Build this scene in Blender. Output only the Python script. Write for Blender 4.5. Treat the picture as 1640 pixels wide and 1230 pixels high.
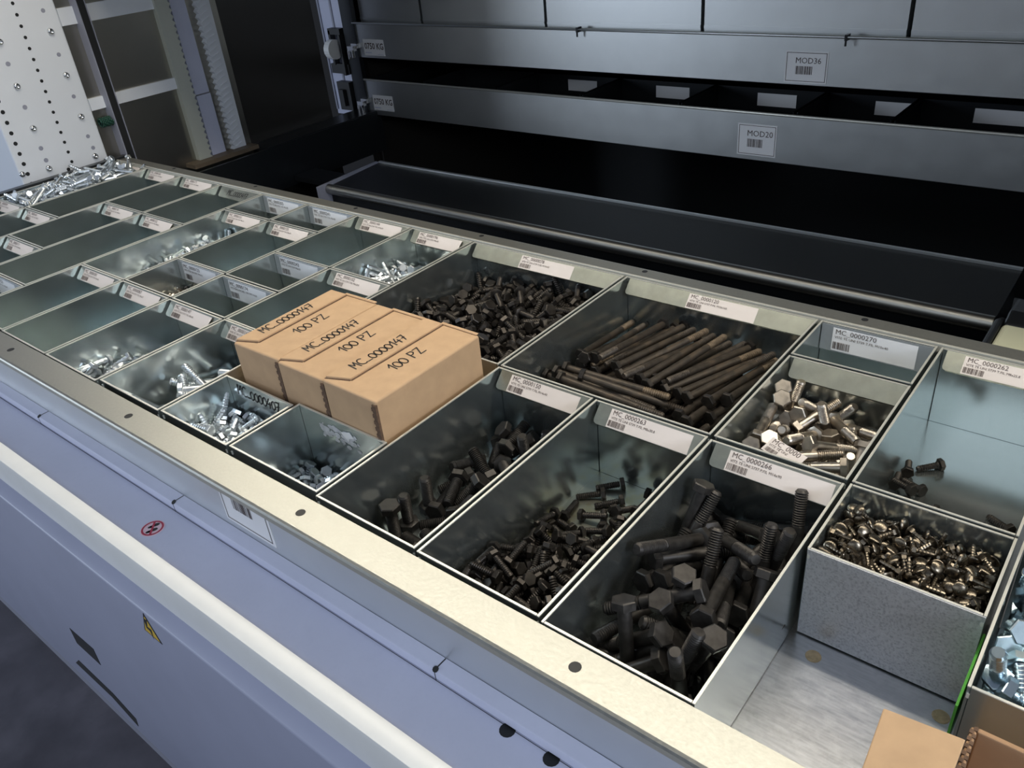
import bpy, bmesh, math, random
from mathutils import Vector, Quaternion, Matrix
PI = math.pi
for _o in list(bpy.data.objects): bpy.data.objects.remove(_o, do_unlink=True)
SC = bpy.context.scene
COL = SC.collection
S = 0.15          # one bin width (the grid unit used below) in metres
ZF = 4.35         # the floor lies this many units below the bin rims

def V(x, y, z): return Vector((x*S, y*S, (z+ZF)*S))

# ------------------------------------------------------------------ camera
cam_d = bpy.data.cameras.new('camera'); cam = bpy.data.objects.new('camera', cam_d); COL.objects.link(cam)
cam_d.sensor_fit = 'HORIZONTAL'; cam_d.sensor_width = 36.0; cam_d.lens = 36.0*1319.406/1640.0
cam_d.clip_start = 0.01; cam_d.clip_end = 100
_R = [[0.779136, 0.620426, -0.089543], [0.267737, -0.458526, -0.84739], [-0.566801, 0.636258, -0.523366]]
_C = [4.13935, -2.4647, 3.56911]
cam.matrix_world = Matrix.Translation(V(*_C)) @ Matrix(((_R[0][0], -_R[1][0], -_R[2][0]), (_R[0][1], -_R[1][1], -_R[2][1]), (_R[0][2], -_R[1][2], -_R[2][2]))).to_4x4()
SC.camera = cam

# ------------------------------------------------------------------ world, lamps, exposure
SC.view_settings.view_transform = 'Standard'; SC.view_settings.look = 'None'
SC.view_settings.gamma = 1.0; SC.view_settings.use_curve_mapping = False
SC.view_settings.exposure = 0.24
W = bpy.data.worlds.new('hall'); SC.world = W; W.use_nodes = True
_bg = W.node_tree.nodes['Background']; _bg.inputs[0].default_value = (0.58, 0.67, 0.90, 1); _bg.inputs[1].default_value = 0.16

def area(name, loc, target, sx, sy, power, col):
    d = bpy.data.lights.new(name, 'AREA'); d.shape = 'RECTANGLE'; d.size = sx*S; d.size_y = sy*S; d.energy = power; d.color = col
    o = bpy.data.objects.new(name, d); COL.objects.link(o); o.location = V(*loc)
    o.rotation_euler = (V(*target)-V(*loc)).to_track_quat('-Z', 'Y').to_euler()
    return o
area('bay_lamp', (1.0, 2.98, 5.86), (1.0, 2.4, 0), 20, 0.22, 13, (1.0, 0.925, 0.78))
area('hall_high_fill', (-2.0, -16.0, 11.5), (-2.0, 0.0, -0.5), 34, 6, 15, (0.86, 0.94, 1.0))  # unseen strip added so the bins mirror a bright hall
area('hall_side_light', (-26.0, -18.0, 5.0), (-4.0, 6.0, 0.5), 9, 7, 50, (0.74, 0.85, 1.0))
area('hall_side_light', (20.0, -4.5, 8.0), (-10.0, 3.5, 1.0), 6, 5, 40, (0.80, 0.88, 1.0))  # unseen fill added to brighten the white perforated column

# ------------------------------------------------------------------ materials
def mat(name, col, rough=0.5, metal=0.0, noise=0.0, nscale=40.0, rvar=0.0, bump=0.0, bscale=200.0, stretch=None, spec=0.5, noise2=0.0, n2scale=6.0, tint2=None):
    m = bpy.data.materials.new(name); m.use_nodes = True; nt = m.node_tree; N = nt.nodes; Lk = nt.links
    b = N['Principled BSDF']
    b.inputs['Base Color'].default_value = (*col, 1); b.inputs['Roughness'].default_value = rough; b.inputs['Metallic'].default_value = metal
    b.inputs['Specular IOR Level'].default_value = spec
    tc = N.new('ShaderNodeTexCoord'); mp = N.new('ShaderNodeMapping'); Lk.new(tc.outputs['Object'], mp.inputs[0])
    if stretch: mp.inputs['Scale'].default_value = stretch
    cur = None
    if noise:
        n = N.new('ShaderNodeTexNoise'); n.inputs['Scale'].default_value = nscale; n.inputs['Detail'].default_value = 5; Lk.new(mp.outputs[0], n.inputs[0])
        r = N.new('ShaderNodeMapRange'); r.inputs[1].default_value = .3; r.inputs[2].default_value = .7; r.inputs[3].default_value = 1-noise; r.inputs[4].default_value = 1+noise
        Lk.new(n.outputs[0], r.inputs[0])
        mx = N.new('ShaderNodeVectorMath'); mx.operation = 'SCALE'; mx.inputs[0].default_value = col; Lk.new(r.outputs[0], mx.inputs['Scale']); cur = mx.outputs[0]
        if rvar:
            r2 = N.new('ShaderNodeMapRange'); r2.inputs[1].default_value = .3; r2.inputs[2].default_value = .7; r2.inputs[3].default_value = rough-rvar; r2.inputs[4].default_value = rough+rvar
            Lk.new(n.outputs[0], r2.inputs[0]); Lk.new(r2.outputs[0], b.inputs['Roughness'])
    if noise2 and tint2:
        n = N.new('ShaderNodeTexNoise'); n.inputs['Scale'].default_value = n2scale; n.inputs['Detail'].default_value = 6; n.inputs['Roughness'].default_value = .65; Lk.new(tc.outputs['Object'], n.inputs[0])
        r = N.new('ShaderNodeMapRange'); r.inputs[1].default_value = .48; r.inputs[2].default_value = .68; r.inputs[3].default_value = 0; r.inputs[4].default_value = noise2; Lk.new(n.outputs[0], r.inputs[0])
        mx = N.new('ShaderNodeMix'); mx.data_type = 'RGBA'; Lk.new(r.outputs[0], mx.inputs[0])
        if cur: Lk.new(cur, mx.inputs[6])
        else: mx.inputs[6].default_value = (*col, 1)
        mx.inputs[7].default_value = (*tint2, 1); cur = mx.outputs[2]
    if cur: Lk.new(cur, b.inputs['Base Color'])
    if bump:
        n = N.new('ShaderNodeTexNoise'); n.inputs['Scale'].default_value = bscale; n.inputs['Detail'].default_value = 3; Lk.new(mp.outputs[0], n.inputs[0])
        bp = N.new('ShaderNodeBump'); bp.inputs['Strength'].default_value = bump; bp.inputs['Distance'].default_value = .002; Lk.new(n.outputs[0], bp.inputs['Height']); Lk.new(bp.outputs[0], b.inputs['Normal'])
    return m
M = {}
M['galv'] = mat('galvanised_sheet', (.60, .655, .65), .20, .94, noise=.02, nscale=30, rvar=.02)
M['galv_in'] = mat('galvanised_panel', (.69, .71, .71), .43, 1.0, noise=.02, nscale=20, rvar=.015)
M['galv_wall'] = mat('galvanised_wall', (.42, .40, .35), .32, 1.0, noise=.03, nscale=12)
M['galv_spot'] = mat('spotted_galvanised', (.80, .80, .83), .42, .88, noise=.06, nscale=300, rvar=.05, noise2=.55, n2scale=420, tint2=(.30, .30, .33))
M['rim'] = mat('cut_edge', (.78, .77, .70), .45, .6)
M['plate'] = mat('zinc_plate', (.32, .33, .285), .44, .95, noise=.10, nscale=60, noise2=.5, n2scale=25, tint2=(.22, .24, .22))
M['strip'] = mat('bright_zinc_strip', (.66, .69, .73), .40, .8, noise=.05, nscale=40)
M['rail'] = mat('zinc_rail', (.45, .445, .40), .44, .92, noise=.05, nscale=300, rvar=.05, noise2=.25, n2scale=260, tint2=(.53, .52, .47), bump=.05, bscale=300)
M['floor_galv'] = mat('scratched_floor_sheet', (.46, .47, .50), .34, .93, noise=.10, nscale=90, rvar=.05, stretch=(.5, 4, 1), noise2=.5, n2scale=60, tint2=(.60, .61, .63))
M['oily'] = mat('oily_sheet', (.52, .53, .46), .30, .95, noise=.1, nscale=20, noise2=.9, n2scale=14, tint2=(.55, .46, .16))
M['white'] = mat('white_paint', (.74, .77, .82), .42)
M['bar'] = mat('white_edge_paint', (.80, .80, .78), .40, noise=.02, nscale=30)
M['lav'] = mat('pale_blue_shade_paint', (.56, .585, .73), .38, noise=.03, nscale=15, noise2=.25, n2scale=120, tint2=(.49, .52, .66))  # pale blue; on the counter, shade and daylight put into the colour
M['panelshade'] = mat('shaded_panel_paint', (.35, .37, .49), .45, noise=.03, nscale=12)  # same counter paint, with the shade of its front put into the colour
M['greypaint'] = mat('grey_paint', (.30, .31, .38), .5)
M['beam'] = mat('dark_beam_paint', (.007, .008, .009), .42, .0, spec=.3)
M['barsteel'] = mat('dull_steel_bar', (.40, .40, .38), .38, 1.0)
M['offwhite'] = mat('off_white_paint', (.50, .52, .46), .5)
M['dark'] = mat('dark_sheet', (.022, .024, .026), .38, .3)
M['black'] = mat('black_paint', (.012, .013, .014), .5)
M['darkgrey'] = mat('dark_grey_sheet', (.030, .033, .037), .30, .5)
M['blackox'] = mat('black_oxide', (.055, .048, .042), .40, .75, noise=.3, nscale=120, rvar=.08)
M['blackox2'] = mat('grey_black_oxide', (.060, .055, .051), .46, .7, noise=.25, nscale=150, rvar=.08)
M['rustox'] = mat('rusty_black_oxide', (.075, .062, .050), .50, .55, noise=.3, nscale=90, noise2=.6, n2scale=40, tint2=(.17, .12, .075))
M['worn'] = mat('worn_thread', (.20, .15, .10), .55, .5, noise=.35, nscale=150)
M['zinc'] = mat('bright_zinc', (.78, .82, .85), .34, 1.0, noise=.1, nscale=150)
M['bluezinc'] = mat('blue_zinc', (.58, .70, .76), .25, 1.0, noise=.1, nscale=120)
M['steel'] = mat('plain_steel', (.46, .41, .35), .36, 1.0, noise=.15, nscale=140, rvar=.06)
M['cup'] = mat('dark_bronze', (.20, .17, .13), .30, .95, noise=.3, nscale=120, rvar=.06)
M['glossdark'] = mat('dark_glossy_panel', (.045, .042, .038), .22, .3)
M['brown'] = mat('brown_bracket_paint', (.16, .12, .08), .5)
M['chrome'] = mat('chrome', (.8, .8, .8), .15, 1.0)
M['paper'] = mat('label_paper', (.68, .62, .585), .6)
M['paperw'] = mat('white_label_paper', (.86, .86, .87), .5)
M['ink'] = mat('label_ink', (.10, .075, .07), .7)
M['marker'] = mat('black_marker', (.015, .014, .014), .6)
M['card'] = mat('cardboard', (.54, .355, .205), .8, noise=.06, nscale=50, noise2=.25, n2scale=30, tint2=(.56, .37, .21), bump=.08, bscale=150)
M['cardedge'] = mat('corrugated_edge', (.13, .075, .045), .85, noise=.3, nscale=200)
M['cardin'] = mat('cardboard_inside', (.40, .24, .13), .85, noise=.06, nscale=50)
M['floor'] = mat('concrete', (.085, .080, .095), .42, noise=.3, nscale=9, rvar=.12, noise2=.4, n2scale=25, tint2=(.05, .05, .06))
M['yellow'] = mat('yellow_sticker', (.75, .50, .06), .5)
M['red'] = mat('red_print', (.42, .03, .07), .5)
M['pink'] = mat('pink_sticker', (.75, .55, .62), .5)
M['green'] = mat('green_plastic', (.10, .42, .05), .4)
M['greencoil'] = mat('green_spring', (.01, .06, .04), .4)
M['tan'] = mat('tan_plug', (.50, .38, .24), .7, noise=.2, nscale=200)
M['cream'] = mat('cream_paint', (.72, .72, .52), .5)
M['nylon'] = mat('white_nylon', (.8, .8, .78), .4)
M['rub'] = mat('rubber', (.02, .02, .022), .7)
M['residue'] = mat('glue_residue', (.62, .63, .66), .7, .2, noise=.2, nscale=120)

# ------------------------------------------------------------------ mesh helpers (grid units)
class MB:
    def __init__(s): s.v = []; s.f = []; s.m = []
    def add(s, vs, fs, m=0):
        n = len(s.v); s.v += [Vector(v) for v in vs]; s.f += [tuple(i+n for i in f) for f in fs]; s.m += [m]*len(fs); return s
    def box(s, x0, x1, y0, y1, z0, z1, m=0):
        vs = [(x, y, z) for z in (z0, z1) for y in (y0, y1) for x in (x0, x1)]
        return s.add(vs, [(0, 2, 3, 1), (4, 5, 7, 6), (0, 1, 5, 4), (2, 6, 7, 3), (0, 4, 6, 2), (1, 3, 7, 5)], m)
    def ext(s, poly, x0, x1, m=0):          # (y, z) polygon swept along x
        n = len(poly); vs = [(x0, y, z) for y, z in poly]+[(x1, y, z) for y, z in poly]
        return s.add(vs, [tuple(range(n))[::-1], tuple(range(n, 2*n))]+[(i, (i+1) % n, n+(i+1) % n, n+i) for i in range(n)], m)
    def slab(s, poly, nrm, t, m=0):         # planar 3-D polygon given a thickness along nrm
        n = len(poly); P = [Vector(p) for p in poly]; D = Vector(nrm).normalized()*t
        return s.add(P+[p+D for p in P], [tuple(range(n))[::-1], tuple(range(n, 2*n))]+[(i, (i+1) % n, n+(i+1) % n, n+i) for i in range(n)], m)
    def lathe(s, prof, o=(0, 0, 0), ax=(0, 0, 1), seg=12, m=0):   # [(r, t)] turned about ax
        o = Vector(o); ax = Vector(ax).normalized(); q = ax.to_track_quat('Z', 'Y'); vs = []; fs = []
        for r, t in prof:
            for i in range(seg):
                a = 2*PI*i/seg; vs.append(o+q @ Vector((r*math.cos(a), r*math.sin(a), t)))
        for k in range(len(prof)-1):
            for i in range(seg):
                j = (i+1) % seg; fs.append((k*seg+i, k*seg+j, (k+1)*seg+j, (k+1)*seg+i))
        fs.append(tuple(range(seg))[::-1]); fs.append(tuple((len(prof)-1)*seg+i for i in range(seg)))
        return s.add(vs, fs, m)
    def cyl(s, a, b, r, seg=12, m=0):
        a = Vector(a); b = Vector(b); return s.lathe([(r, 0), (r, (b-a).length)], a, b-a, seg, m)
    def build(s, name, mats, parent=None, origin=(0, 0, 0), smooth=False, world=False):
        me = bpy.data.meshes.new(name); O = Vector(origin)
        me.from_pydata([(v-O)*S for v in s.v], [], s.f)
        mats = mats if isinstance(mats, (list, tuple)) else [mats]
        for m in mats: me.materials.append(M[m])
        me.polygons.foreach_set('material_index', s.m)
        if smooth: me.polygons.foreach_set('use_smooth', [True]*len(me.polygons))
        me.update()
        o = bpy.data.objects.new(name, me); COL.objects.link(o)
        if parent: o.parent = parent
        else: o.location = V(*origin)
        return o

def empty(name, label, cat, loc, group=None):
    o = bpy.data.objects.new(name, None); COL.objects.link(o); o.location = V(*loc); o.empty_display_size = .02
    o['label'] = label; o['category'] = cat
    if group: o['group'] = group
    o['kind'] = 'thing'
    return o
def tag(o, label, cat, group=None):
    o['label'] = label; o['category'] = cat; o['kind'] = 'thing'
    if group: o['group'] = group
    return o
def struct(o): o['kind'] = 'structure'; return o
def bevel(o, w, seg=2):
    b = o.modifiers.new('bevel', 'BEVEL'); b.width = w*S; b.segments = seg; b.limit_method = 'ANGLE'; b.angle_limit = .6
    return o
def autosmooth(o):
    me = o.data; me.polygons.foreach_set('use_smooth', [True]*len(me.polygons))
    bm = bmesh.new(); bm.from_mesh(me)
    for e in bm.edges:
        if len(e.link_faces) == 2 and e.calc_face_angle(0) > .6: e.smooth = False
    bm.to_mesh(me); bm.free()
    return o

# text -> flat triangles (x right, y up), cached
_txt = {}
def text2d(s, size, align='LEFT', bold=0.0):
    k = (s, align)
    if k not in _txt:
        c = bpy.data.curves.new('t', 'FONT'); c.body = s; c.size = 1.0; c.align_x = align; c.resolution_u = 2; c.offset = bold
        o = bpy.data.objects.new('t', c); me = bpy.data.meshes.new_from_object(o)
        _txt[k] = ([v.co.copy() for v in me.vertices], [tuple(p.vertices) for p in me.polygons])
        bpy.data.objects.remove(o); bpy.data.curves.remove(c); bpy.data.meshes.remove(me)
    v, f = _txt[k]
    return [(p.x*size, p.y*size) for p in v], f
def barcode2d(w, h, rng, n=22):
    x = 0; out = []
    ws = [rng.choice((1, 1, 2, 3)) for _ in range(2*n)]; tot = sum(ws)
    for i, a in enumerate(ws):
        a = a*w/tot
        if i % 2 == 0: out.append((x, x+a, 0, h))
        x += a
    return out
class Flat:            # flat print on a plane: origin, right, up, normal
    def __init__(s, mb, o, right, up): s.mb = mb; s.o = Vector(o); s.r = Vector(right).normalized(); s.u = Vector(up).normalized(); s.n = s.r.cross(s.u)
    def P(s, x, y, d=0): return s.o+s.r*x+s.u*y+s.n*d
    def rect(s, x0, x1, y0, y1, d, m, thick=0.0):
        if thick: s.mb.slab([s.P(x0, y0, d), s.P(x1, y0, d), s.P(x1, y1, d), s.P(x0, y1, d)], s.n, thick, m)
        else: s.mb.add([s.P(x0, y0, d), s.P(x1, y0, d), s.P(x1, y1, d), s.P(x0, y1, d)], [(0, 1, 2, 3)], m)
    def text(s, t, x, y, size, d, m, bold=0.0, sx=1.0):
        v, f = text2d(t, size, bold=bold); s.mb.add([s.P(x+a*sx, y+b, d) for a, b in v], f, m)
    def bars(s, x, y, w, h, d, m, rng):
        for a, b, c, e in barcode2d(w, h, rng): s.rect(x+a, x+b, y+c, y+e, d, m)
    def frame(s, x0, x1, y0, y1, t, d, m):
        s.rect(x0, x1, y0, y0+t, d, m); s.rect(x0, x1, y1-t, y1, d, m); s.rect(x0, x0+t, y0, y1, d, m); s.rect(x1-t, x1, y0, y1, d, m)
    def strokes(s, lines, x, y, size, w, d, m, slant=0.0):
        for ln in lines:
            for (ax, ay), (bx, by) in zip(ln, ln[1:]):
                a = Vector(((ax+ay*slant)*size+x, ay*size+y)); b = Vector(((bx+by*slant)*size+x, by*size+y)); t = (b-a)
                if t.length < 1e-6: continue
                t.normalize(); n = Vector((-t.y, t.x))*w/2; a = a-t*w*.3; b = b+t*w*.3
                s.mb.add([s.P(*(a-n), d), s.P(*(b-n), d), s.P(*(b+n), d), s.P(*(a+n), d)], [(0, 1, 2, 3)], m)
def arc(cx, cy, rx, ry, a0, a1, n=12): return [(cx+rx*math.cos(math.radians(a0+(a1-a0)*i/n)), cy+ry*math.sin(math.radians(a0+(a1-a0)*i/n))) for i in range(n+1)]
GL = {'M': ([[(0, 0), (.06, 1), (.28, .45), (.5, 1), (.56, 0)]], .68), 'C': ([arc(.34, .5, .32, .5, 50, 310)], .62), '_': ([[(0, .05), (.42, .05)]], .5),
      '0': ([arc(.26, .42, .24, .42, 90, 455, 16)], .56), '1': ([[(.02, .55), (.3, .95), (.26, 0)]], .42), '4': ([[(.34, .95), (.02, .35), (.55, .38)], [(.42, .62), (.36, -.05)]], .62),
      '7': ([[(.02, .9), (.5, .95), (.22, 0)], [(.12, .45), (.46, .5)]], .56), '9': ([arc(.24, .68, .2, .26, 0, 360, 12)+[(.4, .2), (.28, -.1)]], .54),
      'P': ([[(.02, 0), (.08, .95), (.42, .92), (.48, .66), (.3, .48), (.06, .48)]], .58), 'Z': ([[(.02, .92), (.5, .95), (.05, .04), (.58, .06)]], .66), ' ': ([], .4)}
def hand(fl, t, x, y, size, w, d, m, slant=.12):
    for c in t:
        g, a = GL[c]; fl.strokes(g, x, y, size, w, d, m, slant); x += a*size

# ------------------------------------------------------------------ fasteners
def hexpts(af): r = af/2/math.cos(PI/6); return [(r*math.cos(PI/3*i), r*math.sin(PI/3*i)) for i in range(6)]
_fm = {}
def fast_mesh(kind, d, L, af, hh, threadlen, mats, seg, rings):
    """meshes of a bolt lying along z, centred, head upward: dict part -> mesh"""
    k = (kind, mats)
    if k in _fm: return _fm[k]
    tot = L+hh; zt = tot/2; zs = zt-hh; zb = -tot/2
    out = {}
    def mk(mb, nm, mt, smooth=True):
        me = bpy.data.meshes.new(nm); me.from_pydata([v*S for v in mb.v], [], mb.f); me.materials.append(M[mt]); me.update()
        bm = bmesh.new(); bm.from_mesh(me)
        for f in bm.faces: f.smooth = True
        for e in bm.edges:
            if len(e.link_faces) == 2 and e.calc_face_angle(0) > .55: e.smooth = False
        bm.to_mesh(me); bm.free(); return me
    h = MB()
    if kind == 'carr':
        R = af/2; h.lathe([(R*.72, zs), (R*.97, zs+hh*.1), (R, zs+hh*.28), (R*.9, zs+hh*.62), (R*.62, zs+hh*.95), (R*.3, zs+hh*1.08), (.002, zs+hh*1.1)], seg=18)
        h.box(-d*.55, d*.55, -d*.55, d*.55, zs-d*.8, zs)
    else:
        pts = hexpts(af); c = hh*.22; vs = [(x, y, zs+hh*.06) for x, y in pts]+[(x, y, zt-c*.55) for x, y in pts]+[(x*.90, y*.90, zt) for x, y in pts]+[(x*.90, y*.90, zs) for x, y in pts]
        fs = [(i, (i+1) % 6, 6+(i+1) % 6, 6+i) for i in range(6)]+[(6+i, 6+(i+1) % 6, 12+(i+1) % 6, 12+i) for i in range(6)]+[(18+i, 18+(i+1) % 6, (i+1) % 6, i) for i in range(6)]
        n = len(vs); vs += [(x*.84, y*.84, zt-.0005) for x, y in pts]
        fs += [(12, 13, 14, 15, 16, 17), (23, 22, 21, 20, 19, 18)]
        h.add(vs[:24], fs)
    out['head'] = mk(h, 'head', mats[0])
    tl = min(threadlen, L*.98); s = MB()
    if tl < L*.95:
        s.lathe([(d/2, zb+tl), (d/2, zs)], seg=seg); out['shank'] = mk(s, 'shank', mats[1]); nm = 'thread'
    else: nm = 'shank'
    t = MB(); p = tl/rings; pr = [(d*.36, zb), (d*.43, zb+p*.5)]
    for i in range(1, rings):
        z = zb+p*i; pr += [(d*.5, z), (d*.5, z+p*.2), (d*.405, z+p*.55)]
    pr += [(d*.46, zb+tl)]
    t.lathe(pr, seg=seg); out[nm] = mk(t, nm, mats[2] if nm == 'thread' else mats[1])
    # one-piece version for far copies
    a = MB(); a.v = h.v+s.v+t.v; nh = len(h.v); ns = len(s.v)
    a.f = list(h.f)+[tuple(i+nh for i in f) for f in s.f]+[tuple(i+nh+ns for i in f) for f in t.f]
    out['whole'] = mk(a, 'bolt', mats[1])
    _fm[k] = out; return out
TY = {'m14l': [0.087, 0.6, 0.14, 0.058], 'm14s': [0.095, 0.26, 0.148, 0.062], 'm8': [0.053, 0.2, 0.087, 0.036], 'm10': [0.066, 0.27, 0.112, 0.044], 'silv': [0.08, 0.38, 0.127, 0.05], 'z8': [0.053, 0.21, 0.087, 0.036], 'z8s': [0.053, 0.13, 0.087, 0.036], 'm3': [0.027, 0.1, 0.045, 0.018], 'z8l': [0.05, 0.45, 0.087, 0.036], 'z12': [0.08, 0.33, 0.127, 0.05], 'carr': [0.028, 0.125, 0.083, 0.0145], 'z12l': [0.08, 0.6, 0.127, 0.05], 'm8s': [0.053, 0.17, 0.087, 0.036], 'z8m': [0.053, 0.3, 0.087, 0.036], 'm10l': [0.067, 1.0, 0.112, 0.042]}
# type: d, L, head width, head height
def set_bolts(rows, typ, mats, name, label, group, cat='bolt', parts=True, tl=9, seg=12, rings=14, special={}, drop=lambda p: False, varmat=None):
    d, L, af, hh = TY[typ]; k = 0
    for i, (p, q) in enumerate(rows):
        if drop(p): continue
        mm = mats if not varmat else varmat(i)
        ms = fast_mesh(typ, d, L, af, hh, tl, mm, seg, rings)
        lab = special.get(i, label); g = group if i not in special else None
        if parts:
            o = bpy.data.objects.new(name, None); o.empty_display_size = .005; COL.objects.link(o)
            for nm in ms:
                if nm == 'whole': continue
                c = bpy.data.objects.new(nm, ms[nm]); COL.objects.link(c); c.parent = o
        else:
            o = bpy.data.objects.new(name, ms['whole']); COL.objects.link(o)
        o.rotation_mode = 'QUATERNION'; o.rotation_quaternion = Quaternion(q); o.location = V(*p)
        o['label'] = lab; o['category'] = cat; o['kind'] = 'thing'
        if g: o['group'] = g
        k += 1
    return k
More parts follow.
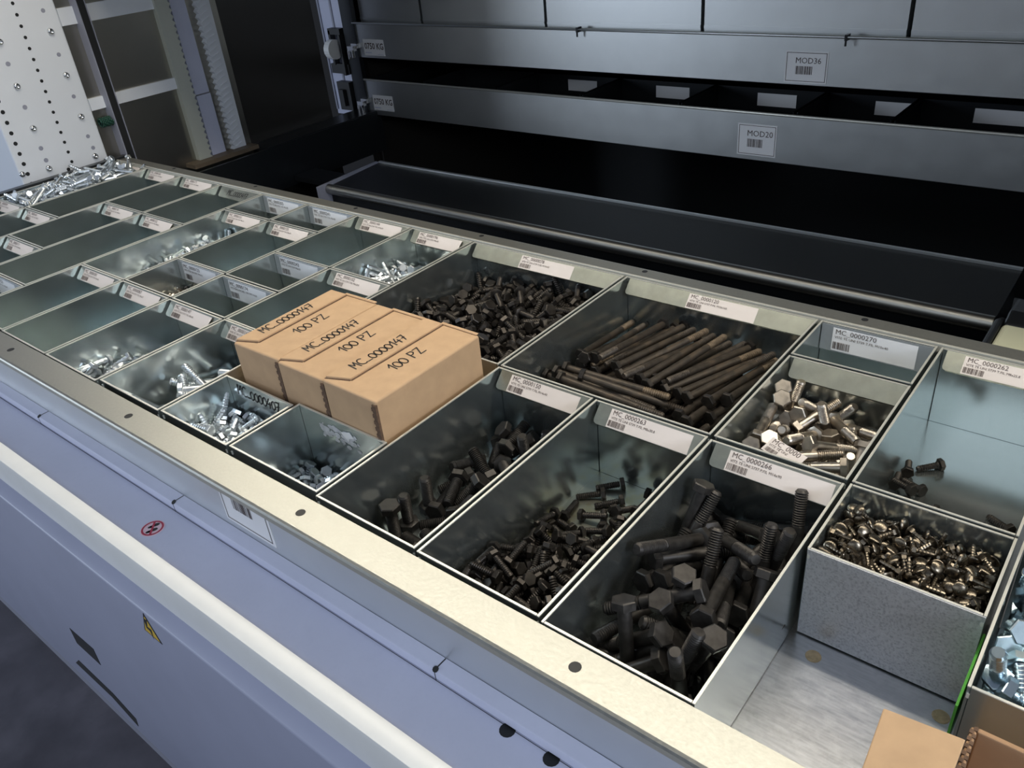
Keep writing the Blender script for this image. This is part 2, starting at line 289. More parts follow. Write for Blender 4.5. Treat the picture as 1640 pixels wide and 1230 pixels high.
# resting places of the fasteners: x y z in thousandths of a grid unit, then a quaternion in hundredths
PLACES = {}
PLACES['078'] = [
-1737,3808,-662,19,17,-65,-71,-1761,3791,-603,57,50,-64,11,-1872,3688,-554,44,84,-19,-25,-1856,3460,-662,7,6,67,73,-1485,3481,-627,50,48,-57,44,-1212,4036,-606,83,-6,-51,21,
-1927,3976,-467,6,84,-47,26,-1039,3917,-433,45,-56,-48,50,-1622,2228,-621,1,-47,60,65,-1026,3201,-595,3,60,45,67,-1627,2434,-500,83,-53,17,9,-1179,3746,-554,77,54,-14,33,
-696,4040,-600,87,4,-49,2,-1556,2683,-418,12,80,17,57,-1569,2471,-430,36,56,-8,-74,-1351,2671,-441,1,-97,-21,-11,-640,3738,-444,38,-54,49,-57,-1838,2371,-548,99,10,-10,-4,
-1539,2817,-562,53,-6,-29,79,-1754,3516,-635,70,39,-47,38,-1418,3831,-570,41,-80,-38,20,-1142,3787,-479,10,-7,88,46,-1546,3765,-490,0,43,45,-78,-1968,3149,-598,63,39,-30,61,
-1784,3326,-589,35,-68,-15,63,-1544,3579,-586,59,43,11,67,-1564,3681,-538,8,-68,22,69,-1276,3946,-518,68,-31,66,9,-1052,3919,-507,36,-46,-71,-40,-1625,3399,-602,39,8,67,-63,
-1854,2825,-495,66,4,68,32,-1771,3154,-513,10,35,-85,-39,-1040,4024,-480,30,-70,46,-45,-1222,3871,-505,42,16,-31,84,-1272,3823,-545,47,24,50,-68,-1414,3897,-453,50,-37,44,-64,
-898,2862,-469,2,44,-88,19,-1387,2278,-423,46,52,29,66,-1344,3950,-398,40,-36,-50,68,-229,3913,-431,37,63,64,24,-900,3992,-372,30,12,-15,-93,-1867,3608,-545,65,-46,61,0,
-1676,4040,-605,3,61,3,-79,-1542,3418,-553,79,-8,-60,9,-1970,3917,-629,22,-10,58,78,-1340,3010,-564,62,63,36,30,-1929,2377,-510,24,-13,10,96,-1382,4001,-489,42,23,-87,10,
-1537,3834,-450,47,-55,-52,45,-113,3690,-419,83,44,-21,27,-885,3777,-306,37,83,-37,-22,-1339,2400,-365,24,75,-2,-62,-283,3306,-356,45,34,-75,-36,-1540,3605,-489,44,72,37,-38,
-292,3863,-418,87,-12,-48,2,-897,2138,-430,77,18,-51,-35,-1625,3262,-523,21,17,-81,53,-1780,2146,-362,92,-9,27,-27,-1909,3152,-566,10,-19,28,94,-783,3933,-441,59,-70,21,-34,
-1736,3335,-525,6,-19,66,72,-289,3322,-431,38,-58,35,63,-1889,2534,-342,27,-77,-56,-14,-1553,3161,-487,66,53,-34,-40,-661,3892,-364,84,-22,28,41,-1471,2184,-284,38,-67,56,-31,
-1966,2976,-447,69,-50,36,38,-1360,3114,-421,67,-14,66,-32,-1438,4035,-472,73,18,12,64,-1622,2147,-550,83,-17,7,-53,-121,3462,-437,82,32,-21,44,-567,3820,-421,31,39,87,8,
-1692,2385,-468,72,40,54,-15,-1969,2905,-384,21,-8,55,81,-699,3908,-469,58,-58,56,-7,-1850,3308,-521,27,87,-3,-41,-829,4031,-272,11,-83,51,-20,-1517,4039,-430,21,48,-85,-7,
-1476,2818,-436,33,-76,6,56,-131,3377,-254,9,-21,65,72,-688,3669,-311,25,-18,-73,61,-267,2130,-307,4,-100,0,-2,-1308,2973,-362,56,28,65,-42,-1632,3492,-468,64,13,43,-63,
-1964,2539,-344,72,43,33,-43,-1797,3513,-445,18,-1,-55,82,-1738,4040,-440,63,-31,-60,40,-1622,3854,-400,1,17,77,61,-296,4040,-448,48,-21,-18,83,-324,3833,-308,63,-62,39,-25,
-1922,3689,-513,92,31,23,-2,-1573,3244,-481,78,22,-35,-47,-1733,2356,-416,39,-22,41,-80,-1948,3855,-471,73,33,37,-46,-1736,3060,-351,65,-58,-34,-36,-1062,3987,-411,71,-33,-38,50,
-1808,3005,-377,50,-32,-56,-59,-1966,3602,-465,28,32,-59,69,-1710,3939,-515,81,7,6,-59,-1746,2502,-423,25,34,15,-89,-454,3927,-417,58,32,-42,-62,-1593,2409,-335,87,16,-46,3,
-1767,3233,-466,58,71,-11,-37,-792,2827,-460,58,-54,14,-60,-838,3805,-355,77,62,13,-8,-427,3419,-330,33,49,-51,-62,-1704,2953,-302,81,3,-52,-26,-1340,3132,-489,11,-39,-61,-68,
-1102,2134,-487,35,32,86,19,-1303,3018,-464,56,53,13,-62,-747,3701,-382,40,-32,-50,-70,-1250,2716,-513,23,-37,-69,-57,-1117,2972,-446,30,72,-11,-62,-561,3632,-447,24,10,90,-36,
-1173,2743,-478,51,43,26,-70,-747,2988,-405,32,47,-19,-80,-1049,2183,-451,28,40,-37,-79,-1966,3390,-548,83,4,5,55,-1907,2924,-340,25,96,9,11,-723,3512,-408,40,77,-39,-32,
-1015,3338,-429,3,-52,-30,-80,-987,3373,-488,36,-75,-25,49,-1785,2805,-386,43,33,67,51,-717,3441,-462,96,7,23,17,-515,3571,-406,31,85,-4,43,-506,3725,-318,92,3,-36,12,
-524,3572,-317,51,-24,-45,69,-1168,3080,-380,45,41,48,-63,-1065,3064,-324,90,41,13,-5,-511,3826,-345,31,-32,0,90,-1414,2231,-251,47,-83,24,-20,-295,2729,-208,23,36,72,55,
-958,3696,-307,66,68,26,18,-354,2762,-236,10,35,72,-60,-1192,3498,-358,44,-67,-20,-57,-308,3480,-339,68,49,3,55,-1255,2229,-289,73,54,-30,-29,-828,2771,-405,65,64,-27,30,
-1338,3544,-454,69,63,-30,-18,-218,2614,-228,47,70,21,-50,-1505,2958,-382,68,61,9,-40,-1863,2130,-365,26,46,-83,-20,-1272,3652,-333,2,5,-57,-82,-1178,2550,-350,53,8,-84,0,
-1576,3066,-348,55,-83,-3,0,-1841,2190,-304,21,-54,-82,-3,-508,3334,-359,70,15,31,63,-556,4035,-316,78,23,54,22,-1030,3205,-400,7,-8,52,85,-1051,2328,-378,24,-82,-29,-42,
-650,2732,-396,36,-75,46,-31,-203,2278,-230,4,82,-54,-19,-714,3116,-350,29,0,80,52,-882,3473,-371,58,30,72,-24,-1669,3014,-416,99,-16,1,0,-1042,2840,-349,45,-19,-83,24,
-417,2957,-231,43,-78,38,25,-1342,2480,-330,20,46,-22,84,-1203,3322,-313,24,41,46,-75,-541,2813,-278,27,73,-17,60,-1489,3290,-414,48,-42,-17,75,-270,3205,-251,81,43,38,-13,
-301,2321,-276,2,-12,70,-71,-1398,3616,-411,48,-66,43,40,-339,3568,-326,53,-24,-54,61,-531,3071,-276,32,-86,-28,29,-1192,3125,-320,11,41,62,66,-1211,2590,-267,56,-82,-14,0,
-1962,2635,-300,71,35,31,-52,-165,3932,-360,20,-35,33,85,-433,3615,-272,28,-35,-22,86,-1032,2565,-215,2,51,-62,-60,-1125,2179,-272,8,-12,20,97,-829,3145,-371,36,-88,26,17,
-1546,3632,-407,59,70,-24,33,-955,2167,-283,75,6,-41,-52,-288,3764,-358,54,8,76,35,-1191,2301,-129,68,52,16,49,-1051,2342,-261,88,-44,-15,-6,-1756,2664,-384,86,-43,21,18,
-1278,3546,-298,76,-13,60,-23,-878,3157,-285,12,-16,-90,-37,-510,3933,-241,4,-32,69,-65,-914,3079,-281,27,-69,43,51,-1858,3893,-495,41,82,-21,-33,-340,3050,-147,70,57,24,-36,
-978,2784,-357,56,67,-28,-39,-113,2244,-64,30,-19,-61,-71,-1004,2305,-219,23,58,78,11,-731,3341,-314,28,-50,54,62,-878,3253,-272,31,-30,67,-61,-1914,2244,-340,72,-65,14,-21,
-751,2623,-313,25,-61,-19,-73,-992,3058,-299,72,-28,27,58,-1632,2606,-397,78,3,52,-36,-1047,3646,-270,42,57,54,-45,-1350,3698,-354,74,-61,11,28,-1477,3008,-330,1,6,-74,-67,
-959,3584,-267,61,79,5,-8,-221,3628,-303,20,-64,-49,-55,-733,3627,-254,66,-64,-37,-15,-110,3830,-293,25,10,-52,81,-1406,2841,-341,48,25,-76,35,-590,2498,-333,17,-6,-94,-28,
-741,2131,-245,63,31,55,46,-966,2872,-222,79,-47,-15,-37,-1343,3308,-368,24,49,-60,58,-1051,3884,-376,79,-58,21,2,-432,3688,-268,64,9,68,35,-483,2875,-154,36,66,34,-57,
-986,2379,-295,87,6,35,-35,-1353,2826,-423,61,62,35,36,-1374,3161,-343,10,36,-16,91,-115,2737,-138,76,43,-30,38,-567,2639,-274,23,-18,88,37,-865,3430,-270,28,-44,-32,-79,
-698,2487,-227,37,57,-4,-74,-241,3278,-238,49,-64,7,60,-829,3310,-295,66,13,-26,-69,-1696,2588,-252,55,-32,58,51,-1054,2590,-354,53,71,18,42,-1423,3252,-344,4,-14,86,48,
-1476,2352,-268,71,-52,34,-33,-112,3180,-170,74,64,7,-17,-922,2633,-226,31,53,-55,57,-540,2526,-211,74,49,7,-46,-526,2322,-122,55,-29,-4,-78,-1119,3326,-276,75,48,-34,29,
-1400,2766,-306,83,-38,-31,26,-635,3229,-204,0,-71,27,65,-267,3575,-205,62,32,54,47,-162,2565,-150,65,48,9,-59,-1045,2721,-276,79,-34,-12,49,-597,3319,-209,31,57,68,-34,
-1132,3387,-219,50,-67,-4,55,-1630,2668,-325,27,31,61,-68,-187,3125,-110,49,16,-67,53,-124,2958,-68,62,67,-35,20,-1554,2709,-318,79,-44,-2,43,-428,3233,-150,42,41,14,80,
-795,2644,-263,36,40,-16,83,-223,3642,-234,47,-52,-28,66,-409,2454,-98,34,31,-66,59,-930,3508,-193,5,-49,49,72,-370,3476,-197,60,-42,56,-38,-1331,3354,-298,25,-15,73,62,
-1064,3074,-217,85,13,29,41,-439,3140,-183,43,-75,-19,-46,-731,2818,-254,90,23,-36,-6,-887,2486,-134,73,55,8,39,-1560,3891,-345,20,56,-47,65,-124,2130,-377,4,-100,0,2,
-1562,2234,-335,32,78,-6,-54,-289,2791,-297,20,-25,-60,-74,-838,2275,-422,81,-30,44,-24,-114,2811,-283,54,65,-46,28,-348,3014,-263,52,51,-56,38,-1202,3593,-409,43,23,74,-45,
-1095,3057,-399,27,-72,-60,-23,-629,3306,-356,72,-11,-30,-62,-714,3081,-413,74,52,1,44,-1176,2267,-246,20,42,48,-74,-428,2190,-230,34,-84,41,-9,-669,2131,-332,32,-71,-38,50,
-1255,2531,-308,69,7,67,-27,-501,3161,-285,45,-70,55,-11,-282,2239,-200,35,-30,47,-75,-519,2159,-214,89,-24,-28,26,-625,2214,-282,64,9,-75,-9,-674,2319,-315,61,24,19,-73,
-110,2396,-245,52,-48,44,56,-579,3013,-282,76,7,-60,-25,-222,2752,-156,70,-67,16,19,-485,2638,-208,1,48,-40,78,-916,2994,-315,46,-74,-47,-10,-136,3048,-254,23,-2,-52,82,
-570,2988,-221,7,67,-51,53,-869,2318,-281,49,-24,-62,-56,-467,2407,-140,19,-77,53,-30,-165,3336,-175,22,46,47,-72,-733,2401,-304,34,-68,-53,37,-758,2899,-296,46,88,4,7,
-1094,2537,-230,73,-8,-49,-47,-817,2348,-248,57,38,-40,61,-303,2605,-138,75,-55,-22,29,-936,2655,-287,38,-57,-38,-62,-150,2439,-143,21,-18,-32,-91,-336,2313,-168,62,-74,20,-15,
-560,2869,-217,17,-60,26,74,-529,2551,-305,2,-36,37,-86,-473,3262,-270,31,17,-71,-61,-387,2154,-74,49,-50,54,-46,-217,2353,-143,82,-22,-53,2,-1050,2809,-236,66,-32,20,-65,
-805,2558,-246,72,-3,-32,-61,-699,2611,-253,84,-53,0,10,-454,2797,-117,0,-56,10,82,-1295,2131,-131,69,25,48,48,-1306,2875,-258,67,33,64,17,-1452,2587,-300,31,32,66,-60]
PLACES['263'] = [
1258,517,-672,67,6,-67,-31,1217,150,-672,60,55,40,43,1898,402,-588,3,26,-97,-1,1070,393,-608,50,82,24,-9,1321,562,-672,65,1,-67,-36,1450,152,-672,9,8,67,73,
1558,835,-671,36,42,52,-65,1756,409,-672,72,66,-15,-16,1248,259,-672,55,50,45,49,1329,880,-672,35,-35,57,65,1670,558,-672,12,-11,67,-73,1560,1057,-672,61,56,38,41,
1778,277,-672,69,64,-23,-25,1171,170,-623,69,68,-13,20,1283,918,-631,54,-49,17,-66,1465,469,-672,46,25,-63,58,1368,664,-671,73,19,64,13,1748,367,-598,34,12,73,58,
1844,591,-672,72,66,13,15,1372,736,-640,75,56,11,-33,1858,695,-672,16,15,-66,-72,1122,425,-577,1,4,-50,-86,1601,463,-653,37,-56,24,70,1664,758,-672,53,65,-19,51,
1614,688,-638,75,-4,55,36,1155,632,-672,46,67,11,-57,1313,184,-624,34,-58,57,-46,1323,470,-630,52,68,44,-27,1074,704,-635,27,-44,-66,-54,1667,90,-672,72,22,-64,-14,
1211,493,-625,56,79,-22,-13,1299,814,-635,59,-51,16,-60,1155,1298,-672,11,-63,24,-73,1425,60,-621,71,24,-50,-44,1462,829,-668,67,64,18,-34,1814,305,-603,13,87,21,43,
1551,212,-629,80,-11,-50,31,1445,316,-665,21,69,15,67,1702,421,-598,65,52,-55,8,1726,605,-612,27,16,68,66,1647,225,-605,46,88,9,5,1146,1695,-672,5,-56,-37,-74,
1500,606,-615,73,62,-28,-6,1139,647,-624,54,-72,39,20,1071,678,-569,19,7,58,-79,1143,205,-576,71,-54,37,-24,1073,146,-654,69,-48,37,40,1469,61,-533,44,0,90,5,
1756,782,-596,39,-89,-10,-20,1518,410,-640,29,38,-41,-78,1106,1465,-672,5,-5,67,-73,1160,507,-595,46,57,-66,-17,1072,1054,-668,52,-42,52,54,1617,539,-604,43,57,26,-65,
1074,367,-494,38,32,65,-58,1818,1149,-554,78,-59,-18,-14,1482,132,-551,52,13,71,46,1484,279,-594,70,-7,71,-7,1372,536,-589,30,-13,-52,79,1439,1341,-640,78,15,54,28,
1679,816,-600,70,33,7,-63,1607,152,-611,9,-56,9,-82,1322,257,-592,20,25,-68,-67,1232,1099,-672,69,-11,-67,26,1130,114,-572,53,-50,-4,-68,1204,933,-625,22,20,-45,84,
1295,872,-594,66,-27,6,-70,1363,772,-530,68,64,-33,-11,1587,354,-510,20,27,61,-72,1900,1220,-532,66,-70,16,21,1505,572,-562,73,44,-30,-43,1137,350,-560,52,-67,0,-53,
1585,387,-570,58,53,-57,-24,1195,346,-598,42,-10,81,40,1840,633,-613,53,38,-73,20,1722,63,-636,7,53,-11,-84,1440,883,-630,1,21,-52,83,1873,195,-624,25,-5,48,84,
1329,313,-544,6,71,50,50,1202,790,-626,69,38,54,-30,1208,665,-565,75,45,41,25,1757,367,-545,23,67,31,64,1074,117,-445,83,17,18,-51,1650,182,-530,51,-16,64,55,
1456,1107,-607,30,56,45,-62,1532,561,-518,64,39,-51,43,1738,61,-559,77,-28,-35,46,1806,219,-593,38,81,34,-27,1113,837,-587,9,-69,65,31,1760,588,-562,57,45,-46,-50,
1216,1036,-603,31,35,-2,-88,1576,1417,-638,59,-23,-50,-59,1503,200,-513,58,44,-40,55,1827,215,-529,39,17,47,78,1389,748,-588,48,-41,52,-58,1900,64,-532,1,-71,70,7,
1817,667,-455,48,-51,70,-9,1394,514,-470,3,-42,11,-90,1747,198,-494,44,-23,-42,-76,1614,827,-539,50,-26,-51,65,1293,1199,-633,45,-24,76,40,1900,560,-603,78,57,-19,18,
1322,1049,-630,34,-81,-7,-48,1595,581,-531,23,-55,-61,-52,1154,348,-501,56,-52,40,51,1832,984,-563,49,-51,-12,-70,1442,254,-493,66,42,-43,45,1857,440,-491,13,-11,-60,78,
1812,620,-528,53,52,51,42,1648,435,-495,59,37,20,-69,1777,745,-513,82,-39,-41,-9,1215,218,-489,37,66,56,33,1730,1378,-593,21,65,31,66,1885,525,-449,19,-36,64,65,
1185,740,-506,40,11,-75,51,1701,425,-497,49,-72,-27,-41,1347,148,-536,45,-23,-67,54,1704,481,-401,32,-10,88,-33,1494,852,-547,47,-77,40,-13,1101,422,-436,25,-2,69,-68,
1851,136,-401,68,8,-46,57,1205,791,-567,66,-45,38,-47,1199,151,-426,52,2,85,8,1211,60,-338,63,-3,78,3,1388,1507,-672,72,47,49,-18,1789,443,-523,24,-4,83,51,
1699,1182,-531,36,30,61,-64,1070,280,-423,64,72,22,-14,1598,621,-474,12,-69,24,68,1768,108,-403,31,82,22,43,1397,764,-484,42,-23,31,82,1403,349,-521,13,-9,-71,68,
1134,207,-356,75,63,16,9,1288,360,-516,94,17,-22,19,1636,148,-393,52,-59,-31,-53,1144,1024,-608,42,-24,42,77,1482,140,-422,66,-70,27,-8,1195,1201,-672,30,-67,-7,67,
1661,913,-529,58,53,-34,-51,1263,109,-429,90,-24,33,15,1356,717,-485,7,30,-72,62,1108,980,-581,67,29,51,-45,1686,1020,-593,51,-61,34,50,1189,714,-456,26,52,50,64,
1324,1689,-672,73,-41,54,9,1431,691,-490,32,42,82,-22,1214,1874,-669,45,16,64,60,1417,1145,-594,91,41,-1,-8,1580,546,-463,40,43,-56,-58,1818,1121,-502,74,-57,5,-35,
1093,505,-391,60,-72,23,26,1585,1067,-546,11,-83,22,51,1822,396,-364,74,-54,-5,40,1273,444,-520,72,40,57,6,1638,149,-463,62,74,-12,-21,1325,476,-466,19,61,-12,76,
1501,325,-435,33,57,-46,-60,1317,1135,-620,88,39,-25,-2,1897,863,-493,29,-50,65,49,1244,576,-498,49,43,26,71,1783,457,-392,65,65,-17,-35,1234,145,-384,52,-54,-37,-55,
1454,260,-440,62,-7,-47,62,1603,212,-432,35,-5,-62,70,1861,945,-456,51,63,-57,11,1675,695,-494,53,32,-63,-47,1554,74,-310,53,-54,56,-33,1824,488,-451,17,10,-80,-57,
1750,64,-478,9,84,32,43,1321,1467,-636,9,-74,-29,61,1241,642,-410,68,71,15,-10,1359,63,-407,18,-40,1,-90,1340,317,-451,68,-48,-51,-24,1075,1205,-585,63,-76,-6,-11,
1801,230,-380,27,-3,-42,87,1826,656,-400,50,-33,71,38,1469,307,-386,13,-10,-70,-69,1196,480,-435,40,-26,-74,-48,1653,631,-434,81,-12,-57,8,1452,660,-446,3,-29,-65,-71,
1208,359,-360,58,-42,59,-37,1562,427,-461,82,-42,4,-38,1754,199,-397,31,-63,70,-17,1802,138,-502,9,79,38,47,1250,481,-388,44,38,-53,-62,1842,1107,-672,70,-50,45,23,
1769,912,-672,74,-31,-60,3,1670,1125,-672,70,64,22,24,1790,1122,-641,3,4,-77,-63,1831,769,-591,11,34,-40,-84,1542,1198,-645,49,32,49,64,1752,1082,-590,12,-13,68,71,
1521,985,-649,81,23,55,2,1670,1277,-672,70,13,66,24,1857,1221,-590,38,23,70,-57,1882,912,-639,1,1,78,62,1686,1306,-622,7,-6,82,56,1832,1418,-672,57,-63,24,46,
1626,885,-587,31,22,-76,52,1577,1054,-603,37,-81,38,26,1899,886,-578,61,41,-43,52,1691,1697,-672,58,63,-25,46,1744,1455,-672,18,16,-66,-71,1543,1493,-672,61,56,38,41,
1510,1347,-672,72,67,-12,-13,1648,1656,-640,52,-5,56,64,1621,1948,-669,58,-36,-56,47,1804,1832,-672,58,-54,-41,45,1485,1586,-672,37,34,-58,-63,1490,1660,-641,27,4,-56,78,
1565,1773,-656,42,29,55,-66]
PLACES['150'] = [
832,229,-546,33,-86,26,30,655,252,-640,73,44,49,-16,381,491,-640,56,50,44,49,374,758,-640,4,-56,-36,-75,363,127,-545,0,-97,23,0,826,748,-635,34,-22,61,68,
135,649,-545,0,96,27,0,689,630,-640,75,66,-3,-4,434,1496,-563,8,55,-62,-56,152,1199,-640,73,-65,16,-18,236,946,-616,43,25,65,-58,461,1388,-640,75,66,-3,-4,
746,521,-499,67,-14,69,-22,779,189,-440,93,27,25,-7,126,893,-545,0,81,-59,0,663,413,-452,63,-2,72,-29,386,1109,-563,31,-37,-18,-86,120,510,-545,73,0,0,-68,
277,1043,-541,16,11,-65,-74,766,1401,-598,49,-60,-49,40,786,1670,-524,55,-4,-68,-49,109,327,-553,94,32,11,-9,239,193,-544,91,26,2,-33,585,636,-550,7,54,20,81,
444,1752,-539,0,3,-100,-4,454,1035,-633,48,6,64,60,447,282,-529,72,-33,61,-9,834,784,-501,54,-20,-49,-65,109,1387,-577,24,-46,-67,-53,858,1081,-588,58,73,24,-25,
438,270,-637,15,-54,36,75,315,1808,-477,48,65,-48,35,527,881,-510,57,34,53,-52,241,1425,-558,29,-50,70,-41,688,1124,-640,61,60,28,-43,796,1181,-640,32,-39,-54,-68,
176,1695,-633,63,-33,-56,-43,608,1711,-640,16,49,45,-73,840,1607,-633,65,42,-49,40,616,783,-607,7,20,54,82,578,1896,-545,0,83,-55,0,246,1854,-551,84,9,-33,41,
769,1885,-517,3,84,-44,32,356,1821,-581,51,13,46,71]
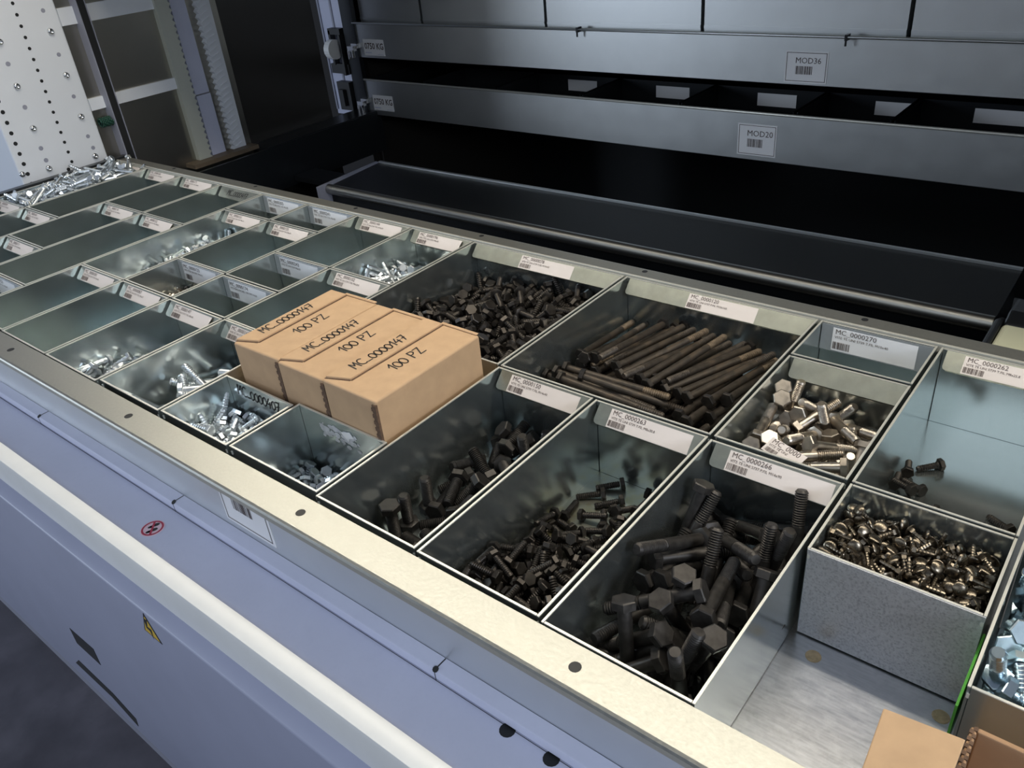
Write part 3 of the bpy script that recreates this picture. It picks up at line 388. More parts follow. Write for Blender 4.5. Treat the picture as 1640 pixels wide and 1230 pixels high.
PLACES['car'] = [
3628,1377,-338,39,-35,-3,85,3544,1414,-314,65,-13,44,60,3036,1780,-283,0,19,-81,56,3036,1570,-282,86,-48,17,8,3688,1378,-363,32,-18,3,93,3861,1425,-364,59,71,-25,28,
3758,1378,-310,46,-45,75,-14,3889,1462,-362,14,12,-95,23,3874,1548,-351,8,-11,87,48,3662,1412,-288,2,40,55,73,3087,1407,-263,6,91,-14,-39,3888,1960,-355,23,94,21,-17,
3211,1972,-306,26,61,74,14,3598,1723,-311,25,8,72,65,3596,1586,-285,6,32,19,93,3842,1431,-323,80,21,-51,-25,3165,1887,-298,8,-49,17,85,3735,1538,-284,41,26,67,-56,
3870,1979,-403,79,24,-16,-54,3788,1608,-303,69,49,-30,44,3713,1643,-303,96,-14,-22,12,3840,1378,-297,6,-72,-6,-69,3560,1526,-257,27,-35,89,-13,3621,1962,-337,63,57,-31,-43,
3820,1578,-287,33,31,87,-17,3683,1439,-255,47,-27,-84,-6,3453,1978,-378,83,26,28,40,3036,1746,-199,20,-96,-13,-13,3754,1445,-284,60,1,15,79,3070,1787,-302,89,-1,42,17,
3675,1378,-205,12,17,-97,-14,3811,1381,-258,4,-63,5,77,3482,1430,-256,32,-45,76,34,3182,1475,-210,35,81,9,-47,3508,1701,-285,49,13,-84,-19,3038,1969,-345,0,11,-2,99,
3288,1377,-275,24,63,44,59,3509,1521,-267,8,60,-68,-41,3069,1443,-293,94,17,-6,-28,3429,1437,-287,2,-61,-61,51,3088,1943,-270,76,52,-33,-21,3039,1376,-157,3,57,81,15,
3859,1755,-338,67,54,-50,3,3491,1891,-314,74,47,-42,-23,3417,1493,-220,76,44,29,39,3256,1437,-268,89,8,13,-42,3456,1601,-286,21,-81,0,54,3372,1978,-356,1,11,-10,99,
3723,1784,-304,83,40,-2,-38,3878,1742,-360,48,-72,31,38,3038,1534,-247,1,24,-83,50,3868,1650,-331,96,-7,-24,10,3454,1394,-288,35,-50,5,79,3555,1979,-289,40,-47,44,-66,
3862,1847,-323,26,-65,41,59,3638,1398,-214,2,-41,-23,-88,3334,1955,-352,32,-36,-3,88,3863,1458,-229,29,-14,-92,20,3148,1376,-210,76,9,-31,-56,3494,1415,-308,31,-64,-64,-28,
3367,1555,-204,19,-71,-36,-58,3226,1778,-251,68,1,-64,36,3310,1854,-285,71,68,21,4,3534,1818,-296,70,-64,-29,7,3275,1385,-239,21,63,-22,-72,3505,1494,-228,15,-15,29,93,
3452,1427,-238,64,74,-21,7,3874,1414,-250,27,0,0,-96,3305,1924,-261,77,28,55,16,3363,1617,-261,11,-26,-39,-88,3442,1496,-275,87,-40,6,-30,3346,1448,-213,37,82,28,33,
3405,1870,-280,12,33,-25,90,3204,1609,-257,57,28,-2,-77,3735,1558,-257,60,-59,41,35,3152,1844,-242,29,90,-5,32,3130,1539,-237,38,21,-80,-41,3112,1616,-250,61,-38,-63,-29,
3184,1397,-235,93,-7,-3,-37,3096,1911,-237,53,54,37,-54,3666,1945,-290,64,57,-51,2,3576,1564,-242,20,-22,80,52,3215,1909,-245,52,75,-9,-40,3872,1854,-297,85,44,-29,3,
3446,1757,-208,27,79,55,0,3307,1881,-249,66,57,43,23,3836,1581,-252,10,-83,14,-54,3440,1660,-252,58,-11,-10,-80,3884,1762,-284,58,79,3,-20,3808,1864,-303,32,79,-15,-50,
3374,1406,-207,71,-12,55,42,3725,1930,-333,6,29,33,-90,3097,1734,-244,23,80,53,17,3824,1419,-226,24,24,67,-67,3787,1946,-275,12,64,74,14,3283,1595,-268,26,-24,-59,-72,
3376,1475,-226,53,-1,32,79,3578,1554,-268,47,-15,49,-72,3052,1562,-211,9,9,63,77,3563,1815,-282,80,55,-7,23,3667,1490,-252,56,-79,-16,-19,3131,1978,-236,32,33,-1,-89,
3215,1959,-262,61,44,-66,-3,3443,1959,-268,72,31,62,5,3753,1562,-226,71,54,36,26,3098,1422,-204,7,14,-63,-76,3325,1412,-194,55,-7,49,67,3250,1562,-233,88,0,-2,-48,
3734,1925,-290,84,30,45,2,3801,1681,-233,51,-12,-60,-61,3081,1683,-191,19,35,-87,-28,3795,1716,-272,29,20,-77,-52,3502,1684,-190,81,-9,-50,-28,3494,1631,-198,32,80,-49,11,
3126,1642,-230,89,20,-4,41,3530,1851,-270,51,-75,17,-39,3811,1735,-248,14,16,-19,96,3331,1720,-264,85,-33,2,-42,3334,1709,-212,69,-24,-68,10,3418,1776,-208,65,-13,-30,-68,
3679,1480,-215,53,64,-29,-47,3767,1387,-142,15,67,59,42,3695,1975,-256,26,57,3,78,3187,1893,-213,83,55,11,1,3503,1403,-220,16,91,15,34,3504,1436,-207,64,-12,4,76,
3232,1726,-220,57,81,1,15,3363,1768,-278,84,-44,17,-27,3691,1790,-274,84,9,21,50,3639,1660,-243,11,74,-45,-49,3865,1522,-215,5,28,-94,16,3132,1480,-214,38,-9,13,-91,
3616,1822,-250,70,-31,63,-10,3540,1952,-279,65,-12,3,-75,3353,1707,-242,59,14,70,37,3825,1842,-286,44,18,30,83,3605,1785,-217,67,30,-43,-53,3089,1407,-149,90,6,39,-20,
3581,1471,-247,93,-7,-30,20,3244,1802,-213,3,4,-80,-60,3726,1638,-215,70,24,-60,29,3838,1780,-254,65,-61,-31,33,3080,1529,-162,40,-60,-38,59,3753,1879,-288,26,-19,-6,95,
3067,1526,-191,0,-47,-51,-72,3075,1412,-103,43,-89,8,12,3851,1717,-246,80,52,5,29,3589,1920,-239,61,39,-67,-18,3649,1377,-179,99,-10,7,2,3633,1531,-184,57,-21,73,31,
3379,1904,-216,57,-77,30,-2,3249,1975,-196,58,9,-81,4,3092,1943,-217,77,-6,49,-41,3244,1377,-136,36,-75,41,-39,3662,1644,-194,40,-38,28,-78,3264,1442,-180,64,-45,45,42,
3560,1842,-217,84,-14,-16,51,3404,1532,-176,16,-35,-31,87,3234,1818,-248,51,-55,65,-13,3515,1378,-191,43,-64,28,-57,3787,1856,-235,82,17,-39,38,3193,1404,-94,8,97,23,-1,
3840,1575,-222,84,-43,-28,20,3110,1755,-223,64,-41,-6,65,3842,1766,-203,51,-50,55,-42,3190,1641,-234,14,69,-26,66,3296,1592,-171,2,-77,64,2,3592,1674,-233,66,58,5,-47,
3282,1978,-277,5,32,-9,94,3650,1978,-201,87,18,43,12,3282,1944,-185,34,-67,16,-64,3138,1624,-144,34,50,-38,-70,3754,1749,-218,46,69,-14,-54,3411,1377,-157,70,-7,-71,-7,
3062,1829,-219,44,-15,5,89,3534,1874,-194,26,59,15,75,3471,1928,-218,63,16,-43,63,3437,1903,-215,28,31,-36,-83,3486,1565,-184,58,-11,76,27,3202,1685,-228,7,80,51,-30,
3888,1570,-210,57,-41,29,64,3329,1863,-202,72,68,11,-9,3883,1432,-167,33,-46,54,63,3037,1766,-163,91,34,18,-16,3656,1760,-215,23,27,70,-62,3475,1636,-156,28,-12,-92,24,
3882,1778,-161,27,-37,-78,-43,3475,1397,-144,74,24,59,20,3889,1714,-228,98,1,-11,15,3158,1677,-185,39,-72,-57,-3,3268,1879,-197,82,47,-23,21,3161,1518,-122,12,21,96,10,
3348,1892,-150,17,-45,20,85,3128,1767,-202,84,50,-14,-15,3512,1784,-239,72,-39,-36,-45,3565,1744,-221,77,17,-59,-18,3037,1421,-135,52,0,20,83,3296,1766,-193,90,33,27,-4,
3758,1693,-200,81,15,19,54,3540,1713,-198,44,11,1,-89,3679,1912,-243,60,-20,-40,-67,3281,1442,-67,11,20,97,5,3888,1917,-198,30,-66,55,40,3189,1617,-123,82,-48,28,11,
3302,1860,-208,16,4,-42,-89,3312,1616,-147,34,-79,-49,13,3243,1412,-122,40,27,-63,-61,3163,1744,-147,36,-17,71,59,3351,1687,-173,50,-23,-5,-83,3381,1677,-178,57,74,-15,-31,
3746,1614,-175,83,40,-13,-37,3365,1472,-106,5,58,-43,70,3040,1637,-105,60,79,-4,15,3160,1769,-181,18,52,-40,73,3671,1913,-174,34,19,-39,-84,3705,1471,-186,15,49,-46,-73,
3762,1585,-163,34,-42,-39,-75,3614,1818,-211,62,32,35,-63,3108,1748,-119,16,33,-67,-64,3036,1888,-203,93,-31,5,-18,3582,1959,-147,6,99,-8,-11,3460,1833,-161,7,53,-62,58,
3875,1925,-285,28,3,-67,-69,3763,1939,-162,73,-48,35,-35,3792,1975,-258,58,0,9,-81,3769,1753,-152,58,31,14,74,3590,1597,-151,8,-35,5,93,3156,1840,-137,84,-24,39,-30,
3129,1482,-123,55,-51,-41,-52,3044,1562,-157,22,-2,39,-90,3120,1622,-110,61,74,19,-21,3347,1429,-99,9,-34,63,-69,3580,1534,-189,84,22,-34,36,3080,1908,-117,68,53,-49,12,
3228,1449,-99,17,-23,96,1,3551,1586,-145,51,-12,66,-54,3581,1687,-193,18,4,32,-93,3199,1940,-162,67,35,-56,33,3753,1439,-149,49,-68,55,-3,3260,1428,-101,77,64,-3,4,
3109,1484,-93,64,45,55,30,3044,1978,-185,97,12,2,19,3692,1514,-184,84,6,-15,52,3461,1978,-250,1,7,-10,99,3464,1622,-126,84,-26,-38,-30,3056,1669,-142,13,12,6,98,
3260,1569,-148,48,-42,55,-55,3831,1530,-201,98,4,-14,-11,3499,1598,-123,51,84,2,19,3797,1910,-204,19,67,26,67,3854,1891,-155,72,-65,2,-24,3652,1726,-180,79,15,40,44,
3099,1922,-146,77,61,21,1,3519,1862,-142,69,-41,51,30,3239,1878,-160,97,19,16,-5,3845,1588,-176,47,19,2,-86,3838,1703,-149,63,69,-7,35,3822,1904,-245,80,17,-23,52,
3761,1591,-118,87,38,28,-14,3644,1613,-166,19,-19,-71,-65,3715,1377,-205,90,-1,32,29,3416,1614,-146,59,72,-25,-27,3839,1431,-137,40,47,46,64,3601,1414,-200,99,-4,6,-7,
3335,1664,-159,57,-10,53,-63,3441,1595,-140,67,25,-23,-66,3838,1474,-126,86,-33,31,-22,3155,1764,-123,36,43,-17,81,3474,1454,-121,4,-73,43,53,3543,1978,-170,21,55,0,-81,
3193,1778,-133,83,-1,-48,-29,3204,1505,-86,28,-47,81,21,3622,1851,-173,28,-69,-56,-37,3601,1703,-150,84,6,36,-41,3310,1978,-144,75,35,40,38,3687,1840,-129,84,28,46,4,
3516,1787,-127,32,66,-13,-67,3397,1823,-133,37,19,-54,73,3097,1393,-54,62,22,73,15,3733,1788,-166,69,7,-70,-19,3713,1746,-124,61,53,38,-46,3367,1767,-162,31,-35,29,84,
3709,1517,-140,27,66,-31,63,3272,1554,-120,32,-52,40,68,3660,1481,-104,65,-10,-75,-2,3849,1804,-176,19,11,16,96,3823,1392,-128,83,-11,-47,-27,3228,1785,-123,49,57,63,19,
3766,1931,-132,22,40,-64,61,3862,1862,-111,4,-48,54,69,3080,1611,-76,9,-69,-8,71,3455,1923,-137,68,-1,-66,-32,3665,1883,-172,56,68,29,37,3128,1924,-119,75,-4,-37,55,
3165,1607,-102,49,6,50,-71,3252,1696,-144,38,-15,-8,-91,3303,1817,-115,72,-49,47,9,3413,1535,-106,12,-74,21,-63,3241,1651,-151,48,-43,17,-75,3844,1684,-113,80,21,-55,-9]
PLACES['407'] = [
-1300,529,-672,25,23,-64,-69,-1539,524,-672,13,12,67,72,-1591,616,-625,24,49,7,83,-1466,173,-612,5,28,68,68,-1415,188,-672,34,-68,-3,65,-1402,321,-669,37,53,40,65,
-1742,398,-672,27,67,10,69,-1941,565,-672,42,38,56,61,-1692,94,-672,47,43,-52,-57,-1890,241,-672,44,41,-54,-59,-1727,458,-578,2,-8,97,25,-1352,80,-668,63,30,-59,-40,
-1934,232,-620,55,81,-8,18,-1948,82,-668,35,56,-35,-66,-1898,320,-626,84,31,41,20,-1668,111,-606,57,45,59,34,-1893,390,-672,47,-23,-63,-57,-1591,314,-672,72,44,-51,14,
-1738,404,-620,49,11,72,48,-1618,156,-672,46,43,-53,-57,-2040,335,-668,17,-20,-63,-73,-1750,274,-584,0,92,39,2,-1184,528,-672,33,-37,57,66,-1925,619,-623,75,29,39,44,
-1786,609,-564,15,-77,57,-22,-1504,462,-633,56,78,8,28,-1891,539,-624,58,24,78,5,-2037,407,-502,7,59,-78,18,-1184,212,-645,36,34,-68,54,-1622,493,-549,53,75,20,-34,
-1353,517,-634,75,-54,8,-37,-1228,429,-586,19,-55,50,64,-1718,166,-579,57,42,-38,-60,-1254,387,-671,73,-35,-57,-12,-1274,246,-621,67,40,28,55,-1495,262,-585,58,75,-2,-32,
-1180,179,-503,34,90,-26,5,-1775,216,-601,40,64,-37,-54,-1758,548,-590,17,-74,0,-65,-1253,170,-625,53,42,28,-68,-1990,411,-453,44,-17,-33,-82,-1612,486,-644,80,41,42,-13,
-1501,527,-586,5,88,32,36,-1951,437,-608,61,-63,-20,45,-1528,365,-596,71,38,-60,0,-1884,84,-595,71,-21,-66,14,-1607,83,-542,42,51,-44,-61,-1604,222,-600,84,12,-35,40,
-1423,503,-525,69,12,-50,-51,-1401,517,-595,69,-60,20,35,-2036,548,-529,26,-93,-24,-9,-1729,323,-593,44,-31,-4,84,-1445,586,-507,57,-7,76,-30,-1503,289,-512,77,-53,-9,33,
-1499,452,-560,70,-2,59,-40,-1511,368,-530,33,-1,52,78,-1757,395,-558,5,66,-55,-51,-1316,269,-586,67,-53,52,-5,-1277,487,-517,25,-49,-24,80,-1203,525,-604,39,-30,51,71,
-1824,220,-468,46,63,-63,0,-1886,474,-518,42,47,-38,-68,-1188,367,-478,65,-37,31,58,-1496,410,-423,55,-60,-49,32,-1900,372,-557,27,23,-62,70,-1326,166,-570,48,26,33,77,
-1683,140,-474,76,-33,-56,7,-1609,364,-525,51,26,-66,48,-1958,495,-550,64,-65,-26,-33,-1947,558,-487,38,39,-42,-73,-1484,346,-423,25,53,-15,-80,-1900,219,-446,49,46,10,-73,
-1923,88,-528,75,-15,-63,13,-1834,389,-470,41,50,-61,-45,-2028,255,-586,38,83,-32,25,-1959,105,-309,21,-85,6,-47,-1500,239,-480,46,72,-36,-36,-1276,320,-540,43,-23,-83,-28,
-1712,409,-383,10,57,23,78,-1444,110,-562,85,-19,-48,-2,-1356,81,-434,32,-1,-95,-4,-1656,426,-456,36,-40,51,67,-2026,272,-501,43,80,-31,28,-1358,619,-492,47,-36,-29,75,
-1598,264,-455,68,9,-71,14,-1354,358,-523,13,53,46,70,-1445,495,-420,75,-60,-13,25,-1288,81,-473,51,25,23,79,-1180,518,-436,3,-26,93,27,-1448,160,-489,31,-70,-38,-52,
-1250,315,-455,51,36,-77,11,-1714,84,-458,14,71,-24,-65,-1775,482,-493,57,27,75,20,-1810,542,-491,85,-29,-34,30,-1467,121,-414,59,-26,-66,39,-1822,84,-398,54,40,54,50,
-2022,169,-434,27,-10,68,67,-1297,252,-423,61,-38,-55,-42,-1216,175,-453,45,50,65,-36,-2037,569,-255,10,51,-81,27,-1760,197,-332,32,-33,-61,-64,-1413,188,-448,47,76,30,34,
-1933,535,-383,45,-19,-36,-80,-1527,177,-409,9,53,11,83,-1455,446,-376,13,65,28,70,-1996,436,-320,39,83,-41,2,-1333,609,-425,27,81,38,35,-1309,443,-452,23,-14,-58,-77,
-1646,586,-504,87,-2,44,-23,-1875,150,-435,15,80,-30,-50,-1749,536,-469,6,5,50,-86,-1638,580,-416,23,35,-16,90,-1670,213,-370,59,75,-19,25,-1232,509,-459,33,-8,-45,-82,
-1496,318,-371,33,-20,-74,56,-1536,242,-322,42,58,-45,53,-1954,619,-433,50,-28,-25,78,-1220,404,-359,26,-58,50,60,-1917,296,-337,71,1,-61,36,-1184,620,-235,3,-50,-87,7,
-1265,241,-353,79,4,-58,22,-1442,449,-311,30,44,-21,82,-1501,337,-307,39,74,-34,42,-1831,215,-358,48,-40,-37,69,-1833,283,-328,15,93,22,-25,-1868,370,-395,8,26,-36,-89,
-1902,401,-426,41,58,-63,33,-1232,461,-297,83,28,-37,32,-1301,191,-378,33,22,-82,-42,-1368,592,-341,26,-47,-37,76,-1791,171,-286,66,20,63,-37,-1800,581,-380,11,-87,-8,-48,
-1655,543,-306,21,-45,-76,42,-1623,620,-297,3,74,-3,67,-1330,552,-295,61,17,-69,36,-1265,81,-309,45,41,-33,-72,-1804,530,-415,65,29,-41,57,-1498,80,-366,45,-47,-23,73,
-1876,326,-298,56,-6,79,25,-1361,386,-334,45,0,54,71,-1470,226,-274,79,-48,-38,-2,-1628,290,-356,83,51,-6,22,-1886,226,-242,35,-66,25,-61,-2030,173,-372,16,26,-65,69,
-1641,256,-403,32,-78,22,49,-1991,323,-316,10,88,40,23,-1228,284,-317,63,-51,-55,-18,-1694,619,-360,1,53,4,-85,-1444,362,-307,61,67,3,43,-1759,447,-312,71,50,50,-5]
PLACES['unl'] = [
-607,479,-652,55,67,36,-34,-774,95,-664,45,45,54,54,-449,148,-668,77,56,-31,-9,-842,144,-671,38,33,57,65,-1045,615,-624,85,-18,20,45,-478,362,-671,32,28,-60,-68,
-734,300,-671,74,65,-14,-16,-278,318,-671,44,38,54,61,-1044,273,-671,75,-66,6,-7,-991,496,-671,69,-6,-65,31,-321,139,-671,18,16,64,73,-895,344,-671,69,53,38,-31,
-678,497,-671,72,63,-19,-22,-825,498,-671,18,47,46,-73,-980,125,-649,56,-71,-27,34,-392,448,-670,76,31,-57,6,-232,438,-671,66,-2,-66,36,-484,281,-670,40,40,-51,-64,
-523,611,-631,22,48,71,-47,-604,130,-671,30,26,-61,-69,-293,141,-610,4,1,-43,-90,-648,302,-668,13,35,53,76,-234,537,-671,74,-21,62,-15,-936,229,-671,7,-60,28,-75,
-679,113,-596,68,39,-50,-36,-1047,94,-621,19,-11,-8,-97,-432,509,-588,43,19,-82,-33,-1001,408,-648,81,2,52,25,-462,606,-671,36,-35,56,66,-396,94,-592,65,-16,74,-2,
-979,575,-633,13,-34,-20,-91,-393,146,-645,3,12,49,86,-385,604,-625,0,92,-40,0,-609,388,-593,55,41,-60,-42,-571,342,-565,40,66,34,54,-881,383,-596,7,-23,-1,97,
-491,489,-671,16,-63,-19,74,-692,261,-624,25,-18,60,74,-1042,191,-554,95,30,8,-5,-322,258,-622,26,21,-10,-94,-499,142,-600,64,61,-34,-32,-452,630,-584,84,13,-50,18,
-579,206,-651,55,-54,8,63,-694,656,-671,74,23,62,12,-988,236,-568,4,68,73,8,-576,235,-563,50,62,56,-23,-581,640,-622,83,4,-23,-50,-696,623,-599,2,-18,-92,36,
-713,502,-617,96,20,18,12,-184,412,-641,53,-19,-44,-70,-941,126,-578,31,-29,87,26,-839,582,-671,75,-40,52,10,-392,377,-626,4,-78,-28,-57,-258,272,-638,13,15,-43,-88,
-187,104,-624,1,-27,-96,0,-902,150,-549,0,28,-64,71,-776,306,-559,73,57,33,21,-1045,264,-550,34,-72,58,17,-362,456,-604,1,67,36,65,-841,332,-615,11,82,20,53,
-783,441,-638,61,-41,16,65,-338,564,-649,73,49,-23,-42,-869,619,-639,73,19,42,-50,-330,599,-605,45,-85,-22,-15,-926,565,-644,28,9,49,-82,-489,213,-579,38,24,-27,85,
-270,519,-556,83,54,9,-3,-1046,481,-590,59,-51,48,39,-772,151,-527,40,40,-62,-55,-185,590,-590,68,57,21,-41,-247,600,-638,55,-78,-16,-25,-632,527,-572,34,-50,24,76,
-406,310,-616,54,41,0,-73,-498,94,-519,56,35,57,50,-435,606,-528,77,63,-1,-6,-542,209,-526,86,45,-24,-4,-979,362,-591,94,-26,-23,3,-322,120,-506,49,-74,-35,28,
-184,594,-458,95,-19,-9,-25,-867,656,-586,12,-42,16,-88,-554,479,-555,85,49,-8,14,-630,140,-554,11,12,68,-72,-721,365,-551,19,15,-85,-47,-272,655,-555,45,60,-29,-59,
-226,94,-518,1,89,-26,-38,-794,154,-590,56,-10,60,56,-1016,180,-438,78,60,-17,0,-753,610,-576,38,49,51,-60,-388,401,-550,22,64,-46,57,-865,217,-537,43,-80,41,2,
-850,432,-577,54,0,-49,-68,-216,625,-490,52,58,-62,1,-260,357,-554,90,40,-9,-17,-996,105,-487,58,23,63,46,-325,608,-487,0,52,57,-63]
PLACES['zr'] = [
4557,1841,-655,54,50,46,50,4714,1688,-605,39,49,-61,-49,4650,1282,-651,65,66,9,36,4698,1362,-611,0,-58,6,81,4878,1606,-655,40,-31,-61,-61,4231,1285,-655,36,-35,58,64,
4090,1709,-655,64,58,35,-35,4652,1500,-654,16,-66,11,-72,4219,1563,-598,71,54,-8,-44,4274,1772,-614,77,57,15,23,4082,1102,-655,65,-57,37,33,4367,1468,-609,49,-14,76,41,
4757,986,-655,3,-58,36,73,4279,994,-655,65,-61,31,-33,4865,1461,-530,58,72,-29,24,4636,1717,-536,50,2,-71,-49,4640,1810,-488,18,-3,56,-81,4744,1233,-565,11,-72,-9,68,
4078,1691,-507,84,50,14,-14,4795,1686,-486,75,44,-37,34,4258,1140,-567,15,-14,65,-73,4510,1952,-651,64,40,54,39,4469,1449,-598,40,77,18,-46,4427,1185,-622,67,43,61,-2,
4682,1302,-497,7,-17,-71,-68,4525,1092,-517,63,-22,45,59,4144,1812,-593,75,62,19,-12,4201,1887,-428,94,-13,-31,-8,4226,1919,-554,55,40,-45,-58,4138,1167,-571,9,-25,80,-54,
4481,1173,-420,67,-68,-30,8,4427,1587,-479,4,73,6,-68,4772,1953,-548,46,-31,-23,80,4753,1198,-427,28,61,16,-72,4235,901,-597,68,28,-47,-49,4462,1451,-506,58,53,-19,59,
4215,1173,-498,23,-24,-60,-72,4215,1401,-437,26,-67,-26,65,4412,1350,-537,71,-63,-16,27,4080,1043,-308,62,70,28,-19,4883,1823,-406,24,-13,35,90,4883,1045,-516,59,76,18,-19,
4485,1704,-476,2,63,-67,-40,4116,1175,-479,53,85,-3,-4,4654,1000,-582,2,-39,-33,-86,4672,1559,-565,46,45,-1,-76,4368,897,-446,48,17,-14,-85,4394,1953,-417,85,-4,-15,50,
4274,1749,-473,62,-37,65,25,4245,1116,-431,62,0,-68,39,4558,1852,-271,3,17,-92,36,4799,1774,-421,52,24,-48,66,4680,990,-463,19,-32,-27,-89,4704,1427,-405,57,-48,9,66,
4230,915,-210,69,-18,-70,6,4480,901,-431,19,11,-8,-97,4811,1016,-454,34,23,-88,26,4358,1388,-341,32,41,57,-63,4311,1539,-381,64,25,-51,52,4497,1888,-303,15,-27,7,95,
4387,1132,-511,8,22,-62,75,4816,1257,-359,33,-34,78,40,4236,1639,-315,74,-24,-61,18,4877,1010,-125,1,-52,85,12,4290,1814,-406,48,47,46,59,4223,1842,-345,63,34,-67,-21,
4615,950,-274,11,-42,-11,90,4815,1876,-209,20,97,-10,-11,4741,1118,-138,40,-71,53,-24,4793,897,-308,84,7,19,50,4197,1523,-366,44,2,-61,66,4459,1684,-328,79,33,45,26,
4657,1189,-209,68,21,27,65,4592,1391,-400,75,49,40,20,4372,1727,-170,2,-7,84,-53,4141,1600,-188,85,-51,-7,12,4881,1371,-321,63,-71,-26,-17,4183,1665,-228,54,-70,12,46,
4671,1929,-145,32,52,-8,-79,4220,1787,-285,84,-43,7,-33,4738,1189,-248,54,20,-56,60,4706,1632,-168,55,-49,-48,-48,4455,1767,-272,76,-23,54,-28,4114,1770,-16,34,-92,-8,-18,
4878,1617,-284,86,23,-17,43,4261,1133,-350,77,-55,-30,13,4541,1070,-217,83,48,27,6,4240,1176,-263,63,72,18,-23,4511,1675,-202,82,-51,-14,-23,4503,1042,-288,27,-63,-22,70,
4323,1402,-198,71,19,-34,-59,4509,1416,-338,71,49,41,-30,4631,1953,-17,76,28,-41,-42,4699,1413,-273,39,-23,69,57,4324,1622,-152,7,-31,49,-81,4081,1950,-87,83,7,2,56,
4077,1417,-217,64,29,34,-62,4446,1036,-140,63,-62,36,-30,4173,1281,-199,69,68,-25,8,4879,1195,-103,19,-30,-85,-38,4393,1192,-194,46,-3,-57,69,4549,1658,-118,30,6,52,80,
4661,1623,-230,40,53,36,-66,4808,1812,-157,31,94,0,14,4202,1043,-116,47,-26,-61,-58,4355,1487,-183,56,-52,-11,63,4774,1740,-31,15,-24,65,-70,4347,1151,-291,86,-25,-17,42,
4759,1687,-97,78,-11,-47,40,4102,1436,-112,13,-5,41,-90,4800,1066,-109,79,-25,-11,-55,4666,1423,-125,22,8,77,-59,4747,944,-150,21,-16,-14,-95,4077,960,56,2,-26,-94,-22,
4427,1176,-121,73,31,-28,-53,4361,1299,-238,93,-6,-34,7,4499,1564,-78,31,9,-68,-66,4300,898,-64,3,-60,2,80,4764,1532,-76,23,26,85,-40]
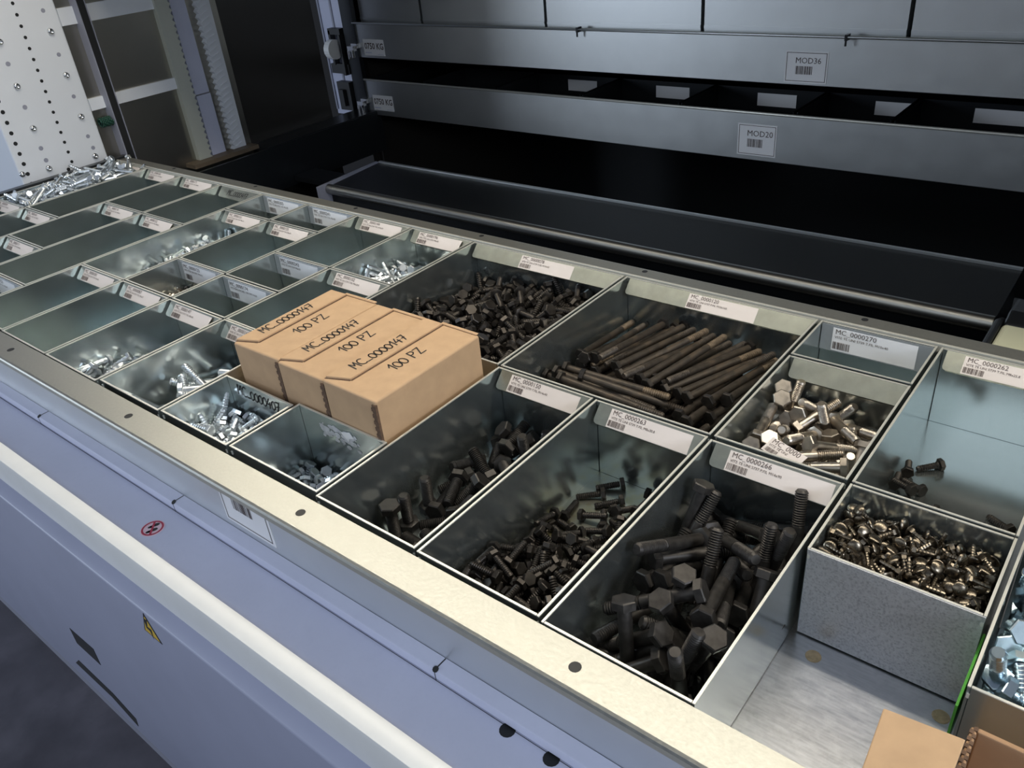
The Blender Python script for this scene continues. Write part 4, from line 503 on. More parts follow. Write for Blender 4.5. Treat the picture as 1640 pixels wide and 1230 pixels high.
PLACES['left'] = [
-9399,3033,-673,6,6,69,72,-9342,3698,-610,33,-37,-69,-53,-9342,2716,-658,1,3,-67,-74,-9890,3100,-636,69,52,43,25,-9746,3025,-571,32,45,48,68,-9376,3764,-582,63,66,21,-35,
-9480,3698,-540,64,69,3,-33,-9917,2776,-513,42,-69,-58,11,-10110,2916,-570,70,-64,4,31,-10134,3699,-539,1,-20,76,63,-10200,3143,-623,77,59,17,-19,-9409,2580,-509,35,-33,65,59,
-10201,2510,-609,58,40,43,-56,-10006,3612,-475,63,-34,69,7,-9825,2813,-432,50,-55,56,-37,-9749,2467,-378,51,-69,-16,-48,-9878,2697,-510,77,2,58,28,-9822,3249,-480,12,55,44,70,
-9532,3167,-398,19,74,12,-64,-9671,3239,-464,38,21,78,46,-9874,4044,-530,38,48,-56,-56,-9429,3748,-498,72,67,-18,-1,-10160,3625,-432,56,43,35,-62,-9438,3084,-484,67,63,-40,6,
-9392,3716,-469,0,-9,-64,-76,-10031,3762,-459,63,-66,-36,19,-10032,2525,-513,6,29,51,81,-9339,2592,-501,68,69,-20,17,-9571,2693,-450,50,45,50,54,-9682,2542,-433,43,-26,72,-47,
-9961,4096,-426,56,-5,-82,13,-10099,3577,-406,39,51,-48,60,-10023,3499,-427,33,52,-57,54,-9997,2824,-496,2,81,16,-56,-9994,3813,-420,44,-44,54,-56,-9496,2775,-474,27,-32,51,75,
-9540,3057,-405,55,5,82,-14,-9765,2962,-375,3,-11,65,75,-9778,4062,-497,71,-4,65,-27,-10194,2866,-424,10,11,89,-43,-10118,2532,-502,14,18,-68,70,-9848,3658,-415,24,-54,65,-48,
-9471,3581,-417,40,-1,67,62,-9499,2772,-397,32,-2,71,63,-10023,2827,-450,56,54,-31,55,-10039,2657,-446,40,-21,-69,-57,-9487,2922,-345,67,72,-5,19,-9842,2799,-336,58,-25,-64,45,
-10081,2884,-377,2,-28,-79,-55,-9976,4066,-487,30,79,-21,-49,-9412,3593,-385,10,-3,-49,-87,-9768,2494,-471,69,35,38,50,-9963,3754,-407,17,-67,42,-59,-9423,3918,-393,35,-70,46,42,
-10124,3288,-489,25,67,64,-27,-9966,2687,-354,3,79,-24,-56,-9537,2571,-362,83,-23,-47,-19,-9548,3528,-389,70,59,-28,29,-9551,2169,-519,36,56,34,66,-10092,3527,-265,9,-73,-53,-41,
-9674,3570,-420,31,-49,63,52,-9803,4059,-450,23,74,-3,-63,-9832,3610,-383,61,61,-26,-44,-10039,3287,-426,10,-47,-24,-84,-9963,3242,-413,16,69,37,-60,-9590,3675,-392,32,-37,-62,-62,
-10138,2494,-446,31,43,-48,70,-9854,3998,-424,46,45,-46,-62,-9779,2984,-320,36,-69,32,54,-9530,2655,-349,33,-65,3,68,-9473,3243,-344,43,-52,55,49,-10202,2600,-408,55,79,-20,17,
-9835,2910,-307,49,-9,-81,-32,-10144,2900,-386,68,64,-24,28,-9546,2221,-434,6,77,5,-63,-9527,3632,-354,40,10,-65,-64,-9466,2546,-335,5,27,79,-55,-9388,2445,-387,77,58,-15,22,
-9635,2982,-288,33,71,13,61,-10031,3846,-378,23,33,-71,-58,-10181,3185,-350,80,52,-11,29,-10038,3000,-286,27,31,49,77,-9948,3422,-342,2,42,58,-69,-9709,3661,-344,25,-40,54,-70,
-9912,2365,-416,36,76,-36,41,-9970,2956,-274,65,4,60,45,-9424,3208,-330,2,4,-65,76,-9984,3090,-315,1,-77,-9,64,-10131,3081,-254,28,-4,-33,90,-9999,3252,-290,65,-31,-70,-1,
-9356,3522,-306,3,-2,-84,55,-9479,2748,-250,1,-42,76,50,-9756,2297,-478,28,-34,-21,-88,-10058,3305,-202,60,-79,12,-4,-9349,3408,-268,80,-56,-15,-13,-10043,3685,-198,0,-50,-77,41,
-9554,4088,-381,16,-68,10,-71,-9517,2482,-294,42,13,-78,45,-10164,3442,-280,53,38,55,-52,-9983,3302,-301,83,-28,-45,17,-10200,3063,-230,15,-25,-78,-55,-9626,2902,-258,50,28,73,-38,
-10022,3158,-238,56,45,-54,45,-9538,2355,-306,55,-18,48,66,-9631,2377,-260,35,-4,-90,25,-9852,2395,-347,11,-55,-34,-76,-9925,2584,-290,19,-4,-68,-70,-9678,3109,-201,3,60,65,46,
-9724,2601,-290,25,-65,-50,52,-9556,3411,-318,51,-7,62,-59,-9342,2169,-190,3,-87,-50,1,-9432,2381,-268,18,34,71,-59,-10062,3895,-316,39,63,29,-60,-9640,4022,-352,58,58,-50,-27,
-9734,2897,-217,76,-46,-46,5,-9685,3646,-289,25,56,46,64,-9379,3787,-198,38,41,-72,41,-9526,4017,-372,80,34,-47,-16,-9938,2944,-224,9,-28,51,81,-9562,3660,-250,26,12,65,71,
-9620,3462,-284,46,23,-75,42,-9894,3428,-248,6,-85,5,-52,-9912,2224,-437,13,63,1,77,-10003,2342,-310,41,60,-62,-30,-9551,3151,-286,80,-53,27,4,-9935,3554,-235,77,-54,-18,-29,
-9953,3322,-144,77,64,2,-2,-9523,3469,-289,59,-40,70,5,-9559,3331,-262,43,-1,68,59,-9512,2901,-187,44,57,-28,63,-9916,4011,-320,14,-43,-17,-87,-9996,2262,-306,59,23,-77,4,
-9548,3136,-211,4,83,4,56,-9873,2170,-388,3,56,5,83,-9724,3211,-270,37,-32,-28,83,-9925,2863,-202,48,4,76,-44,-9773,2874,-186,38,83,-40,8,-9647,3232,-206,33,-88,2,35,
-9609,3042,-142,4,64,28,72,-10177,3887,-305,14,18,-54,81,-9893,3694,-116,25,77,21,55,-9540,3590,-193,58,-73,-21,28,-9875,3517,-190,54,50,-52,43,-9989,3601,-168,8,-76,-23,60,
-9789,2342,-292,56,21,-73,34,-10032,3384,-133,67,58,-46,4,-9939,2212,-394,47,55,-58,-38,-9974,3881,-333,4,48,60,64,-9747,3474,-249,28,61,4,74,-9838,2527,-240,51,71,-20,-43,
-9376,3901,-107,8,4,77,-63,-10006,2207,-192,46,50,68,28,-9339,2436,-252,21,16,51,-82,-9406,3020,-213,52,-57,-36,-52,-9868,3217,-85,67,10,-32,67,-9837,3403,-84,64,26,-57,44,
-9972,3818,-172,35,-22,91,-2,-9948,2947,-74,2,35,66,-67,-10012,3882,-264,60,-15,77,16,-9821,3510,-218,43,-60,45,51,-9533,3875,-212,44,13,57,-68,-9801,3199,-99,11,-20,-96,-17,
-9987,2230,-263,68,30,-65,-16,-9716,3341,-167,71,-54,-33,31,-9465,3091,-204,61,68,-39,15,-9990,2944,-110,89,-14,-43,-8,-9658,2246,-259,67,33,-42,-52,-9512,3738,-119,7,12,75,65,
-9958,2392,-175,14,2,55,-82,-9872,3971,-250,22,-62,24,71,-9627,3364,-150,34,-42,64,55,-9866,2424,-180,49,-65,-32,-48,-10147,3471,-132,71,46,41,-34,-9957,2826,-122,38,78,26,-42,
-9754,2746,-169,67,50,52,-19,-9680,2316,-232,53,69,13,48,-10124,3034,-116,38,50,68,-37,-9517,3032,-108,47,-8,-81,33,-9619,3912,-308,57,-63,12,-51,-10005,3007,-28,45,-33,58,-59,
-9998,3478,-64,55,-7,-70,45,-10201,2550,-280,70,-66,19,17,-10066,2352,-231,30,23,-35,86,-9713,3606,-86,15,17,77,60,-10001,2646,-270,23,26,-91,24,-9852,2874,-63,42,62,-17,-64,
-9939,3960,-248,62,-56,-55,2,-9620,3858,-172,30,-46,-72,43,-9818,3746,-116,38,48,-22,76,-9916,3372,-72,51,75,5,-42,-9613,3683,-158,38,20,-46,78,-9970,2810,-183,48,37,71,-35,
-9564,3781,-190,71,34,20,-58,-9914,3888,-137,52,-46,-34,64,-10011,2271,-80,50,19,69,49,-9620,2902,-131,5,70,21,68,-9696,2370,-193,2,77,-27,57,-9547,3355,-101,65,-7,-72,-22,
-10137,3983,-102,78,4,-17,61,-9654,3100,-91,71,63,24,22,-9570,2838,-92,63,9,65,41,-10119,3991,-318,43,-3,39,-81,-9577,3054,-21,58,-67,1,-47,-9357,3354,-64,50,-72,-39,-28,
-9590,3286,-92,73,-1,-66,-16,-10126,3922,-226,21,-11,-84,-50,-9545,2228,-123,63,26,-72,-10,-9573,2169,-138,90,-2,43,2,-10036,3306,-15,75,58,-32,-12,-9696,2859,-80,6,71,38,-59,
-9756,2668,-28,37,53,-60,47,-10056,2597,-69,52,82,10,-22,-9922,2877,8,79,-39,-42,-23,-9864,2650,-142,49,69,-38,-38,-9757,4031,-194,46,-66,24,-54,-9530,4121,-274,45,40,21,77,
-10120,2676,-231,41,58,-66,23,-9468,3346,-30,34,-27,54,72,-9406,3469,-85,61,36,-20,68,-10011,3992,-178,47,-19,-65,57,-9526,4044,-103,40,74,-50,-22,-9695,2347,-143,25,24,74,57,
-9559,3432,-39,18,-42,-58,-68,-9642,3961,-38,28,-28,-91,10,-9545,4037,-196,56,17,-81,-10,-10156,2324,-223,97,21,1,8,-9788,3835,-122,55,-52,64,-13,-10201,3573,-38,10,-25,-86,-43,
-9342,2896,-138,1,5,61,-79,-9709,2728,-48,3,-55,31,-78,-10142,3722,-116,50,72,-29,39,-9744,3109,-28,14,62,47,61,-9886,3908,-70,78,60,9,15,-9876,2215,-24,17,70,44,54,
-9954,2494,-85,77,12,-62,-10,-10201,2590,-156,41,57,-56,44,-9684,2616,-50,36,80,43,-21,-9753,3918,-70,57,58,-29,51,-9728,2652,-117,73,-32,60,-4,-9822,2553,-137,18,-57,-49,64,
-9404,2857,-181,12,21,27,-93,-9611,2546,-46,49,-31,74,-34,-9339,2562,-164,24,11,32,-91,-9631,3882,-104,66,-31,-68,7,-9571,2445,-134,31,-30,-55,-71,-10092,2508,-192,24,5,-71,-66,
-9535,3352,-48,59,-80,6,-9,-9476,2328,-101,18,24,81,51,-9766,4014,-34,26,50,66,50,-9525,3076,44,62,-33,55,46,-9960,4121,-188,73,-24,-46,44,-9549,3824,-4,68,-18,71,5,
-9755,3199,13,69,63,18,29,-9480,2468,1,36,-5,-85,38,-9485,2305,-35,80,44,-25,-31,-10098,2709,-74,48,82,-4,32,-10011,4018,-22,60,62,39,33,-9416,2641,-43,31,26,-66,64,
-9647,4020,-32,71,-36,-12,60,-9810,3790,14,64,-1,-63,43,-9555,2288,-104,54,49,-4,-69,-9983,2261,58,74,15,65,-10,-9554,2430,60,38,4,-62,-68,-9961,3374,73,64,15,-75,-7,
-9817,3517,2,34,-44,47,-69,-10069,3095,27,61,74,-20,22,-9616,3736,-63,17,-33,-56,-74,-9995,3585,25,63,-39,64,-20,-9995,3748,40,56,11,45,69,-9771,3848,45,22,-82,-10,51,
-9555,2487,-35,33,-35,-71,50,-9577,2830,34,10,65,3,-75,-9869,3258,35,14,7,-71,-68,-9842,2550,-61,66,57,17,46,-10030,2509,-11,55,66,-24,44,-9800,2349,3,83,3,56,-5,
-9486,2594,33,8,45,59,-66,-10112,2367,-212,58,24,-9,78,-9685,3968,26,53,-1,63,-57,-9846,2526,-5,15,20,-63,-73,-9700,3387,43,18,65,-26,69,-9717,3714,51,58,35,70,-21,
-9927,2500,-11,53,-65,-46,-29,-9414,3959,-24,2,15,-41,90,-9791,3706,68,42,2,-69,-59,-9428,3345,-65,73,38,-8,56,-10091,3446,32,18,-79,-41,-42,-9569,2674,38,32,68,31,-58,
-9893,2256,8,60,24,69,33,-9466,2384,19,74,-33,-45,-38]
PLACES['125'] = [
-4190,1439,-516,77,35,-34,-41,-4479,1421,-421,54,36,-67,-34,-4430,1442,-443,27,5,95,-16,-4255,1457,-485,75,-2,65,13,-4524,1472,-412,48,-56,62,28,-4606,1753,-427,23,63,55,50,
-4387,1825,-446,62,-23,53,-54,-4378,1481,-426,80,-32,30,42,-4683,1727,-414,44,-86,26,4,-4610,1666,-407,26,89,17,33,-4165,1899,-516,47,51,-65,30,-4828,1996,-416,66,54,-37,36,
-4312,2022,-485,52,54,-14,-65,-4202,1467,-516,38,-62,-56,39,-4314,2038,-463,12,72,6,68,-5047,1968,-376,28,-86,-40,-18,-4658,1840,-422,6,27,-48,-83,-5049,1629,-372,61,-36,40,58,
-4753,2037,-417,64,38,-36,-56,-5005,1612,-363,50,-9,-66,56,-4610,1844,-432,60,-79,13,4,-4472,1943,-438,72,-50,-43,-21,-4376,1650,-455,14,24,-74,-61,-4639,2012,-430,78,39,49,6,
-4713,1435,-409,85,-2,-41,-34,-4468,2010,-448,35,60,-14,70,-4267,2010,-505,23,50,76,35,-4798,1421,-381,49,-1,-87,-3,-4346,1567,-457,61,4,-55,57,-4979,1681,-362,33,79,13,-49,
-4260,1894,-487,55,-27,73,-31,-4733,2000,-414,7,55,10,-82,-4875,2014,-380,22,78,-31,-50,-4306,1423,-475,83,3,-55,-9,-5048,1890,-402,52,-36,-39,-67,-4876,1984,-404,9,-26,-65,71,
-4866,1428,-377,83,-2,55,9,-4443,1575,-428,65,-48,52,-29,-4412,1681,-431,71,69,10,-8,-4590,1691,-402,52,-59,-10,61,-4152,1657,-498,73,-66,8,16,-4654,1998,-410,9,34,-58,-74,
-4449,1732,-443,51,67,-36,40,-4195,1779,-491,7,-72,11,-68,-4155,1422,-498,87,-3,0,50,-4613,1926,-422,63,16,76,4,-4987,1934,-388,31,-86,-1,40,-4964,1482,-354,9,61,-48,62,
-4598,1516,-413,19,-55,-61,-54,-4368,1785,-449,1,74,46,49,-4753,1760,-405,58,-10,-46,67,-5008,1496,-331,12,44,-52,-72,-4837,1475,-343,13,28,62,72,-4699,1602,-387,68,-49,-42,-35,
-4836,1523,-371,33,-12,-72,-60,-4522,1598,-404,19,69,17,68,-4318,1930,-472,69,16,67,21,-4767,1792,-400,81,36,-37,-29,-4935,1820,-349,57,-18,-67,-44,-5036,1798,-386,78,59,6,-20,
-5002,1751,-360,36,60,55,-46,-4980,1895,-391,14,-83,19,50,-4693,1803,-406,31,-61,34,65,-4743,1920,-412,27,-64,22,-69,-4987,1585,-352,57,71,-3,-41,-4294,1692,-471,49,71,-16,49,
-4414,1879,-431,62,33,-42,-57,-4550,1980,-417,54,-4,-55,63,-4575,1547,-397,69,34,60,22,-4251,1609,-473,43,-39,70,-41,-4680,1992,-394,67,-26,31,62,-4808,1700,-370,64,75,-1,17,
-4200,1701,-487,60,-51,-60,-14,-4918,1977,-384,9,57,10,81,-4452,2039,-436,34,67,36,55,-4891,1474,-351,68,70,-22,7,-4194,1814,-503,61,-42,-50,45,-4908,1450,-326,63,54,-50,-24,
-4923,1953,-371,2,-68,-63,37,-4475,1642,-422,71,-28,-57,-29,-4992,1671,-336,47,-50,-50,-53,-4773,1883,-401,27,-35,41,80,-4743,1492,-395,63,47,22,58,-4598,1579,-388,72,-20,-66,10,
-4355,1847,-454,11,-81,31,-48,-4564,1862,-414,1,-52,-22,83,-4576,2035,-427,24,-50,-17,82,-4964,2022,-394,4,-76,-45,46,-4874,1652,-360,58,7,70,40,-4185,1584,-514,51,-84,14,-13,
-5023,1445,-364,91,-4,28,-30,-4767,1505,-377,69,-67,25,-7,-4608,1608,-408,76,-54,24,-27,-4498,1894,-446,4,-60,41,68,-5007,2039,-402,52,34,-18,-77,-4598,1524,-382,44,-6,80,-40,
-4892,1782,-378,33,67,15,65,-4221,1921,-489,93,26,-26,-2,-4565,1422,-424,95,0,-21,-22,-4494,1835,-425,15,-71,20,-66]
PLACES['196'] = [
-2228,3886,-589,59,32,60,-44,-2476,3602,-518,6,12,-64,-76,-2235,3335,-571,47,71,18,-49,-2467,2843,-462,76,-24,-55,26,-2731,3573,-434,25,57,52,-59,-2415,2945,-489,76,12,-64,-3,
-2271,2862,-482,31,-75,51,-28,-2793,3947,-547,62,-30,71,16,-2749,3527,-388,63,-50,-28,52,-2200,3027,-520,59,-78,-7,17,-2632,2882,-314,49,-25,81,-20,-2963,2848,-371,71,4,-9,-70,
-2351,3998,-459,79,-11,6,60,-2997,3163,-332,24,81,52,-10,-2999,3911,-549,22,-20,-55,-78,-2812,3998,-521,51,11,-83,-21,-2312,3571,-588,70,-14,-66,-21,-2406,3549,-477,38,42,-38,-73,
-2999,3487,-374,26,-16,59,74,-2756,3292,-427,65,16,-57,-48,-2546,3658,-426,15,-83,9,-53,-2619,3918,-502,4,22,-73,64,-2643,3562,-423,14,89,1,44,-2382,3332,-495,30,-8,-65,70,
-2883,3700,-376,89,37,23,15,-2864,2970,-365,63,63,-4,45,-2856,3737,-345,28,63,57,45,-2701,3496,-330,25,-68,-47,51,-2350,3904,-499,48,58,2,-65,-2966,3388,-253,35,-43,78,31,
-2258,3157,-480,41,46,-39,68,-2533,3848,-500,88,42,-22,2,-2382,2981,-434,71,-43,-56,1,-2859,3065,-344,26,-25,-77,-52,-2257,3584,-539,83,43,34,6,-2434,3986,-515,76,2,48,-45,
-2983,3725,-463,41,-8,-19,-89,-2487,3942,-493,45,-69,-55,15,-2858,3428,-301,41,46,78,9,-2490,3168,-373,13,-39,81,42,-2574,3378,-419,22,87,20,39,-2762,3320,-362,73,-28,-42,46,
-2435,3257,-417,50,17,-51,-68,-2484,3070,-365,65,-55,-43,30,-2819,2924,-232,31,24,79,47,-2747,3782,-348,66,35,45,-49,-2184,3175,-429,4,24,-87,-42,-2608,3317,-332,77,51,-36,14,
-2882,3220,-280,69,39,-59,17,-2555,2994,-316,44,14,88,-12,-2331,3726,-485,21,91,0,36,-2313,3352,-460,52,-47,65,-30,-2863,3143,-311,65,-31,65,25,-2703,3851,-437,12,67,-1,-73,
-2754,3170,-256,68,67,-29,4]
PLACES['168'] = [
-2579,575,-655,62,59,36,37,-2625,90,-654,15,-68,10,-71,-2624,217,-655,45,44,54,56,-2522,682,-602,7,68,32,66,-2738,942,-608,19,5,74,65,-2583,566,-572,64,-32,69,-12,
-2790,769,-464,29,-87,-11,-38,-2616,724,-524,60,47,-48,-44,-2732,194,-581,2,67,-28,-68,-2692,531,-451,43,32,84,-9,-2496,1153,-582,45,57,52,45,-2277,1004,-535,17,-34,62,69,
-2514,1218,-498,61,-22,-75,9,-2699,317,-519,62,-10,-68,36,-2718,780,-417,35,-23,91,0,-2748,1024,-526,40,82,10,-40,-2310,387,-540,68,71,19,-1,-2585,901,-348,27,54,60,-53,
-2746,916,-511,21,44,52,70,-2404,371,-450,31,44,57,-63,-3032,793,-652,72,-67,15,13,-2527,875,-430,8,-62,35,-70,-2466,460,-427,18,-31,-52,-78,-2544,711,-424,43,-63,60,23,
-3032,264,-377,32,-91,26,7,-2540,764,-335,47,63,17,-59,-2433,375,-342,46,61,-39,51,-2211,396,-544,7,1,-55,83,-2962,999,-520,54,-77,-21,-27,-2660,1098,-396,24,-60,18,-74]
PLACES['147'] = [
-3950,916,-640,38,61,3,-70,-3693,930,-672,12,66,17,72,-3707,740,-624,66,34,63,-22,-3661,335,-462,76,-11,63,14,-3488,473,-528,36,16,-77,-50,-3627,227,-446,56,24,-56,-56,
-3401,194,-572,38,52,13,-75,-3638,1094,-640,79,34,51,0,-3664,385,-417,36,51,-67,-39,-4077,738,-557,72,-46,32,40,-3222,761,-593,16,-17,-58,-78,-3232,146,-576,48,9,-40,78,
-3618,766,-612,30,-51,-15,79,-3490,963,-672,73,-69,1,-1,-3278,267,-494,20,27,-14,93,-3408,974,-643,10,35,51,-78,-3941,1142,-615,40,-47,-61,-50,-3900,1124,-671,27,-68,-1,68,
-3516,1096,-592,44,-80,-29,30,-3788,686,-575,58,-23,-68,38,-3854,623,-462,32,-27,77,47,-3686,545,-459,49,-80,-25,21,-3731,519,-415,59,-70,33,24,-3708,898,-610,63,42,50,41,
-3332,648,-584,41,-26,67,-56,-3282,138,-466,42,-85,-6,-30,-3380,290,-539,1,55,-55,63,-3478,548,-531,92,26,-27,-10,-3454,621,-528,22,-21,-91,-27,-3858,973,-529,29,-63,70,19,
-3756,1113,-643,60,65,10,47,-3762,36,-419,42,47,69,35,-3840,531,-389,31,-24,72,57,-3380,544,-491,27,31,70,58,-4076,150,-312,4,7,-41,91,-3424,68,-408,48,5,-87,3,
-3818,366,-352,58,73,26,-24,-3896,89,-393,63,-45,-12,62,-3202,436,-558,57,80,-15,6,-3498,794,-587,70,-3,69,-16,-3331,811,-525,69,2,-68,-25,-3539,1210,-646,72,10,62,-29,
-4004,195,-365,15,-18,-42,-88,-3925,616,-396,54,-82,-17,9,-3316,850,-561,87,-22,35,-27,-3870,972,-607,59,52,-2,62,-3250,537,-522,90,-40,12,8,-3998,542,-386,75,-56,4,-36,
-3368,1186,-646,58,0,75,-34,-4052,362,-315,6,-1,-73,-69,-3913,199,-353,66,-64,-39,3,-3382,1265,-672,69,-13,67,-24,-3940,763,-546,46,41,-26,-75,-3695,79,-378,46,-70,44,-32,
-3554,240,-427,67,38,64,-3]
PLACES['151'] = [
-5883,1812,-508,90,0,-41,-14,-5184,2690,-479,5,8,44,-89,-5212,3033,-503,42,47,-73,27,-5226,3264,-478,20,-79,-57,-9,-5353,3290,-520,61,-59,52,10,-5855,2643,-370,1,39,29,-87,
-5514,2246,-400,35,12,87,33,-5408,1833,-553,75,-5,-61,25,-5554,2315,-415,50,81,30,-5,-5600,2918,-434,26,37,-72,52,-6048,2612,-345,17,-8,64,74,-5762,1954,-515,38,-37,-75,40,
-5524,1961,-465,48,-79,20,-33,-5983,2464,-357,64,44,-47,42,-5879,2775,-356,24,-48,-16,83,-5670,3376,-516,55,-38,43,-61,-5946,2164,-398,13,-6,-50,-85,-5306,3185,-513,39,44,-1,81,
-5940,2989,-345,54,-65,53,12,-5523,3121,-401,70,25,-65,-16,-5820,3000,-373,4,36,49,-79,-5689,1823,-525,15,-44,25,-85,-5331,2512,-364,61,-63,48,-2,-5544,2801,-415,16,16,-65,73,
-5438,2848,-448,17,-3,75,64,-5749,2806,-296,79,39,-46,-9,-5286,2851,-383,54,-69,-14,46,-5392,3061,-441,33,-83,-3,46,-5919,2301,-334,79,7,61,1,-5901,2346,-360,13,71,-52,45,
-5218,2036,-540,62,66,37,-19,-5231,2255,-364,90,-38,20,4,-5953,2926,-374,6,12,-86,-49,-5372,2660,-356,27,70,-56,-34,-5926,3326,-411,27,83,11,-48,-5627,2101,-412,68,-65,-5,33,
-5196,2549,-339,46,41,54,-57,-5327,2258,-359,5,-9,-75,65,-5379,2719,-391,9,-46,55,-69,-5572,2619,-297,11,79,39,45,-5654,2576,-320,37,-75,-36,42,-6023,3050,-343,1,-8,25,-96,
-5663,2288,-414,86,-43,10,25,-5961,3194,-424,22,-64,22,-71,-5674,2516,-323,77,-48,-9,42,-5686,3243,-407,19,-48,-62,-59,-5739,2295,-406,67,-44,20,57,-5207,2982,-461,57,4,-22,-79,
-6040,3364,-396,2,26,96,-11,-5509,3358,-489,96,6,-25,-14,-5751,3025,-342,49,-16,79,-33,-5863,2095,-426,81,-49,31,6,-5458,3062,-411,82,-23,53,-5,-5701,1868,-495,18,-70,-24,64,
-6002,1465,-434,18,-62,-76,2,-5709,1662,-513,48,-39,21,76,-5835,1608,-485,47,-88,-7,0,-5937,1676,-489,70,55,37,-25,-5770,1643,-498,31,28,-55,72,-5803,1440,-474,31,63,-41,-58,
-5532,1634,-543,32,-39,66,-55,-5770,1479,-503,52,-43,10,-73,-5566,1475,-516,58,2,-77,-27,-5661,1587,-504,65,-42,43,-48,-5484,1636,-503,75,65,-3,9]
PLACES['silv'] = [
2378,2433,-579,83,-17,-54,0,2673,2335,-645,73,52,-45,0,2335,3089,-645,73,55,-42,0,2652,2435,-582,64,-62,-45,0,2215,3072,-645,73,53,-44,0,2190,3168,-645,73,-53,44,0,
2251,2765,-645,73,-62,30,0,2441,2686,-645,73,55,-42,0,2235,2615,-590,67,74,-2,0,2700,3265,-614,77,3,-63,0,2415,2998,-590,63,8,77,0,2824,2766,-645,73,-67,15,0,
2796,3008,-576,82,55,17,0,2727,2534,-592,63,-71,-32,0,2410,3172,-581,75,-4,-66,0,2876,2969,-508,94,35,-4,0,2698,3021,-464,7,57,82,0,2114,2810,-579,61,79,-11,0,
2877,2360,-645,73,69,-4,0,2326,2902,-534,83,2,-56,0,2588,2763,-583,67,-36,65,0,2717,2584,-454,45,49,75,0,2602,2882,-478,99,-3,-11,0,2706,2276,-489,37,90,-23,0,
2621,2993,-425,59,69,43,0,2528,2471,-483,100,0,0,0,2628,2135,-515,62,-4,-79,0,2138,2229,-494,96,21,18,0,2238,3320,-558,70,4,-72,0,2273,2138,-644,73,-5,-69,0,
2790,3009,-456,61,-79,4,0,2085,2437,-489,97,24,0,0,2336,3084,-568,82,-6,-57,0,2454,3136,-411,55,-55,62,0,2880,2446,-495,82,-58,-3,0,2426,2564,-512,71,8,70,0,
2073,3069,-533,50,-87,5,0,2464,2267,-557,56,-26,-79,0,2871,3077,-499,95,31,-1,0,2500,2305,-473,67,39,-63,0,2829,2304,-481,78,-59,-19,0,2608,3031,-517,79,51,-34,0,
2699,2160,-418,75,-11,65,0,2285,2369,-529,74,-9,66,0,2277,2755,-514,58,-18,80,0,2388,2564,-432,68,-20,70,0,2246,2247,-420,79,29,54,0,2452,2794,-480,68,14,72,0,
2303,2748,-441,79,-15,-60,0,2712,3320,-545,66,4,75,0,2395,2473,-485,98,15,-15,0]
PLACES['266'] = [
2235,324,-640,72,66,21,0,2570,708,-640,72,-2,-69,0,2781,1084,-640,72,64,-26,0,2545,1539,-640,72,-69,10,0,2198,1640,-640,72,-65,-23,0,2352,1286,-610,75,-59,29,0,
2783,1212,-571,79,61,-10,0,2156,1561,-591,77,-62,-13,0,2888,1454,-561,72,70,-3,0,2350,436,-592,77,24,-59,0,2488,319,-576,78,-62,6,0,2314,1736,-558,80,38,-46,0,
2730,1638,-549,67,-72,-20,0,2526,1466,-520,83,-51,23,0,2722,606,-588,77,-53,-35,0,2574,1909,-501,83,3,56,0,2574,265,-500,76,-51,-40,0]
PLACES['266h'] = [
2113,1489,-366,98,-21,7,0,2178,1448,-370,31,89,-33,0,2124,1109,-476,51,86,-10,0,2198,1102,-196,55,-80,25,0,2310,1254,-346,75,50,-42,0,2200,1143,-408,76,63,-14,0,
2293,1168,-408,80,59,-10,0,2460,1092,-351,30,94,16,0,2397,1346,-462,51,85,10,0,2501,1332,-227,54,-50,-67,0,2419,1758,-455,85,27,44,0,2773,1755,-357,22,93,31,0,
2629,904,-195,76,64,10,0,2495,1411,-446,51,-66,-55,0,2831,972,-411,94,-33,-3,0,2706,1357,-364,17,99,1,0,2747,1438,-358,13,15,-98,0,2658,935,-306,57,-78,-27,0,
2661,1204,-472,82,55,15,0,2335,635,-220,83,-23,50,0,2338,320,-357,98,-14,-11,0,2487,684,-383,97,20,-11,0,2185,627,-454,64,-74,18,0,2207,1076,-564,73,-67,11,0,
2576,616,-398,47,-54,69,0,2298,411,-388,92,1,40,0,2343,366,-449,89,-20,41,0,2648,385,-360,16,45,-88,0,2690,302,-361,11,-98,-14,0,2339,201,-447,87,-23,43,0,
2645,875,-464,88,40,24,0,2700,555,-375,97,13,18,0,2400,785,-358,99,2,10,0]
PLACES['silvh'] = [
2081,3196,-258,94,33,5,0,2116,3029,-249,94,32,11,0,2138,3215,-314,12,47,-87,0,2111,2718,-230,66,75,9,0,2213,2694,-343,64,-51,58,0,2201,2607,-390,97,22,9,0,
2121,2530,-388,94,35,6,0,2142,2886,-342,54,-82,-19,0,2236,2827,-319,48,-86,-18,0,2339,3176,-297,43,-83,37,0,2482,3005,-282,14,-79,60,0,2503,3239,-368,30,-15,-94,0,
2401,3040,-252,57,70,-44,0,2632,2970,-264,65,-53,-54,0,2414,2706,-257,57,-80,19,0,2657,2650,-224,82,43,-37,0,2594,2450,-195,69,40,-60,0,2681,2252,-138,77,-21,61,0,
2878,2572,-292,91,-42,-3,0,2798,2586,-323,23,-88,-42,0,2730,3093,-322,56,-51,-66,0,2177,3155,-401,84,54,4,0,2284,3157,-318,82,57,-4,0,2291,2671,-474,14,-74,65,0,
2320,3220,-443,57,40,72,0,2340,3132,-496,69,60,41,0]
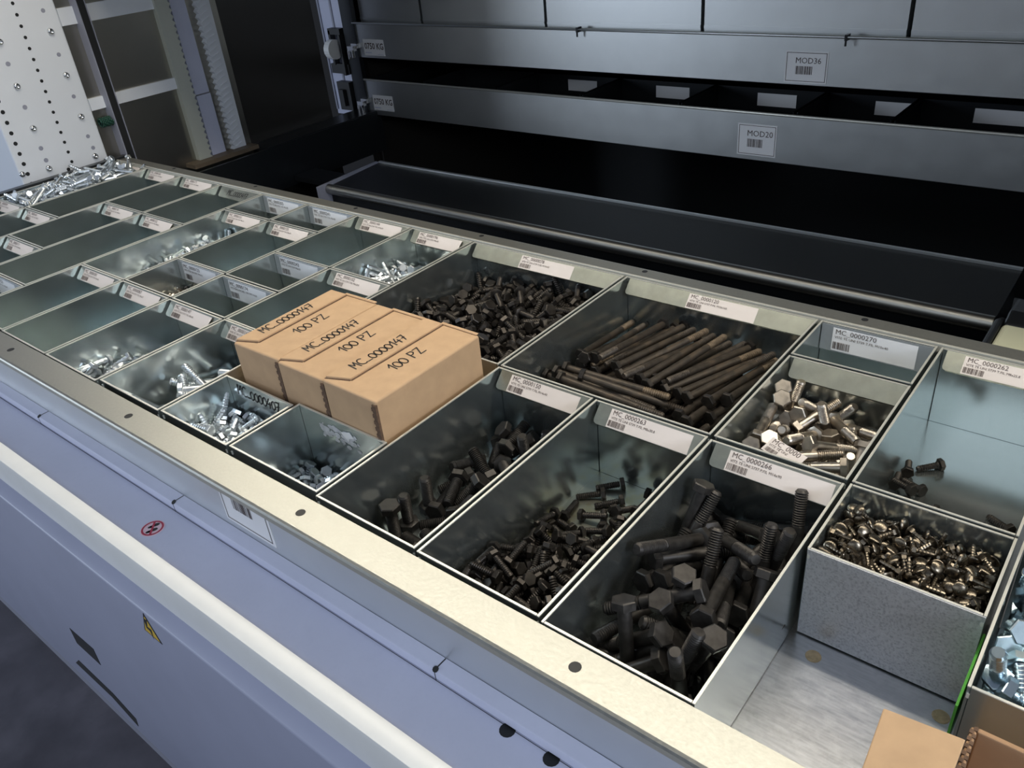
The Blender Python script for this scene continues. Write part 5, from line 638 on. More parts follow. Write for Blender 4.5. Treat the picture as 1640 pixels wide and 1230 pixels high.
PLACES['120h'] = [
107,3556,-421,75,66,3,0,263,3561,-408,75,66,3,0,498,3417,-269,67,-74,6,0,449,3522,-400,72,-65,24,0,565,3542,-364,72,-67,20,0,695,3488,-335,71,68,-19,0,
824,3410,-311,67,69,-28,0,884,3304,-310,67,-72,16,0,972,3404,-313,70,70,-15,0,1096,3342,-282,68,71,-18,0,1207,3468,-356,69,68,-23,0,1286,3439,-310,69,-69,23,0,
1342,3369,-330,68,65,-33,0,1434,3377,-349,71,66,-26,0,1530,3341,-311,69,68,-25,0,1626,3372,-345,73,68,-11,0,1676,3504,-413,76,65,-3,0,149,3478,-481,80,59,8,0,
201,3516,-538,77,63,-7,0,1611,3450,-504,73,68,-9,0,1692,3315,-444,72,68,-14,0,772,3468,-502,75,66,-4,0,1078,3517,-384,72,67,-16,0,944,2714,-346,79,18,-59,0,
707,2758,-316,72,6,-69,0,812,2500,-292,73,2,-68,0,646,2652,-362,74,1,-68,0,544,2638,-448,76,2,-65,0,1432,3159,-435,74,67,-5,0,1544,3067,-408,74,67,-5,0,
440,3488,-480,72,67,-15,0,200,3154,-652,71,69,-12,0,288,2841,-652,71,68,-16,0,424,2955,-652,71,70,-6,0,572,3110,-652,71,-69,9,0,696,3364,-652,71,69,-11,0,
831,2842,-652,71,70,-8,0,948,2820,-652,71,70,-7,0,1102,3371,-652,71,70,-8,0,1218,3321,-652,71,69,-11,0,1372,2863,-652,71,-68,15,0,1519,3082,-652,71,-69,11,0,
1620,3051,-652,71,69,-12,0,1752,3388,-652,71,69,-9,0,249,3443,-586,71,-70,10,0,375,3427,-582,71,70,-6,0,502,2937,-584,71,70,-7,0,608,2840,-566,71,71,-7,0,
751,3319,-594,70,-70,12,0,884,3300,-587,71,-71,7,0,1011,2831,-573,71,-70,8,0,1176,3437,-583,71,70,-10,0,1281,2850,-585,71,-70,10,0,1397,3068,-580,71,-70,9,0,
1534,3363,-579,70,70,-12,0,1682,3046,-572,71,70,-11,0,1771,3187,-578,71,70,-10,0,211,3132,-503,71,70,-11,0,280,2992,-516,71,70,-6,0,422,2806,-500,71,70,-11,0,
549,3202,-500,71,-70,10,0,676,3107,-500,72,-69,6,0,835,3278,-509,71,-68,16,0,965,3426,-500,71,69,-14,0,1097,3008,-474,69,-71,12,0,1217,3187,-500,71,-69,13,0,
1361,2817,-517,71,70,-10,0,1471,2944,-504,71,-70,7,0,1630,3080,-512,70,-70,10,0]
PLACES['078s'] = [
-270,2920,-485,2,-22,40,89,-1627,3658,-601,29,-73,-3,-62,-1034,3496,-393,3,-45,-61,-64,-910,2337,-390,57,58,37,-45,-736,2207,-423,14,-57,5,-81,-1374,3409,-534,73,43,-53,-5,
-216,2487,-301,9,0,75,66,-1083,3641,-560,53,-57,45,44,-1467,3113,-492,6,-43,-38,82,-333,2607,-426,54,-55,-42,48,-1795,3290,-662,31,28,61,67,-906,3655,-532,43,-1,-78,-46,
-1857,2297,-551,75,5,61,23,-1468,2130,-472,48,15,-14,-85,-486,4040,-511,75,30,43,41,-1192,3799,-662,71,66,16,18,-1801,3070,-531,86,32,-35,19,-1016,3660,-475,71,62,-27,-19,
-532,2553,-383,31,-43,-77,-36,-642,2422,-350,56,50,-16,64,-868,3935,-558,35,-55,-34,67,-1902,3914,-662,32,38,-56,66,-1452,2371,-481,45,2,50,74,-570,3918,-449,35,2,63,70,
-352,4028,-662,54,49,-46,-50,-1740,2762,-533,83,5,-39,40,-650,3141,-467,54,34,-77,3,-1512,3053,-533,20,28,-41,84,-264,3607,-423,69,-46,-55,3,-1739,2882,-586,0,-50,-67,-55,
-1275,2134,-525,16,-84,15,-50,-1593,3400,-660,39,-23,63,63,-1895,2821,-561,28,-48,47,69,-268,4003,-601,55,38,-46,-58,-463,2135,-390,75,-22,59,-18,-1850,2644,-505,70,7,-68,-21,
-740,3618,-502,85,-6,-46,24,-588,3378,-462,73,39,-43,-35,-1836,2220,-507,24,83,-10,-48,-320,2846,-360,1,-68,-12,-72,-1026,2531,-424,68,-58,40,-20,-742,3817,-522,58,52,54,-32,
-1629,3937,-543,56,46,64,-25,-615,3482,-548,99,2,8,12,-1600,2927,-587,14,-18,59,77,-1490,2766,-502,33,-12,-72,59,-1544,2215,-570,31,-54,-22,76,-369,3122,-338,17,-83,-15,51,
-1238,3389,-422,68,60,-18,38,-378,2660,-373,80,47,36,-3,-110,2372,-348,66,-71,-21,-13,-114,3753,-551,32,20,-60,70,-237,3088,-346,53,-48,49,50,-405,2399,-348,28,-21,89,30,
-1904,2602,-551,46,-46,-69,-32,-830,2901,-486,24,-53,16,80,-1197,3336,-490,21,54,-28,-76,-1755,2529,-615,46,33,-44,70,-1323,3842,-621,75,51,24,-34,-892,3865,-600,2,3,-82,-57,
-1097,2764,-477,27,22,-66,67,-1764,3015,-545,4,67,-74,-5,-1755,2684,-590,49,67,-50,-24,-115,3482,-662,4,4,-68,-74,-1258,3563,-530,75,-46,-46,12,-1196,2577,-490,22,-51,-77,-32,
-285,2820,-413,61,50,-5,62,-1123,2315,-409,31,82,20,44,-1299,2268,-478,28,-74,3,-61,-1016,2759,-424,68,-69,-15,-18,-775,2258,-504,82,-53,16,14,-1301,3345,-544,21,37,51,75,
-1226,2415,-476,2,-95,11,28,-168,3301,-423,45,-55,26,65,-1035,3217,-662,69,11,-67,-26,-1398,3630,-592,74,64,14,15,-860,2403,-478,56,-43,-49,-51,-202,3010,-410,22,-40,-52,-72,
-472,2411,-354,28,-46,-53,-66,-379,3803,-547,65,50,20,54,-1668,2672,-496,35,-37,30,81,-1568,2319,-561,57,-15,25,76,-208,3928,-524,66,-59,46,1,-167,2322,-319,9,3,-78,62,
-578,2968,-408,29,33,-48,76,-1806,3105,-630,81,56,-19,-4,-409,3054,-392,17,42,62,63,-1186,3093,-603,64,69,34,7,-1441,2256,-523,26,17,68,66,-1564,3195,-662,46,43,-53,-57,
-1425,2752,-560,69,70,-17,11,-125,2854,-393,28,-5,-48,-83,-558,3858,-519,47,72,21,-46,-1752,2869,-656,46,-45,-53,55,-158,2676,-417,24,1,-83,-50,-1167,2807,-662,61,56,37,41,
-551,3142,-483,27,-60,62,43,-915,3318,-527,57,-62,48,25,-421,3732,-504,34,-15,-85,37,-638,3319,-511,72,20,-57,33,-861,3234,-552,38,10,60,70,-888,3567,-594,54,-9,65,53,
-512,2230,-450,12,-80,-51,-29,-593,2135,-556,54,-50,-39,55,-1687,2494,-546,11,-62,43,-65,-992,2847,-508,16,-82,31,45,-791,2192,-603,75,-45,44,-19,-1839,2186,-578,11,39,-11,91,
-1138,3570,-606,50,68,43,31,-364,2351,-377,24,74,35,-52,-985,3794,-662,66,57,-37,33,-760,3388,-602,36,-51,-64,45,-1298,2502,-522,37,-75,-36,43,-1520,3991,-662,16,64,20,72,
-213,3559,-501,6,-3,57,82,-1932,2553,-623,50,49,-30,65,-490,2143,-487,33,55,45,62,-1414,2580,-662,68,62,-26,-29,-1957,2902,-662,39,-32,59,63,-1362,3679,-662,46,42,53,58,
-112,3290,-526,49,-44,-56,-51,-440,3013,-457,21,14,49,-83,-795,3811,-624,51,1,-76,40,-682,3032,-524,60,-73,33,0,-254,3862,-589,42,-1,84,-34,-713,2949,-662,66,-60,-31,33,
-408,2626,-504,49,32,57,58,-1179,3335,-577,73,61,17,26,-788,3214,-549,55,57,6,-61,-619,3570,-552,49,-21,7,84,-1125,3024,-545,40,64,22,62,-879,2667,-496,56,37,-74,-8,
-1214,2902,-662,73,-27,-62,8,-368,3474,-516,80,-53,16,-23,-255,3806,-662,41,-29,-61,-61,-401,3366,-499,61,13,70,33,-669,2875,-504,67,37,-46,44,-1590,3107,-662,57,53,43,46,
-1160,3945,-662,73,42,53,-11,-415,3301,-569,32,-72,-50,37,-1321,2855,-584,54,77,35,2,-973,3408,-560,95,-30,-3,9,-949,3075,-497,50,45,21,71,-977,2192,-662,40,36,57,62,
-1503,3804,-662,9,-62,-26,73,-1000,2705,-490,29,71,-50,-41,-1271,2584,-570,26,-36,-14,88,-1734,2236,-661,3,-61,28,74,-395,2822,-441,12,-58,69,43,-1565,3005,-627,36,58,3,73,
-1344,2526,-636,65,72,-14,-18,-1623,2501,-609,41,28,53,68,-458,3916,-578,48,-71,-42,30,-1247,3199,-661,19,21,-64,-72,-872,2710,-555,60,-19,-78,1,-560,2412,-458,60,-72,21,-28,
-1631,2670,-592,43,30,68,51,-751,3173,-618,6,22,-73,-65,-1308,3123,-662,72,45,50,-19,-1396,3192,-614,74,53,22,35,-706,2521,-493,36,-44,79,22,-464,2814,-479,61,48,59,-23,
-582,2706,-553,82,36,-27,-35,-468,2414,-440,42,43,-13,-79,-1218,2261,-544,19,-46,81,30,-269,3444,-624,57,52,23,-59,-589,2778,-592,52,81,-24,-15,-1098,2574,-540,13,-95,-25,-16,
-875,3080,-586,58,54,28,-54,-296,2392,-426,45,84,2,-30,-1848,2474,-662,58,53,-42,-45,-168,2757,-546,79,-55,26,9,-1271,2329,-555,9,48,51,71,-1855,2147,-659,18,66,-18,-71,
-1153,2503,-566,35,53,13,76,-893,2915,-662,17,15,-66,-72,-1037,3424,-583,26,11,-84,47,-827,2236,-559,23,11,73,63,-719,3370,-662,34,-36,57,65,-224,2149,-597,64,2,-77,2,
-160,3065,-489,64,29,45,-54,-506,3509,-662,49,-22,-64,-56,-1296,3494,-661,12,-65,15,-73,-215,2206,-486,20,29,44,83,-116,2645,-547,0,21,-92,-33,-233,3000,-515,59,-26,73,-22,
-1494,2321,-605,33,-10,51,79,-931,2429,-540,62,63,-37,-29,-374,3169,-490,67,-12,-62,-39,-1263,2212,-576,48,-55,65,-21,-898,2362,-576,16,-25,-79,-54,-739,2755,-662,58,54,-41,-45,
-876,3500,-660,36,23,63,65,-1394,2142,-659,46,51,43,59,-513,3117,-535,47,-43,70,31,-582,2320,-524,4,-63,-55,-55,-303,3514,-576,66,1,75,3,-675,3936,-657,55,15,-65,-51,
-802,2667,-616,13,-32,-50,-80,-213,3299,-515,37,86,-13,-32,-879,2570,-581,7,63,20,75,-578,2230,-550,5,-77,-54,-34,-668,2509,-572,28,-71,-51,40,-891,3118,-662,53,49,-47,-51,
-411,3679,-603,20,-72,35,57,-389,3699,-662,8,7,67,73,-384,2550,-606,7,10,80,58,-253,2392,-472,42,-44,-52,-60,-201,2887,-592,5,48,-52,-71,-260,3333,-662,32,-67,-5,66,
-1167,3598,-662,20,66,-16,-71,-648,3220,-644,76,-65,1,-7,-330,3665,-536,6,-80,-14,-58,-450,2600,-582,84,34,36,23,-243,2587,-607,59,39,71,1,-1309,2378,-662,53,65,19,-51,
-798,3696,-662,60,-7,67,43,-225,2340,-418,37,-78,2,-50,-396,2810,-528,30,4,-92,-25,-1012,2414,-616,64,69,34,3,-402,3500,-629,81,32,-49,2,-602,2479,-602,85,36,-34,18,
-622,3722,-628,49,26,-71,44,-538,2132,-658,60,34,57,45,-1074,2828,-608,50,-70,39,-32,-238,3122,-558,6,60,-66,44,-1626,2608,-662,45,-26,-62,-59,-222,2441,-538,62,-37,60,33,
-152,3295,-606,62,68,-22,32,-348,2225,-563,69,-34,61,-18,-455,2706,-578,64,-28,70,12,-584,3123,-662,63,59,-33,38,-675,2914,-600,13,-70,-36,60,-268,2764,-605,80,-54,-25,5,
-1217,3396,-662,71,17,-65,-20,-1415,2909,-662,73,67,-6,-6,-756,2295,-662,72,66,15,16,-504,3060,-576,75,-7,65,0,-561,2892,-617,5,-65,-44,-62,-550,2382,-662,55,51,-45,-49,
-1112,2365,-661,72,66,13,17,-139,2294,-636,49,-42,-44,-62,-348,3171,-662,17,-65,19,-72,-991,2538,-662,53,-17,65,52,-359,2502,-662,56,51,-44,-48,-304,2267,-620,27,-42,36,79,
-453,3091,-629,65,46,60,-8,-227,2380,-597,54,52,13,66,-213,2844,-662,13,-52,-44,-73,-298,2341,-662,59,54,-40,-44]
PLACES['cars'] = [
3593,1826,-316,64,-16,60,45,3312,1546,-270,97,1,17,17,3367,1822,-318,53,-30,-79,-10,3288,1742,-309,69,-22,-49,48,3495,1676,-295,20,12,-4,97,3073,1947,-378,94,-9,18,-27,
3039,1427,-337,61,77,-7,16,3388,1492,-279,81,-43,30,27,3094,1902,-363,27,35,-51,-74,3038,1811,-349,84,-41,-4,-35,3179,1494,-241,68,-9,61,-40,3404,1758,-315,71,-21,62,27,
3693,1596,-306,23,80,13,55,3344,1474,-281,61,52,3,-60,3329,1768,-302,78,31,-19,-51,3224,1932,-335,45,-11,-84,-29,3442,1887,-327,59,-16,16,77,3654,1415,-342,12,-68,20,-70,
3600,1636,-314,40,50,-76,-9,3111,1953,-373,57,54,3,62,3486,1804,-322,1,29,-61,73,3133,1978,-372,5,93,32,-17,3412,1376,-350,48,39,65,45,3287,1655,-319,22,-7,-65,-73,
3626,1645,-332,80,-39,39,22,3365,1921,-348,89,17,-31,-29,3296,1925,-351,16,-43,-69,-56,3420,1904,-341,68,24,-66,21,3635,1526,-326,59,-34,48,56,3531,1797,-346,40,28,78,-40,
3056,1537,-321,54,75,-7,36,3061,1636,-313,57,-47,-49,-47,3129,1570,-284,58,-2,50,65,3845,1527,-350,58,29,-39,65,3757,1930,-370,19,-93,-32,3,3687,1786,-353,55,32,34,-69,
3103,1418,-324,49,-23,37,-76,3836,1978,-444,34,32,-1,-88,3832,1402,-420,0,8,-100,-5,3638,1800,-337,95,-11,-13,25,3649,1834,-338,62,45,46,44,3359,1616,-322,89,19,-33,-26,
3593,1891,-349,0,-52,-57,63,3167,1889,-336,87,35,-35,-4,3272,1377,-344,86,-19,-46,12,3725,1936,-381,70,-69,15,15,3537,1526,-334,1,7,-99,8,3564,1440,-354,46,84,17,22,
3106,1402,-350,30,-92,21,13,3390,1739,-351,77,-11,51,-36,3703,1574,-348,18,-43,52,72,3176,1611,-312,73,66,11,-10,3515,1658,-346,59,68,-3,-43,3636,1978,-433,81,2,16,-56,
3578,1978,-430,32,12,6,-94,3756,1661,-334,64,-7,-3,-76,3795,1376,-399,65,24,-47,-54,3483,1651,-321,70,33,39,49,3729,1752,-351,20,22,-43,85,3827,1658,-348,42,45,-23,75,
3637,1906,-367,74,4,49,47,3846,1737,-386,68,-19,68,-19,3369,1682,-341,2,-8,-10,-99,3118,1928,-393,24,70,24,-63,3839,1377,-455,4,66,19,73,3618,1397,-410,59,15,58,54,
3886,1732,-433,83,48,2,-27,3164,1790,-337,66,-31,68,-3,3832,1464,-380,5,-51,-12,85,3515,1714,-336,21,76,-61,-14,3170,1511,-272,86,-24,43,14,3115,1874,-341,57,61,48,26,
3090,1389,-383,56,-55,-61,16,3513,1954,-422,23,-83,-21,46,3331,1504,-314,41,49,-5,-77,3844,1767,-382,76,-12,-13,62,3247,1860,-319,89,-30,-30,-18,3330,1700,-343,81,55,18,11,
3312,1400,-357,8,-56,32,76,3502,1844,-362,53,-57,49,39,3337,1938,-395,19,-21,94,20,3784,1656,-360,60,73,-18,28,3659,1467,-352,3,42,36,83,3360,1418,-347,68,5,-51,-52,
3038,1929,-460,66,-53,41,33,3048,1812,-390,32,-1,56,-76,3223,1760,-331,23,-36,21,88,3099,1380,-415,47,39,50,61,3804,1904,-412,67,45,33,-48,3423,1902,-382,54,-35,28,71,
3669,1675,-353,21,-71,-12,66,3199,1620,-338,60,56,15,55,3528,1835,-395,20,-66,4,72,3819,1508,-378,93,-16,-29,-18,3632,1828,-370,61,70,-36,1,3496,1435,-402,72,48,-2,50,
3575,1553,-361,41,-59,-22,66,3088,1667,-338,9,43,-81,-38,3148,1636,-323,50,-60,46,41,3471,1508,-345,79,-13,-60,-5,3156,1458,-309,21,-38,20,-88,3198,1377,-385,14,26,-16,-94,
3546,1388,-446,53,44,-46,-56,3730,1564,-379,64,30,-67,-21,3212,1941,-402,61,12,68,40,3887,1538,-483,32,-13,-62,-71,3633,1631,-380,4,23,70,-68,3833,1816,-391,34,-24,-14,-90,
3180,1602,-354,74,23,-58,-26,3270,1398,-383,19,-88,0,-43,3373,1595,-383,53,24,-64,-50,3129,1771,-377,50,-37,20,76,3082,1639,-374,70,22,-64,-22,3249,1805,-359,10,-15,41,-89,
3837,1978,-524,67,43,45,41,3309,1533,-362,73,40,-27,-48,3386,1801,-401,8,-30,13,-94,3380,1393,-420,62,11,52,57,3375,1919,-424,62,29,-66,-31,3272,1909,-408,75,54,5,38,
3379,1718,-394,18,-54,27,-77,3769,1622,-389,44,-74,22,-46,3878,1486,-443,14,-7,35,92,3574,1429,-415,49,18,68,52,3289,1726,-381,41,-90,-1,15,3665,1978,-514,44,59,23,64,
3793,1725,-409,47,36,-63,-51,3383,1469,-382,31,58,15,74,3142,1728,-340,22,-52,-3,-82,3490,1916,-437,5,-8,32,94,3638,1868,-396,65,16,59,45,3279,1647,-384,10,-78,-45,-42,
3055,1865,-421,0,-70,-72,0,3377,1551,-370,95,-11,-20,20,3543,1935,-438,72,68,-15,4,3645,1486,-384,20,-48,-13,85,3788,1907,-440,2,89,17,42,3434,1928,-459,21,-39,66,60,
3355,1833,-405,63,-75,20,10,3544,1606,-388,8,10,72,68,3753,1953,-455,12,61,-15,-77,3735,1410,-425,34,79,-24,-45,3247,1696,-373,11,-11,-30,94,3440,1617,-404,86,34,-15,35,
3738,1842,-401,51,77,-35,-16,3237,1911,-423,95,23,-2,19,3311,1450,-376,42,-20,-55,-70,3264,1610,-385,13,-15,53,-83,3637,1889,-418,3,47,-38,-80,3855,1811,-443,35,65,38,-55,
3172,1522,-338,74,41,21,49,3728,1516,-402,75,55,-33,18,3404,1510,-378,83,34,-38,22,3144,1953,-463,55,-22,-69,41,3634,1742,-405,6,-53,31,-79,3368,1628,-404,0,-44,-33,-84,
3616,1692,-412,67,-16,-71,-12,3240,1759,-386,62,53,-50,-29,3760,1791,-408,89,6,19,-42,3375,1776,-431,67,-19,52,-49,3056,1489,-425,27,-49,-39,-73,3825,1881,-460,63,-4,44,64,
3804,1615,-431,3,29,-66,69,3487,1686,-408,64,-77,5,1,3478,1771,-428,17,-16,-6,-97,3640,1793,-424,25,62,57,-47,3610,1428,-444,73,66,13,9,3271,1676,-382,58,-16,-74,31,
3086,1523,-365,65,14,-69,-29,3884,1780,-494,26,-8,-70,-66,3203,1456,-384,52,-31,-12,79,3050,1599,-434,73,-49,38,28,3080,1879,-448,79,37,36,-34,3440,1945,-496,59,63,-5,-50,
3617,1515,-421,0,-41,-91,0,3246,1978,-487,49,56,27,61,3492,1490,-402,49,38,77,-12,3090,1469,-410,81,-11,-56,-7,3100,1779,-457,61,63,-3,-48,3868,1867,-477,31,29,-1,-91,
3096,1598,-397,49,-17,-12,85,3173,1918,-458,74,49,-12,-45,3356,1442,-409,54,-56,-57,-27,3245,1476,-395,11,18,84,50,3417,1426,-441,75,59,23,-20,3340,1633,-433,57,64,-42,-30,
3848,1470,-462,49,-33,-59,-56,3408,1842,-436,52,10,-12,-84,3759,1639,-418,68,-50,-49,-22,3274,1426,-430,77,64,1,7,3746,1603,-426,38,22,-46,-77,3749,1921,-479,3,-45,-69,-56,
3222,1599,-398,43,-1,-48,76,3762,1445,-433,11,-68,-3,-73,3837,1675,-436,13,55,-45,69,3673,1900,-447,9,-32,45,83,3780,1814,-416,48,-33,-76,-28,3663,1758,-455,59,-25,-71,-29,
3329,1768,-418,87,-21,-25,-38,3116,1730,-401,65,60,-26,38,3767,1550,-425,8,-97,15,15,3413,1582,-423,57,-50,35,-55,3502,1475,-451,70,-59,21,-34,3568,1924,-469,67,7,72,-17,
3155,1768,-426,13,7,36,92,3221,1529,-399,46,78,-36,-21,3540,1904,-464,54,-55,-61,19,3608,1600,-436,76,58,-28,-11,3725,1434,-462,64,63,-1,44,3089,1829,-462,70,9,-62,34,
3578,1645,-446,88,9,41,-20,3791,1485,-428,1,7,-100,1,3363,1760,-472,45,-33,54,-63,3348,1929,-488,76,60,-19,17,3612,1660,-477,23,44,45,75,3743,1528,-437,52,-49,-66,21,
3726,1579,-442,47,-83,-5,-30,3523,1690,-459,70,67,-18,-15,3337,1594,-454,70,43,-46,33,3157,1534,-396,22,26,-74,-57,3600,1559,-466,68,34,52,38,3369,1462,-441,41,1,63,66,
3087,1679,-439,2,65,-19,-73,3216,1817,-428,59,-45,-45,-50,3825,1667,-463,73,-64,24,1,3463,1617,-464,62,18,-61,-47,3570,1814,-464,76,49,-25,-35,3136,1631,-428,83,6,51,22,
3834,1704,-496,68,55,31,37,3184,1744,-459,62,21,-60,47,3133,1772,-458,74,-58,25,-24,3227,1624,-449,77,61,15,10,3609,1626,-470,55,54,-26,-58,3817,1759,-500,41,-52,-34,67,
3731,1910,-511,39,58,25,67,3206,1902,-477,53,44,46,56,3446,1570,-458,64,52,36,44,3705,1887,-496,63,13,-68,-36,3408,1541,-452,52,62,8,57,3662,1763,-491,69,29,56,35,
3707,1657,-484,58,25,-58,51,3446,1858,-470,84,52,7,-14,3176,1461,-429,54,60,-17,56,3437,1810,-482,78,-29,56,7,3839,1871,-514,4,40,49,77,3533,1788,-482,7,-10,-60,-79,
3482,1736,-477,73,42,-46,27,3207,1530,-438,3,-30,55,78,3307,1812,-474,67,-26,-58,39,3593,1903,-502,7,6,63,77,3810,1659,-490,14,46,-44,-76,3573,1877,-479,2,-40,38,-83,
3330,1843,-478,31,58,23,71,3260,1678,-457,41,-62,13,66,3302,1710,-463,9,-60,18,-77,3579,1747,-485,77,55,31,-9,3771,1531,-469,74,50,-44,-7,3220,1860,-454,78,-15,52,-32,
3723,1816,-501,50,41,-48,-59,3748,1834,-488,73,48,34,35]
